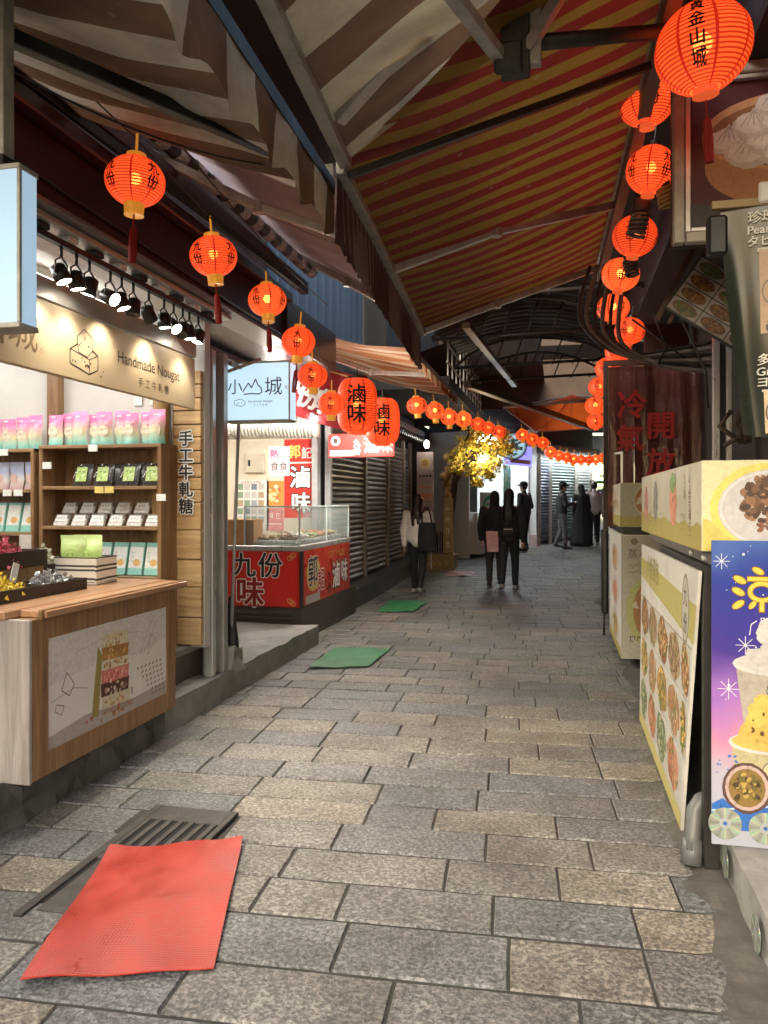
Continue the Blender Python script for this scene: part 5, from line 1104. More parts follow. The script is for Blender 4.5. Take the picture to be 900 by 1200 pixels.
# ================================================================== LANTERNS
SH = lantern_mat('lantern_paper', (.5, .05, .015), (1.0, .085, .016), .5, .03)
SHB = lantern_mat('lantern_paper_warm', (.5, .07, .02), (1.0, .13, .025), .53, .1)
SEAM = lantern_mat('lantern_seam', (.35, .015, .01), (.8, .02, .006), .2, .0)
RIB = lantern_mat('lantern_rib', (.4, .03, .01), (.85, .045, .008), .22, .0)
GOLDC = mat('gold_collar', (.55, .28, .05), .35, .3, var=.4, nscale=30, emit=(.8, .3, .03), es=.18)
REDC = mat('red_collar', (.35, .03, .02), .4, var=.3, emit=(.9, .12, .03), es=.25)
TASS = mat('red_tassel', (.3, .01, .01), .7, var=.3)
BULB = glow('lantern_bulb', (1, .62, .22), 22)
LINK = mat('lantern_ink', (.012, .008, .006), .6, var=0)
def lantern_meshes(key, rx, rz, flat, chars, sizes, nrib=22, squareness=2.0, gold=True, rep=4, warm=False):
    sect = 8; angs = []
    for k in range(sect):
        a0 = 2 * PI * k / sect
        angs += [(a0 - .035, 1), (a0 + .035, 0), (a0 + .035 + (2 * PI / sect - .07) / 3, 0), (a0 + .035 + (2 * PI / sect - .07) * 2 / 3, 0)]
    na = len(angs); prof = []
    nz = nrib * 3
    for i in range(nz + 1):
        t = -1 + 2 * i / nz; th = t * 1.32
        zc = math.sin(th) / math.sin(1.32) * rz * .94
        r_ = rx * max(.0, 1 - abs(zc / rz) ** squareness) ** (1 / squareness)
        r_ *= 1.0 if i % 3 else .978
        prof.append((r_, zc, i % 3 == 0))
    mb_ = MB(); vs = [(p[0] * math.cos(a), p[0] * math.sin(a), p[1]) for p in prof for a, _ in angs]; n0 = len(mb_.v)
    mb_.v += vs
    for i in range(nz):
        for j in range(na):
            k = (j + 1) % na
            mb_.f.append((i * na + j, i * na + k, (i + 1) * na + k, (i + 1) * na + j)); mb_.m.append(1 if angs[j][1] else (2 if (prof[i][2]) else 0))
    shade = mb_.mesh('shade', [SHB if warm else SH, SEAM, RIB], smooth=True)
    r0 = prof[0][0]; z0 = prof[0][1]; zt = prof[-1][1]
    cap_ = MB().lathe([(r0 * 1.02, zt - .004), (r0 * .98, zt + .02), (r0 * .5, zt + .022), (.006, zt + .024), (.006, zt + .12)], 16).mesh('top_cap', GOLDC if gold else mat('black_cap', (.02, .015, .012), .4, var=.2))
    col_ = MB().lathe([(r0 * .8, z0 + .004), (r0 * .78, z0 - .012), (r0 * .84, z0 - .024), (r0 * .3, z0 - .022)], 16).mesh('bottom_collar', REDC) if not gold else MB().lathe([(r0 * 1.04, z0 + .004), (r0 * 1.02, z0 - .015), (r0 * .95, z0 - .05), (r0 * 1.0, z0 - .055), (r0 * .2, z0 - .05)], 16).mesh('bottom_collar', GOLDC if gold else REDC)
    ts = MB()
    for j in range(14):
        a = 2 * PI * j / 14; ts.tube([(.012 * math.cos(a), .012 * math.sin(a), z0 - .12), (.016 * math.cos(a), .016 * math.sin(a), z0 - .2), (.014 * math.cos(a), .014 * math.sin(a), z0 - .28)], .0035, 4)
    ts.tube([(0, 0, z0 - .04), (0, 0, z0 - .13)], .004, 5); ts.ell((0, 0, z0 - .12), (.013, .013, .015), 8)
    tass = ts.mesh('tassel', TASS)
    bulb = MB().ell((0, 0, rz * .1), (rx * .2, rx * .2, rz * .24)).mesh('bulb', BULB, smooth=True)
    tx = MB()
    for q_ in range(rep):
        a0 = 2 * PI * (q_ + .5) / rep + (0 if rep > 2 else PI / 8)
        for ch, dz, sz, ex, ey in [(c_[0], c_[1], c_[2], *e_) for c_ in chars for e_ in ((.02, 0), (-.02, 0), (0, .02), (0, -.02))]:
            V, Fc = glyphs(ch, 0.); bmg = bmesh.new(); vv = [bmg.verts.new((p[0], p[1], 0)) for p in V]
            for f in Fc:
                try: bmg.faces.new([vv[i] for i in f])
                except ValueError: pass
            bmesh.ops.triangulate(bmg, faces=list(bmg.faces))
            for _ in range(2): 
                le = [e for e in bmg.edges if e.calc_length() > .22]
                if le: bmesh.ops.subdivide_edges(bmg, edges=le, cuts=1); bmesh.ops.triangulate(bmg, faces=list(bmg.faces))
            bmg.verts.index_update(); out = []
            for v in bmg.verts:
                X_, Z_ = (v.co.x - .5 + ex) * sz, (v.co.y - .38 + ey) * sz + dz
                rr = rx * max(.02, 1 - abs(Z_ / rz) ** squareness) ** (1 / squareness) * 1.006 + .001 + .0002 * (ex > 0) + .0004 * (ex < 0) + .0006 * (ey > 0)
                an = a0 + X_ / rx * 1.02
                out.append((rr * math.cos(an), rr * math.sin(an), Z_))
            tx.add(out, [tuple(v.index for v in f.verts) for f in bmg.faces]); bmg.free()
    ink_ = tx.mesh('characters', LINK)
    return dict(shade=shade, top_cap=cap_, bottom_collar=col_, tassel=tass, bulb=bulb, characters=ink_)
jf = [('九', .035, .062), ('份', -.032, .062)]
LK = {'left': lantern_meshes('left', .133, .118, 1, jf, 1, gold=True), 'warm': lantern_meshes('warm', .133, .118, 1, jf, 1, gold=True, warm=True),
      'right': lantern_meshes('right', .135, .125, 1, jf, 1, gold=False), 'rightwarm': lantern_meshes('rightwarm', .135, .122, 1, jf, 1, gold=False, warm=True),
      'big': lantern_meshes('big', .178, .168, 1, [('黃', .105, .062), ('金', .04, .062), ('山', -.025, .062), ('城', -.09, .062)], 1, gold=False, nrib=26, rep=2),
      'drum': lantern_meshes('drum', .2, .29, 1, [('滷', .1, .2), ('味', -.1, .2)], 1, gold=False, squareness=3.3, nrib=30, rep=2, warm=False)}
Rd = random.Random(77)
def lantern(kind, label, loc, group, rz=0, tassel=True, s=1., tilt=(0, 0)):
    t = bpy.data.objects.new('paper_lantern', None); t.empty_display_size = .1
    put(t, T(*loc) @ RZ(rz) @ Matrix.Rotation(rad(tilt[0]), 4, 'X') @ Matrix.Rotation(rad(tilt[1]), 4, 'Y') @ Matrix.Diagonal((s * Rd.uniform(.97, 1.03), s * Rd.uniform(.97, 1.03), s * Rd.uniform(.93, 1.04), 1))); tag(t, label, 'lantern', group)
    for k, me in LK[kind].items():
        if k == 'tassel' and not tassel: continue
        o = bpy.data.objects.new(k, me); o.parent = t; C.objects.link(o); WM[o.name] = WM[t.name]
    return t
Rn = random.Random(12)
LL = [(-1.9, 3.19, 2.97), (-1.9, 4.01, 2.88), (-1.9, 4.83, 2.84), (-1.9, 5.46, 2.69), (-1.9, 5.8, 2.49), (-1.92, 6.38, 2.34)]
for i, p in enumerate(LL):
    lantern('warm' if i == 2 else 'left', f'{ORD[i]} round red lantern from the camera in the row above the snack shop', p, 'red lanterns along the left shops', rz=[22, 28, 30, -30, -32, -34][i], tassel=i < 4, s=[1, .98, .96, .95, .9, .86][i], tilt=(Rn.uniform(-7, 7), Rn.uniform(-7, 7)))
lantern('drum', 'nearer big drum lantern with black braised food characters', (-1.92, 7.25, 2.43), 'drum lanterns at the food stall', rz=-9, tassel=False, s=1.0)
lantern('drum', 'farther big drum lantern half hidden behind the nearer one', (-1.84, 8.0, 2.35), 'drum lanterns at the food stall', rz=-12, tassel=False, s=.92)
L2 = [(-1.76, 9.6, 2.71), (-1.67, 10.49, 2.74), (-1.6, 11.4, 2.75), (-1.47, 12.1, 2.79)]
for i, p in enumerate(L2): lantern('warm', f'{ORD[i]} from the left of the round lanterns hanging before the brown shutters', p, 'red lanterns before the shutters', rz=Rn.uniform(0, 90), tassel=False, tilt=(Rn.uniform(-9, 9), Rn.uniform(-9, 9)))
L3_ = [(-1.39, 13.53, 2.85), (-1.26, 14.07, 2.83), (-1.1, 14.62, 2.8)]
for i, p in enumerate(L3_): lantern('left', f'{ORD[i]} from the left of the red lanterns tangled in the yellow tree', p, 'red lanterns in the tree', rz=Rn.uniform(0, 90), tassel=False, tilt=(Rn.uniform(-9, 9), Rn.uniform(-9, 9)))
L4 = [(-.69, 15.02, 2.77), (-.52, 15.78, 2.74), (-.33, 16.33, 2.71), (-.18, 17.39, 2.58), (0, 18.26, 2.55), (.18, 19.01, 2.55), (.35, 19.57, 2.53), (.55, 20.23, 2.55), (.77, 20.89, 2.58), (.97, 21.55, 2.63), (1.18, 22.22, 2.69)]
for i, p in enumerate(L4): lantern('left' if i % 3 else 'warm', f'{ORD[i]} from the left of the small far lanterns strung toward the bend', p, 'far red lanterns', rz=Rn.uniform(0, 90), tassel=False, tilt=(Rn.uniform(-9, 9), Rn.uniform(-9, 9)))
lantern('big', 'largest red lantern at top right with four black characters', (.54, 3.15, 3.24), 'red lanterns along the right side', rz=-40, tassel=True, tilt=(6, 0))
RL = [(.54, 4.64, 3.81, .95), (.49, 4.42, 3.31, 1), (.45, 4.89, 3.11, 1), (.43, 5.74, 3.12, 1), (.44, 6.67, 3.11, 1), (.63, 7.32, 3.05, 1), (.6, 8.34, 3.06, 1), (.53, 8.94, 2.98, 1), (.48, 9.65, 2.88, 1), (.46, 10.36, 2.74, 1), (.5, 11.2, 2.62, .9)]
RL[0] = (.43, 4.05, 3.5, 1)
for i, (x, yy, z, s_) in enumerate(RL): lantern('rightwarm' if i in (3, 4, 9) else 'right', f'{ORD[i + 1]} red lantern from the camera along the right side', (x, yy, z), 'red lanterns along the right side', rz=[-128, -100, -60, -130, -20, -70, 10, 20, 30, 40, 50][i], tassel=False, s=s_, tilt=(Rn.uniform(-9, 9), Rn.uniform(-9, 9)))
tag(tube('lantern_wire', [(-1.9, 2.0, 3.22), (-1.9, 3.19, 3.17), (-1.9, 4.0, 3.08), (-1.9, 4.83, 3.03), (-1.9, 5.46, 2.88), (-1.92, 6.4, 2.55)], .004, BLACK, None, 5), 'black wire the left lantern row hangs from', 'wire')
tag(tube('lantern_wire', [(-1.76, 9.6, 2.92), (-1.6, 11.4, 2.93), (-1.26, 14.1, 3.0), (-.69, 15.02, 2.95), (-.18, 17.4, 2.76), (.35, 19.6, 2.72), (1.2, 22.2, 2.85)], .005, BLACK, None, 5), 'black wire the far lanterns hang from', 'wire')
tag(tube('lantern_wire', [(.54, 2.6, 3.52), (.54, 3.15, 3.5), (.5, 4.05, 3.78), (.45, 4.89, 3.33), (.44, 6.67, 3.33), (.6, 8.3, 3.28), (.46, 10.4, 2.95), (.5, 11.3, 2.85)], .005, BLACK, None, 5), 'black wire the right lantern row hangs from', 'wire')

# ================================================================== RIGHT: FOOD CARTS
CARD = mat('cream_sign_board', (.60, .57, .44), .4, var=.1, nscale=3, dirt=.3, bump=.15, bscale=9)
CARDW = mat('white_menu_board', (.66, .65, .6), .4, var=.1, nscale=3, dirt=.3, bump=.15, bscale=9)
c1 = thing('food_cart', 'long food cart with cream picture boards, nearest on the right', 'cart', (.9, 4.3, 0))
X0, Yn, Yf = .55, 3.24, 5.49
ub = bx('sign_box', (X0, 1.32), (Yn, Yf), (1.3, 1.66), CARD, c1, .004)
OL = (.42, .36, .1); GY = (.2, .18, .15)
F = frame((X0, 0, 1.3), (0, -1, 0), (0, 0, 1))    # u runs toward the camera
def fy(y): return -y
it = poly([(fy(Yf), 0), (fy(Yn), 0), (fy(Yn), .10)] + [(fy(Yn) - (Yf - Yn) * k / 22, .10 + .014 * math.sin(k * 1.9) + .004 * k / 5) for k in range(1, 22)] + [(fy(Yf), .13)], OL)
for k, (yy, c_, w_) in enumerate(((5.2, (.45, .2, .14), .2), (4.72, (.2, .2, .17), .2), (4.02, (.55, .24, .16), .24))):
    it += ell(fy(yy), .2 if k else .18, w_ / 2, .12, mul(c_, 1.25), wob=.12, seed=k) + scatter(fy(yy), .19, w_ * .4, .1, [c_, mul(c_, .6), mul(c_, 1.6)], 26, .02, 30 + k)
it += ell(fy(4.02), .285, .1, .05, (.2, .33, .1), wob=.2, seed=5) + scatter(fy(4.02), .29, .09, .03, [(.25, .4, .12), (.12, .25, .06)], 8, .02, 8)
it += txt('小金湯包', fy(3.52), .295, .075, (.22, .12, .06), 0, vert=True, step=.95) + txt('九份', fy(3.66), .3, .06, (.25, .15, .08), 0, vert=True)
for k, yy in enumerate((4.95, 4.45, 3.72)): it += scrib(fy(yy), .13, .14, .025, GY, k + 1) + scrib(fy(yy), .1, .12, .018, GY, k + 4) + scrib(fy(yy), .075, .1, .018, GY, k + 7)
printed('side_print', F, it, ub)
Ff = frame((.935, Yn, 1.48), (1, 0, 0), (0, 0, 1))
it = rect(-.38, .38, -.178, .178, (.62, .6, .36)) + poly([(-.38, -.178), (-.1, -.178), (-.28, -.08), (-.38, -.05)], (.55, .48, .12)) + ell(-.13, -.0, .225, .17, (.62, .58, .14), wob=.03) + ell(-.12, -.01, .205, .155, (.5, .49, .51), n=30) + ring(-.12, -.01, .2, .15, .01, (.6, .59, .61), 30)
it = [i for i in it] + scatter(-.07, .025, .17, .105, [(.09, .045, .025), (.16, .08, .04), (.24, .13, .07), (.06, .03, .02), (.3, .17, .1)], 320, .019, 41) + scatter(-.14, -.085, .05, .018, [(.16, .07, .04), (.25, .1, .06)], 14, .012, 42)
printed('front_print', Ff, it, ub)
bx('ledge', (.6, 1.3), (Yn + .02, Yf), (1.24, 1.3), mat('grey_ledge', (.16, .15, .14), .5, .4, var=.3), c1, .003)
for yy in (3.3, 3.6): tube('bolt', [(.58, yy, 1.27), (.56, yy, 1.27)], .012, STEEL, c1)
# leaning menu board, its near end cut on a slant
mbd = MB(); Pn = [(Yf, .03), (3.68, .012), (3.31, 1.215), (Yf, 1.205)]
mbd.loft([[(X0 - .012 * (1.2 - z) - 0., y_, z) for y_, z in Pn], [(X0 + .014 - .012 * (1.2 - z), y_, z) for y_, z in Pn]])
mo = mbd.build('menu_board', CARDW, c1)
n_ = Vector((-1, 0, 0)); Fm = frame((X0 - .0145, 0, 0), (0, -1, 0), (.012, 0, 1))
yb0, yb1 = fy(Yf), fy(3.34)
it = poly([(fy(Yf), .012), (fy(3.69), .014), (fy(3.672), .09), (fy(Yf), .12)], (.5, .45, .16)) + poly([(fy(Yf), 1.0), (fy(3.40), .90), (fy(3.34), 1.07), (fy(Yf), 1.12)], (.45, .41, .14)) + txt('小金湯包', fy(4.85), 1.09, .15, (.3, .26, .1), .03) + ell(fy(3.62), 1.02, .1, .16, (.2, .19, .16)) + ell(fy(3.62), 1.02, .085, .145, (.5, .47, .4)) + txt('九份', fy(3.62), 1.08, .1, (.1, .08, .06), .02, vert=True, step=1.2)
cells = [[(.5, .25, .1), (.3, .14, .06), (.6, .4, .2)], [(.55, .2, .1), (.65, .35, .2), (.4, .12, .06)], [(.15, .25, .08), (.5, .3, .1), (.62, .4, .12)], [(.3, .2, .1), (.5, .35, .2), (.2, .12, .06)], [(.12, .2, .1), (.25, .3, .15), (.5, .45, .3)], [(.6, .5, .35), (.5, .28, .14), (.42, .2, .1)]]
for r_ in range(3):
    for c_ in range(5):
        u0 = fy(Yf) + .05 + c_ * .43; v0 = .87 - r_ * .265; cut = fy(3.72 - v0 * .3) - .03
        u1 = min(cut, u0 + .42)
        if u1 - u0 < .1: continue
        cc = cells[(r_ * 2 + c_ * 3) % 6]; um = (u0 + u1) / 2; ww = u1 - u0
        it += rect(u0, u1, v0 - .25, v0 + .005, (.56, .545, .5)) + ell(um, v0 - .115, ww * .46, .118, mul(cc[1], .85), wob=.12, seed=r_ * 9 + c_)
        it += scatter(um, v0 - .115, ww * .42, .108, cc + [mul(cc[0], .5), mul(cc[2], 1.35), (.16, .23, .06), mul(cc[1], .7)], 110, .027, 60 + r_ * 7 + c_, .38) + scrib(um, v0 - .24, ww * .6, .014, GY, r_ + c_)
it += line([(fy(Yf) + .02, .87), (fy(3.44), .875)], .006, (.3, .28, .22))
printed('menu_print', Fm, it, mo)
# body behind the board
bx('body', (.66, 1.3), (3.4, Yf - .02), (.02, 1.2), mat('cart_steel', (.16, .15, .145), .4, .6, var=.3), c1, .006)
bx('leg', (.57, .63), (3.3, 3.36), (.02, 1.238), mat('black_leg', (.03, .028, .026), .5, .4, var=.3), c1, .004)
bx('skirt', (.6, .648), (3.37, 3.43), (.3, .55), mat('maroon_brick', (.12, .03, .025), .6, var=.3), c1, .006)
bx('lower_board', (.66, 1.3), (3.26, 3.29), (.2, 1.2), CARD, c1, .003)
# second cart
c2 = thing('food_cart', 'smaller food cart with cream boards farther along the right side', 'cart', (.8, 8, 0))
u2 = bx('sign_box', (.53, 1.05), (7.1, 8.75), (1.27, 1.66), CARD, c2, .004); l2 = bx('lower_box', (.54, 1.05), (7.12, 8.75), (.1, 1.2), CARDW, c2, .004); bx('ledge', (.56, 1.05), (7.13, 8.73), (1.2, 1.27), BLACK, c2, 0)
it = rect(-.26, .26, -.19, .19, (.42, .42, .34)) + rect(-.26, .26, -.19, -.1, OL) + ell(-.02, .04, .13, .15, (.55, .5, .35)) + ell(-.02, .04, .115, .13, (.35, .16, .06)) + ell(-.01, .06, .08, .1, (.6, .5, .35)) + scatter(-.01, .05, .1, .07, [(.65, .6, .5), (.5, .35, .2)], 12, .04, 3)
printed('front_print', frame((.79, 7.1, 1.465), (1, 0, 0), (0, 0, 1)), it, u2)
it = rect(-.25, .25, -.54, .54, (.43, .44, .37)) + ell(-.04, -.12, .17, .3, (.42, .46, .2)) + ell(-.02, -.12, .13, .25, (.38, .2, .08)) + ell(-.01, -.08, .1, .2, (.55, .42, .28)) + scatter(-.02, -.1, .08, .16, [(.6, .55, .45), (.35, .18, .08)], 16, .05, 7) + txt('蒸小', -.1, .38, .1, GY, .01) + ell(-.14, .49, .03, .03, GY) + scrib(-.1, .28, .18, .03, GY, 1) + scrib(-.1, .22, .18, .03, GY, 2) + scrib(-.12, -.37, .14, .06, (.08, .07, .05), 3)
printed('front_print', frame((.79, 7.12, .65), (1, 0, 0), (0, 0, 1)), it, l2)
F2 = frame((.54, 0, .1), (0, -1, 0), (0, 0, 1))
it = [] 
for r_ in range(3): it += dish(fy(7.9), .85 - r_ * .32, .5, .13, (.6, .58, .5), cells[r_], 36, .06, 90 + r_)
it += rect(fy(8.7), fy(7.15), .0, .08, OL)
printed('side_print', F2, it, l2)
printed('side_print', frame((.53, 0, 1.27), (0, -1, 0), (0, 0, 1)), rect(fy(8.74), fy(7.11), 0, .1, OL) + scatter(fy(7.7), .22, .3, .1, [(.55, .4, .25), (.4, .25, .1)], 20, .05, 4), u2)
for (p0, p1) in (((.545, 7.13, 1.66), (.545, 7.13, 1.93)), ((.545, 8.0, 1.66), (.545, 8.0, 1.97)), ((.545, 7.13, 1.93), (.545, 8.0, 1.97))): bar('rail', p0, p1, .02, .02, CHROME, c2)
tag(bx('rain_cover', (.46, .53), (8.8, 9.0), (.25, 1.2), mat('black_bag_plastic', (.012, .012, .013), .3, var=.3), None, .02), 'black narrow cloth covered stand beside the farther cart', 'stand')
tube('leg', [(.49, 8.9, .0), (.49, 8.9, .26)], .012, PIPE_DARK, bpy.data.objects['rain_cover'])
# plastic curtain with red characters
pc = thing('plastic_curtain', 'clear wrinkled plastic curtain with faded red characters over red brown boards', 'curtain', (.95, 8.0, 1.3))
PL = seethrough('curtain_film', (.22, .075, .065), .6, .07, 1.0, 12., 1.0)
b_ = MB(); b_.sheet(lambda u, v: (.475 + u * 1.02, 7.94 + .018 * math.sin(u * 17) + .012 * math.sin(u * 41 + v * 3) + .01 * math.sin(v * 9 + u * 5), 1.25 + v * 1.6), 70, 24); b_.build('film', PL, pc, smooth=True)
for x in (.46, 1.5): bar('post', (x, 8.02, 1.2), (x, 8.02, 2.88), .05, .05, DARKWOOD, pc)
bar('header', (.44, 8.02, 2.88), (1.52, 8.02, 2.88), .06, .05, REDWOOD, pc)
for i in range(8): bx('board', (.49 + i * .125, .61 + i * .125), (8.08, 8.1), (1.24, 2.85), wood('red_brown_slat', (.06, .016, .012), (.17, .05, .036), 2, .45), pc, .003)
RC = (.38, .008, .012)
printed('lettering', frame((.95, 7.9, 2.1), (1, 0, 0), (0, 0, 1)), txt('冷', -.25, .35, .29, RC, .03) + txt('氣', -.27, .02, .27, RC, .03) + txt('開', .02, .14, .28, RC, .03) + txt('放', .02, -.22, .28, RC, .03), pc)
# chrome door posts and the dark shop
dp_ = thing('door_frame', 'pair of chrome door posts with a dark opening at right', 'door frame', (1.15, 5.9, 0))
bx('post', (1.08, 1.125), (5.9, 5.95), (0, 2.85), CHROME, dp_, .004); bx('post', (1.17, 1.205), (5.9, 5.95), (0, 2.85), CHROME, dp_, .004); bx('panel', (1.126, 1.169), (5.93, 5.96), (0, 2.85), BLACK, dp_, 0); bx('header', (1.04, 1.5), (5.9, 5.96), (2.86, 2.93), BLACK, dp_, .004)
# framed dumpling picture
fr = thing('framed_picture', 'big aluminium framed picture of dumplings in a bamboo steamer', 'billboard', (.9, 3.6, 2.62))
bx('backing', (.49, 1.34), (3.62, 3.66), (2.63, 3.4), BLACK, fr, 0)
for a, c_ in (((.49, .54), (2.63, 3.4)), ((1.29, 1.34), (2.63, 3.4)), ((.541, 1.289), (2.63, 2.68)), ((.541, 1.289), (3.35, 3.4))): bx('frame', a, (3.57, 3.62), c_, ALU, fr, .006)
for a, c_ in (((.541, .565), (2.681, 3.349)), ((.566, 1.288), (2.681, 2.7)), ((.566, 1.288), (3.33, 3.349))): bx('inner_frame', a, (3.585, 3.615), c_, mat('bright_aluminium', (.7, .7, .7), .35, .5, var=.1), fr, .003)
it = rect(-.36, .36, -.318, .318, (.09, .014, .022)) + poly([(-.36, -.318), (.36, -.318), (.36, -.26), (.1, -.23), (-.1, -.24), (-.36, -.2)], (.05, .05, .05))
WD = (.5, .25, .11)
it += poly([(-.31, .08), (-.3, -.02)] + [(.06 - .36 * math.cos(a), -.05 - .19 * math.sin(a)) for a in [PI * k / 24 for k in range(1, 24)]] + [(.42, -.02), (.43, .08)], WD) + ell(.06, .09, .37, .17, (.64, .37, .19), n=30) + ell(.06, .08, .345, .145, (.3, .15, .07), n=30)
q = random.Random(3)
for (dx, dy, s_) in [(-.2, .06, .09), (-.12, .0, .1), (-.04, .05, .1), (-.1, .12, .09), (.02, .13, .1), (.04, -.01, .11), (.12, .06, .1), (.1, .17, .09), (.2, .0, .1), (.22, .11, .1), (-.02, .2, .08), (.3, .05, .1)]:
    it += ell(dx, dy, s_ * 1.0, s_ * .66, (.66, .61, .56), wob=.05, seed=int(dx * 99)) + ell(dx - .008, dy + .012, s_ * .78, s_ * .5, (.82, .78, .73), wob=.08, seed=3) + poly([(dx - s_ * .45, dy + .02), (dx, dy + s_ * .85), (dx + s_ * .45, dy + .02)], (.78, .735, .68))
    for k in range(5): it += line([(dx, dy + s_ * .75), (dx + s_ * (-.6 + .3 * k), dy + .0)], .004, (.46, .42, .38))
for k in range(9): it += line([(-.28 + k * .085, -.05 - .03 * math.sin(k)), (-.26 + k * .085, -.14)], .003, mul(WD, .75))
printed('picture', frame((.927, 3.619, 3.015), (1, 0, 0), (0, 0, 1)), [i for i in it], fr)
# tilted photo menu
tm = thing('photo_menu', 'tilted board of nine dish photographs hanging under the framed picture', 'menu', (.74, 4.2, 2.4))
ax_ = Vector((.86 - .53, 0, 2.28 - 2.51)).normalized(); up_ = Vector((-ax_.z, 0, ax_.x))
Ft = frame((.533, 4.2, 2.505), ax_, up_)
MB().box(0, .5, 0, .31, -.03, 0).build('board', mat('menu_black', (.025, .022, .02), .4, var=.2), tm, W=Ft, world=False)
it = []
for r_ in range(4):
    for c_ in range(3):
        u0, v0 = .01 + c_ * .165, .008 + r_ * .076
        if r_ == 3 and c_ == 2: continue
        it += rect(u0, u0 + .16, v0, v0 + .07, (.42, .37, .35)) + ell(u0 + .08, v0 + .035, .07, .032, (.16, .08, .05)) + scatter(u0 + .08, v0 + .035, .058, .026, [(.2, .08, .03), (.34, .17, .06), (.12, .05, .03), (.26, .13, .06)] if (r_ + c_) % 3 else [(.06, .12, .03), (.2, .16, .06), (.12, .18, .05)], 44, .009, 120 + r_ * 3 + c_)
it += txt('上', .42, .27, .05, (.6, .58, .55), .02)
printed('photos', Ft, it, tm)
bar('support', (.5, 4.25, 2.45), (.75, 4.25, 2.95), .03, .03, REDWOOD, tm); bar('support', (.56, 4.26, 2.43), (.8, 4.26, 2.9), .02, .02, REDWOOD, tm)
# hanging drinks banner
hb = thing('drinks_banner', 'dark green plastic banner with milk tea cups, cut by the right edge', 'banner', (.8, 3.1, 1.75))
GB = mat('dark_green_vinyl', (.026, .031, .025), .25, var=.25, nscale=4, coat=.0)
def bnf(u, v):
    x = .595 + .085 * (1 - v) ** 1.3 + u * .5
    return (x, 3.1 + .012 * math.sin(u * 7 + v * 2) + .003 * math.sin(v * 9 + u * 5) + .04 * math.exp(-((u - .1) / .08) ** 2) * (1 - v) + .02 * (1 - v), 1.75 + v * .85 - .05 * u * (1 - v) ** 4)
b_ = MB(); b_.sheet(bnf, 34, 30); b_.build('vinyl', GB, hb, smooth=True)
bar('rod', (.56, 3.095, 2.61), (1.15, 3.095, 2.61), .025, .03, mat('pale_wood_rod', (.36, .25, .12), .5, var=.2), hb); bx('clip', (.72, .76), (3.07, 3.085), (2.6, 2.68), WHITE, hb, .008); bx('end_cap', (.55, .62), (3.1, 3.16), (2.43, 2.58), BLACK, hb, .01)
Cw = (.74, .73, .68)
def cup(cx, cy, w_, h_, c_, pearls=True):
    o_ = poly([(cx - w_ * .42, cy), (cx + w_ * .42, cy), (cx + w_ * .5, cy + h_), (cx - w_ * .5, cy + h_)], c_) + poly([(cx - w_ * .46, cy + h_ * .78), (cx + w_ * .46, cy + h_ * .78), (cx + w_ * .5, cy + h_), (cx - w_ * .5, cy + h_)], mul(c_, 1.15)) + rect(cx - w_ * .54, cx + w_ * .54, cy + h_ * .97, cy + h_ * 1.02, (.62, .58, .52))
    if pearls: o_ += scatter(cx, cy + h_ * .12, w_ * .32, h_ * .1, [(.05, .03, .02), (.1, .05, .03)], 20, .012, 5)
    o_ += ring(cx - w_ * .1, cy + h_ * .5, .04, .05, .004, (.1, .06, .04)) + txt('滿', cx - w_ * .1, cy + h_ * .54, .045, (.1, .06, .04)) + txt('鏟', cx - w_ * .1, cy + h_ * .45, .045, (.1, .06, .04))
    return o_
it = txt('珍珠奶茶', .085, .8, .046, Cw, .02, 'L') + txt('Pearl Milk Tea', .085, .755, .042, Cw, .025, 'L') + txt('タピオカ', .085, .712, .042, Cw, .02, 'L') + cup(.19, .37, .13, .31, (.5, .34, .22)) + txt('多多綠茶', .125, .275, .045, Cw, .02, 'L') + txt('Green Tea', .125, .232, .042, Cw, .02, 'L') + txt('ヨーグルト', .125, .192, .042, Cw, .02, 'L') + cup(.21, .0, .12, .16, (.6, .48, .32), False)
def bwarp(px_, py_):
    v_ = min(1, max(0, (py_ + .005) / .85)); u_ = (.6 + px_ - .595 - .085 * (1 - v_) ** 1.3) / .5
    return 3.058 - bnf(u_, v_)[1]
printed('print', frame((.6, 3.058, 1.755), (1, 0, 0), (0, 0, 1)), it, hb, gap=.01, warp=bwarp)
# blue shaved ice poster
bp_ = thing('poster_stand', 'tall blue night sky poster of shaved ice desserts, cut by the right edge', 'poster', (.85, 3.18, .175))
Fp = frame((.575, 3.17, .178), (1, 0, 0), (0, 0, 1))
mm, nt, b0_ = newmat('poster_sky_print'); L = nt.links.new
tc = nd(nt, 'ShaderNodeTexCoord'); sx_ = nd(nt, 'ShaderNodeSeparateXYZ'); L(tc.outputs['Object'], sx_.inputs[0]); nz = nd(nt, 'ShaderNodeTexNoise', i_Scale=3.5, i_Detail=5.); L(tc.outputs['Object'], nz.inputs['Vector'])
ma = nd(nt, 'ShaderNodeMath', operation='MULTIPLY_ADD'); ma.inputs[1].default_value = .35; L(nz.outputs['Fac'], ma.inputs[0]); L(sx_.outputs['Y'], ma.inputs[2])
mr = nd(nt, 'ShaderNodeMapRange'); mr.inputs[2].default_value = 1.4; L(ma.outputs[0], mr.inputs[0])
L(ramp(nt, mr.outputs[0], [(0, (.3, .34, .4)), (.32, (.36, .36, .44)), (.42, (.5, .22, .33)), (.52, (.3, .14, .45)), (.66, (.05, .03, .24)), (.85, (.018, .035, .27)), (1, (.07, .16, .45))]), b0_.inputs['Base Color']); b0_.inputs['Roughness'].default_value = .3
MB().box(0, .62, 0, 1.17, -.012, 0).build('board', mm, bp_, W=Fp, world=False)
YE = (.72, .5, .08); it = []
qs = random.Random(8)
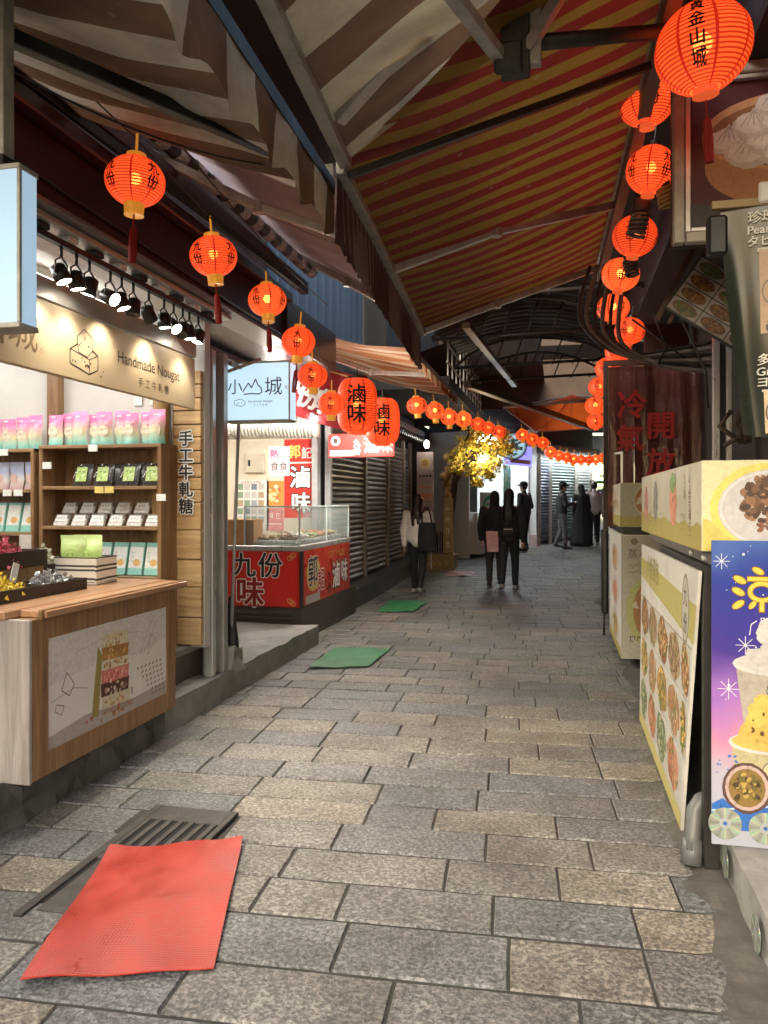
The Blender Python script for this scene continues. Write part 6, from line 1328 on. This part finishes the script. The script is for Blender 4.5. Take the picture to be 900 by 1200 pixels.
for i in range(40): it += ell(qs.uniform(.02, .5), qs.uniform(.55, 1.15), *(lambda s_: (s_, s_))(qs.choice([.002, .003, .005])), (.7, .75, .8), n=8)
for (sx0, sy0, s_) in ((.035, 1.09, .03), (.12, .77, .035), (.06, .6, .04)):
    for k in range(8): it += line([(sx0, sy0), (sx0 + s_ * math.cos(k * PI / 4), sy0 + s_ * math.sin(k * PI / 4))], .002, (.75, .78, .8))
def leaf(cx, cy, rx, ry, rot): return ell(cx, cy, rx * 1.18, ry * 1.3, (.2, .1, .02), rot) + ell(cx, cy, rx, ry, YE, rot)
it += leaf(.1, 1.02, .024, .012, -.5) + leaf(.095, .975, .024, .012, -.5) + leaf(.095, .925, .024, .012, .6)
it += leaf(.165, 1.055, .022, .011, -.5) + rect(.125, .225, 1.012, 1.036, (.2, .1, .02)) + rect(.127, .223, 1.016, 1.032, YE) + ring(.178, .975, .053, .043, .023, (.2, .1, .02)) + ring(.178, .975, .05, .04, .016, YE) + rect(.166, .19, .895, .94, (.2, .1, .02)) + rect(.17, .186, .9, .94, YE) + leaf(.145, .925, .018, .009, .9) + leaf(.215, .93, .02, .01, -.9)
it += txt('夏', .34, .98, .19, YE, .05, outline=(.2, .1, .02))
it += scrib(.25, .87, .16, .018, (.75, .75, .78), 3) + txt('Yakult', .175, .845, .03, (.75, .75, .78), .02, 'L') + line([(.16, .865), (.14, .85), (.135, .81)], .003, (.75, .75, .78))
def icecup(cx, cy, w_, h_, body, ice, spots):
    o_ = poly([(cx - w_ * .4, cy - h_), (cx + w_ * .4, cy - h_), (cx + w_ * .5, cy), (cx - w_ * .5, cy)], body)
    o_ += ell(cx, cy, w_ * .54, w_ * .15, (.5, .5, .5)) + ell(cx, cy + .004, w_ * .5, w_ * .125, mul(ice, .82))
    q_ = random.Random(int(cy * 100))
    for i in range(34):
        a = q_.uniform(-1, 1); h2 = q_.random(); k = q_.uniform(.55, 1.0)
        o_ += ell(cx + a * w_ * .4 * (1 - h2 * .7), cy + .01 + h2 * w_ * .5, .05 * (1 - h2 * .4), .034, mul(ice, .72 + .3 * h2 * k + .06 * q_.random()), q_.uniform(0, 3), 11, .2, i)
    o_ += spots + ell(cx, cy - h_ * .42, .042, .042, (.09, .085, .08)) + ell(cx, cy - h_ * .42, .038, .038, mul(body, 1.2)) + txt('滿', cx - .002, cy - h_ * .42 + .016, .034, (.06, .055, .05), .02) + txt('鏟', cx + .004, cy - h_ * .42 - .016, .034, (.06, .055, .05), .02)
    return o_
it += icecup(.235, .70, .3, .24, (.36, .33, .29), (.58, .565, .545), [])
it += icecup(.22, .4, .3, .26, (.4, .36, .22), (.62, .46, .12), scatter(.23, .47, .1, .05, [(.12, .06, .02)], 16, .008, 6))
it += poly([(0, .14)] + [(.62 * k / 16, .155 + .025 * math.sin(k * 1.7)) for k in range(17)] + [(.62, .06), (0, .06)], (.03, .12, .4)) + line([(0, .13), (.2, .16), (.4, .12), (.6, .15)], .006, (.45, .6, .72)) + scatter(.06, .3, .05, .05, [(.05, .15, .42)], 12, .006, 9)
it += ell(.125, .225, .088, .098, (.09, .05, .045), wob=.03) + ell(.125, .225, .078, .087, (.42, .32, .3)) + ell(.125, .225, .066, .074, (.2, .13, .04)) + scatter(.125, .225, .05, .055, [(.32, .22, .05), (.12, .1, .03), (.4, .3, .09), (.06, .04, .02)], 40, .012, 12)
printed('print', Fp, it, bp_, rough=.3)
# compact discs
def disc_mat():
    m, nt, b = newmat('disc_foil'); L = nt.links.new
    tc = nd(nt, 'ShaderNodeTexCoord'); gr = nd(nt, 'ShaderNodeTexGradient', gradient_type='RADIAL'); L(tc.outputs['Object'], gr.inputs[0])
    mu_ = nd(nt, 'ShaderNodeMath', operation='MULTIPLY'); mu_.inputs[1].default_value = 6; L(gr.outputs['Fac'], mu_.inputs[0]); fr_ = nd(nt, 'ShaderNodeMath', operation='FRACT'); L(mu_.outputs[0], fr_.inputs[0])
    L(ramp(nt, fr_.outputs[0], [(0, (.3, .34, .3)), (.3, (.5, .55, .5)), (.42, (.25, .6, .4)), (.5, (.7, .72, .5)), (.6, (.5, .5, .45)), (1, (.3, .34, .3))]), b.inputs['Base Color'])
    b.inputs['Metallic'].default_value = .55; b.inputs['Roughness'].default_value = .22; return m
DM = disc_mat()
disc_me = MB().lathe([(.0155, -.0006), (.06, -.0006), (.06, .0006), (.0155, .0006), (.0155, -.0006)], 32, caps=False).mesh('disc', DM)
hub_me = MB().lathe([(.0075, .0008), (.0205, .0008)], 20, caps=False).mesh('hub', mat('disc_hub', (.3, .32, .34), .25, var=0))
for i, (W_, lab_) in enumerate(((frame((.622, 3.166, .262), (1, 0, 0), (0, 0, 1)), 'left compact disc stuck on the foot of the blue poster'), (frame((.765, 3.166, .255), (1, 0, 0), (0, 0, 1)), 'right compact disc stuck on the foot of the blue poster'), (frame((.628, 3.2, .1), (0, -1, 0), (0, 0, 1)), 'dusty disc on the platform side below the poster'), (frame((.628, 2.72, .085), (0, -1, 0), (0, 0, 1)), 'disc on the platform side nearest the camera'))):
    t = thing('compact_disc', lab_, 'disc', tuple(W_.translation), group='discs around the blue poster'); WM[t.name] = W_; t.matrix_basis = W_
    for nm, me in (('foil', disc_me), ('hub', hub_me)):
        o = bpy.data.objects.new(nm, me); o.parent = t; C.objects.link(o)
# drain pipe
PV = mat('grey_pvc', (.1, .105, .105), .45, var=.25, nscale=8, dirt=.3)
pp = thing('drain_pipe', 'grey plastic drain pipe elbow at the foot of the cart', 'pipe', (.52, 3.33, 0))
tube('pipe', [(.70, 3.45, .265), (.62, 3.42, .265), (.575, 3.4, .255), (.55, 3.39, .22), (.535, 3.36, .12), (.53, 3.345, .07)], .034, PV, pp, 14); tube('socket', [(.537, 3.365, .11), (.527, 3.335, .015)], .041, PV, pp, 14); tube('socket', [(.62, 3.42, .265), (.66, 3.435, .265)], .039, PV, pp, 14)
# spiral bulbs among the right lanterns
def spiral(label, loc, rx_, ry_, m_sp, s=1.):
    t = thing('spiral_bulb', label, 'bulb', loc, group='spiral bulbs on the right'); W_ = T(*loc) @ Matrix.Rotation(rad(rx_), 4, 'X') @ Matrix.Rotation(rad(ry_), 4, 'Y') @ Matrix.Diagonal((s, s, s, 1)); t.matrix_basis = W_; WM[t.name] = W_
    pts = [(.036 * math.cos(a * .35), .036 * math.sin(a * .35), -.1 + a * .0011) for a in range(0, 95)]
    for nm, mb_, m in (('spiral', MB().tube(pts, .0095, 6), m_sp), ('base', MB().lathe([(.03, .005), (.034, .02), (.034, .06), (.02, .075), (.016, .11)], 14), mat('dusty_bulb_base', (.1, .09, .08), .6, var=.3))):
        o = bpy.data.objects.new(nm, mb_.mesh(nm, m, smooth=True)); o.parent = t; C.objects.link(o)
YT = mat('yellowed_tube', (.5, .34, .1), .35, var=.3); GT = mat('dusty_tube', (.16, .14, .12), .5, var=.3)
spiral('yellow spiral bulb beside the framed picture', (.555, 4.4, 3.2), 10, -12, YT, 1.05); spiral('dusty dark spiral bulb hanging before the fourth right lantern', (.45, 4.55, 3.12), 8, 12, GT, 1.2); spiral('dusty spiral bulb below the framed picture corner', (.47, 5.5, 3.15), -8, -10, GT, 1.1)
# cable bundle
cb = thing('cable_bundle', 'bundle of dusty cables sagging above the plastic curtain', 'cable', (.7, 6.3, 2.7))
for k in range(6):
    o_ = .055 * k; P = [Vector((.24 + o_, 6.25, 3.35)), Vector((.16 + o_ * 1.1, 6.3, 2.95 - o_ * .6)), Vector((.45 + o_, 6.3, 2.66 - o_ * .3)), Vector((.85, 6.35, 2.68 - o_ * .5)), Vector((1.3, 6.4, 2.76 - o_))]; pts = []
    for i in range(4):
        p0, p1, p2, p3 = P[max(i - 1, 0)], P[i], P[i + 1], P[min(i + 2, 4)]
        for j in range(6):
            s_ = j / 6; pts.append(tuple(.5 * ((2 * p1) + (p2 - p0) * s_ + (2 * p0 - 5 * p1 + 4 * p2 - p3) * s_ ** 2 + (3 * p1 - p0 - 3 * p2 + p3) * s_ ** 3)))
    pts.append(tuple(P[-1])); tube('cable', pts, .014 + .004 * (k % 2), mat('dusty_cable', (.2, .18, .17), .6, var=.35) if k % 2 else PIPE_DARK, cb, 7)
for k, (a, b_) in enumerate((((.55, 6.2, 2.9), (.95, 6.3, 2.6)), ((.7, 6.2, 2.95), (.75, 6.3, 2.55)), ((.9, 6.2, 2.9), (1.1, 6.2, 2.2)))): tube('cable', [a, tuple((Vector(a) + Vector(b_)) / 2 + Vector((.08, 0, -.06))), b_], .008, BLACK, cb, 6)
gg = thing('gecko_hook', 'tangle of dark hooks and ties hanging below the green banner', 'hook', (.8, 3.9, 1.75))
gq = random.Random(2)
for k in range(7):
    P = [(.95 + gq.uniform(-.06, .08), 4.4, 1.98), (.93 + gq.uniform(-.1, .1), 4.4, 1.9), (.95 + gq.uniform(-.1, .1), 4.4, 1.82 + gq.uniform(-.03, .03))]; tube('strap', P, .014, mat('brown_strap', (.06, .04, .03), .7, var=.4), gg, 6)

# ================================================================== PEOPLE
SKIN = mat('skin', (.42, .25, .18), .5, var=.08)
def vox(o, vs=.011, sm=4):
    m = o.modifiers.new('r', 'REMESH'); m.mode = 'VOXEL'; m.voxel_size = vs; m.use_smooth_shade = True
    s_ = o.modifiers.new('s', 'SMOOTH'); s_.factor = .5; s_.iterations = sm; return o
def person(label, loc, rz, h=1.65, top=None, legs=None, shoe=None, hair=None, stride=0., arms='down', long_hair=False, coat=0., robe=None, cap=None, wide=1., topname='jacket', face=True, lean=0.):
    t = thing('person', label, 'person', loc, rz); W = WM[t.name]
    def J(x, y, z): return Vector((x * h, y * h + lean * max(0, z - .5) * h, z * h))
    s = stride
    hip = {k: J(k * .052, 0, .50) for k in (-1, 1)}; kn = {k: J(k * .055, k * s * .5 + .012, .28) for k in (-1, 1)}; an = {k: J(k * .055, k * s * .95 - (.05 if k * s < 0 else 0) * 1, .045 + (.03 if k * s < 0 else 0)) for k in (-1, 1)}; toe = {k: an[k] + J(k * .012, .085, -.025 - (.012 if k * s < 0 else 0)) - J(0, 0, 0) for k in (-1, 1)}
    shd = {k: J(k * .108 * wide, 0, .805) for k in (-1, 1)}
    if arms == 'down': el = {k: J(k * .135 * wide, -k * s * .25 - .01, .63) for k in (-1, 1)}; wr = {k: J(k * .13 * wide, -k * s * .45 + .03, .485) for k in (-1, 1)}
    elif arms == 'front': el = {k: J(k * .14 * wide, .02, .65) for k in (-1, 1)}; wr = {k: J(k * .05, .17, .69) for k in (-1, 1)}
    elif arms == 'bent': el = {k: J(k * .15 * wide, -.02, .64) for k in (-1, 1)}; wr = {k: J(k * .07, .14, .60) for k in (-1, 1)}
    def hand(b, k):
        d = (wr[k] - el[k]).normalized(); p = wr[k]; side = Vector((k, 0, 0)); f = Vector((0, 1, 0)) if abs(d.y) < .7 else Vector((0, 0, -1))
        pal = p + d * .045 * h / 1.65; b.cap(p, .02, pal + d * .02, .026, 8)
        for i in range(4):
            r0 = pal + d * .025 + f * (.024 - .016 * i); ln = (.032, .038, .036, .028)[i]
            m1 = r0 + d * ln; b.cap(r0, .0085, m1, .008, 6); b.cap(m1, .008, m1 + (d * .8 - side * .6).normalized() * ln * .8, .007, 6)
        r0 = pal + f * .02 - d * .02; b.cap(r0, .011, r0 + (f + d).normalized() * .045, .008, 6)
    hd = J(0, .012, .925); k_ = h / 1.65
    b = MB()
    b.ell(hd, (.072 * k_, .088 * k_, .108 * k_), 16); b.cap(J(0, .0, .82), .05 * k_, J(0, .01, .89), .046 * k_); b.ell(hd + Vector((0, .045, -.06)) * k_, (.05 * k_, .045 * k_, .05 * k_), 12)
    b.cap(hd + Vector((0, .088, .0)) * k_, .012 * k_, hd + Vector((0, .1, -.025)) * k_, .016 * k_, 8)
    for k in (-1, 1): b.ell(hd + Vector((k * .074, -.005, -.01)) * k_, (.012 * k_, .02 * k_, .03 * k_), 8)
    b.cap(J(0, -.005, .56), .105 * k_, J(0, -.005, .74), .115 * k_); b.cap(J(-.06, 0, .79), .07 * k_, J(.06, 0, .79), .07 * k_); b.cap(J(-.03, 0, .52), .1 * k_, J(.03, 0, .52), .1 * k_)
    for k in (-1, 1):
        b.cap(hip[k], .078 * k_, kn[k], .052 * k_); b.cap(kn[k], .052 * k_, an[k], .034 * k_); b.cap(an[k], .033 * k_, toe[k], .024 * k_)
        b.cap(shd[k], .048 * k_, el[k], .037 * k_); b.cap(el[k], .037 * k_, wr[k], .025 * k_); hand(b, k)
    bo = b.build('body', SKIN, t, W=W, world=False); vox(bo, .0095, 2)
    b = MB()     # upper garment
    zb = .50 - coat
    b.cap(J(-.035, -.005, zb + .06), .118 * k_ * wide, J(-.03, -.005, .72), .112 * k_ * wide); b.cap(J(.035, -.005, zb + .06), .118 * k_ * wide, J(.03, -.005, .72), .112 * k_ * wide)
    b.cap(J(0, -.01, zb + .05), .135 * k_ * wide, J(0, -.01, .74), .13 * k_ * wide)
    b.cap(J(-.07, 0, .775), .085 * k_, J(.07, 0, .775), .085 * k_); b.cap(J(0, 0, .8), .07 * k_, J(0, .003, .845), .062 * k_)
    for k in (-1, 1): b.cap(shd[k], .062 * k_, el[k], .055 * k_); b.cap(el[k], .055 * k_, el[k].lerp(wr[k], .93), .042 * k_)
    vox(b.build(topname, top, t, W=W, world=False), .011, 5)
    if robe is None:
        b = MB(); b.cap(J(-.035, -.005, .53), .112 * k_, J(.035, -.005, .53), .112 * k_)
        for k in (-1, 1): b.cap(hip[k], .09 * k_, kn[k], .066 * k_); b.cap(kn[k], .066 * k_, an[k] + J(0, 0, .02), .052 * k_)
        vox(b.build('trousers', legs, t, W=W, world=False), .011, 4)
    else:
        rings = []
        for z, rx_, ry_ in ((.02, .2, .19), (.1, .19, .175), (.3, .165, .14), (.5, .145, .12), (.62, .135, .11), (.72, .14, .115), (.8, .13, .1), (.84, .07, .065)):
            rings.append([tuple(J(rx_ * .9 * math.cos(a) * (1 + .07 * math.sin(a * 9) * (1 - z)), ry_ * .9 * math.sin(a) * (1 + .07 * math.sin(a * 9) * (1 - z)), z)) for a in [2 * PI * j / 36 for j in range(36)]])
        MB().loft(rings).build('robe', robe, t, W=W, smooth=True, world=False)
    for k in (-1, 1):
        b = MB(); b.cap(an[k] + J(0, -.015, -.015), .04 * k_, toe[k] + J(0, .01, .0), .034 * k_); b.box(*(an[k].x - .04 * k_, an[k].x + .04 * k_), an[k].y - .06 * k_, toe[k].y + .045 * k_, an[k].z - .052 * k_ - .0, an[k].z - .03 * k_)
        vox(b.build('shoe', shoe, t, W=W, world=False), .009, 2)
    if hair is not None:
        b = MB(); b.ell(hd + Vector((0, -.014, .02)) * k_, (.086 * k_, .096 * k_, .108 * k_), 16)
        if long_hair:
            b.cap(hd + Vector((0, -.03, 0)), .085 * k_, hd + Vector((0, -.1, -.2)) * k_, .085 * k_); b.cap(hd + Vector((-.03, -.1, -.2)) * k_, .075 * k_, hd + Vector((-.03, -.13, -.38)) * k_, .05 * k_); b.cap(hd + Vector((.03, -.1, -.2)) * k_, .075 * k_, hd + Vector((.035, -.13, -.36)) * k_, .045 * k_)
        vox(b.build('hair', hair, t, W=W, world=False), .01, 2)
    if cap is not None:
        b = MB(); b.lathe([(.098 * k_, -.005), (.1 * k_, .02), (.09 * k_, .07), (.05 * k_, .1), (.005, .105)], 18, 0, T(*(hd + Vector((0, -.005, .035)) * k_))); b.cap(hd + Vector((-.04, .08, .04)) * k_, .02, hd + Vector((-.03, .15, .03)) * k_, .012); b.cap(hd + Vector((.04, .08, .04)) * k_, .02, hd + Vector((.03, .15, .03)) * k_, .012)
        b.build('cap', cap, t, W=W, smooth=True, world=False)
    if face:
        b = MB()
        for k in (-1, 1): b.ell(hd + Vector((k * .03, .082, .005)) * k_, (.012, .006, .008), 8)
        b.build('eyes', BLACK, t, W=W, smooth=True, world=False)
        MB().ell(hd + Vector((0, .086, -.052)) * k_, (.024, .006, .007), 8).build('lips', mat('lips', (.32, .11, .09), .5, var=0), t, W=W, smooth=True, world=False)
    return t
BC = mat('black_cloth', (.013, .013, .014), .8, var=.5, nscale=8, bump=.9, bscale=14); BC2 = mat('charcoal_cloth', (.025, .025, .028), .8, var=.5, nscale=8, bump=.9, bscale=14)
WCl = mat('white_knit', (.8, .79, .77), .9, var=.12, nscale=12, bump=.8, bscale=16); JE = mat('dark_denim', (.02, .023, .032), .85, var=.3); HB = mat('dark_brown_hair', (.03, .018, .012), .45, var=.5, nscale=20, stretch=(4, 4, .6)); HK = mat('black_hair', (.01, .009, .009), .4, var=.4)
PK = mat('pale_lilac_cotton', (.5, .44, .5), .85, var=.08); SHO = mat('black_shoe', (.015, .015, .015), .5, var=.2); SHW = mat('black_white_shoe', (.2, .2, .2), .6, var=.95, nscale=18)
w1 = person('woman with long brown hair in a white jumper carrying a black shoulder bag', (-2.2, 12.1, gz(12.1)), -6, 1.6, WCl, BC, SHW, HB, stride=-.07, long_hair=True, topname='jumper', wide=1.08, face=False)
hb_ = thing('shoulder_bag', 'black tote bag hanging at the hip of the woman in white', 'bag', (-2.0, 11.95, .75))
b = MB(); b.loft([[(-2.02 + .15 * math.cos(a) * q_, 11.93 + .07 * math.sin(a) * q_, z) for a in [2 * PI * j / 16 for j in range(16)]] for z, q_ in ((.7, .8), (.74, 1.0), (.95, 1.02), (1.12, .9), (1.16, .75))]); b.build('bag', BC, hb_, smooth=True)
tube('strap', [(-2.1, 11.92, 1.13), (-2.1, 11.9, 1.3), (-2.07, 12.02, 1.4), (-2.03, 12.14, 1.35)], .014, BC, hb_, 6); tube('strap', [(-1.94, 11.92, 1.13), (-1.97, 11.9, 1.3), (-2.03, 12.04, 1.4), (-2.02, 12.14, 1.33)], .014, BC, hb_, 6)
w2 = person('woman in black with a belt bag walking away, right of the pair', (-.8, 12.75, gz(12.75)), -2, 1.68, BC, BC, SHW, HK, stride=.08, coat=.02, long_hair=True, topname='coat', wide=1.05, face=False)
b = MB(); b.ell((-.8, 12.6, 1.0), (.15, .06, .075), 12); bb = b.build('belt_bag', BC2, None, smooth=True); tag(bb, 'dark belt bag with a pale zip on the back of the woman in black', 'bag'); MB().box(-.87, -.73, 12.53, 12.536, 1.035, 1.05).build('zip', mat('pale_zip', (.5, .5, .5), .4, var=0), bb)
w3 = person('woman in a long black coat and head scarf walking away, left of the pair', (-1.07, 13.2, gz(13.2)), 4, 1.64, BC, BC2, SHO, BC, stride=-.06, long_hair=True, coat=.08, topname='coat', wide=1.1, face=False)
pbag = thing('pink_bag', 'pink paper shopping bag held between the two women in black', 'bag', (-1.02, 12.8, .68))
F_ = T(-1.02, 12.8, .66) @ RZ(-8)
MB().loft([[(-.13, -.05, 0), (.13, -.05, 0), (.13, .05, 0), (-.13, .05, 0)], [(-.15, -.055, .34), (.15, -.055, .34), (.15, .055, .34), (-.15, .055, .34)]], caps=True).build('bag', mat('pink_paper', (.55, .32, .33), .6, var=.12), pbag, W=F_, world=False)
printed('print', F_ @ frame((0, -.056, .02), (1, 0, 0), (0, 0, 1)), ring(0, .16, .08, .08, .008, (.4, .18, .2)) + scrib(0, .16, .1, .05, (.4, .18, .2), 3), pbag)
tube('handle', [(-1.09, 12.79, 1.0), (-1.06, 12.8, 1.08), (-.99, 12.8, 1.08), (-.95, 12.79, 1.0)], .006, mat('pink_paper', (.5, .3, .3)), pbag, 5)
m1 = person('man in black with a dark cap standing before the bright shop', (-.84, 19.4, gz(19.4)), 60, 1.75, BC2, BC, SHO, HK, stride=.02, arms='bent', cap=BC, wide=1.05)
CAMO = mat('patterned_trousers', (.12, .12, .12), .85, var=.98, nscale=22)
m2 = person('person in a black cap and patterned trousers reading a phone', (.08, 20.2, gz(20.2)), -75, 1.72, BC2, CAMO, SHO, HK, stride=.03, arms='front', cap=BC, wide=1.05)
ph = bx('mobile_phone', (.3, .31), (20.2, 20.27), (1.42, 1.57), glow('phone_screen', (.6, .7, .9), 1.0), None, .003); tag(ph, 'lit phone held by the person in patterned trousers', 'phone')
w4 = person('person wrapped in a long black robe and veil', (.58, 21.1, gz(21.1)), 30, 1.66, BC, BC, mat('pale_shoe', (.4, .38, .36), .6, var=.2), BC, long_hair=True, robe=BC, face=False)
m3 = person('man in a pale lilac shirt and dark trousers seen from behind', (.93, 21.5, gz(21.5)), 12, 1.72, PK, JE, mat('pale_shoe', (.4, .38, .36)), HK, topname='shirt', wide=1.05, face=False)
p5 = person('farther person in dark clothes just left of the lilac shirt', (.98, 23.6, gz(23.6)), 170, 1.75, BC2, BC, SHO, HK)
p6 = person('farther person in dark clothes just right of the lilac shirt', (1.42, 23.2, gz(23.2)), 20, 1.78, BC, BC, SHO, HK, face=False)
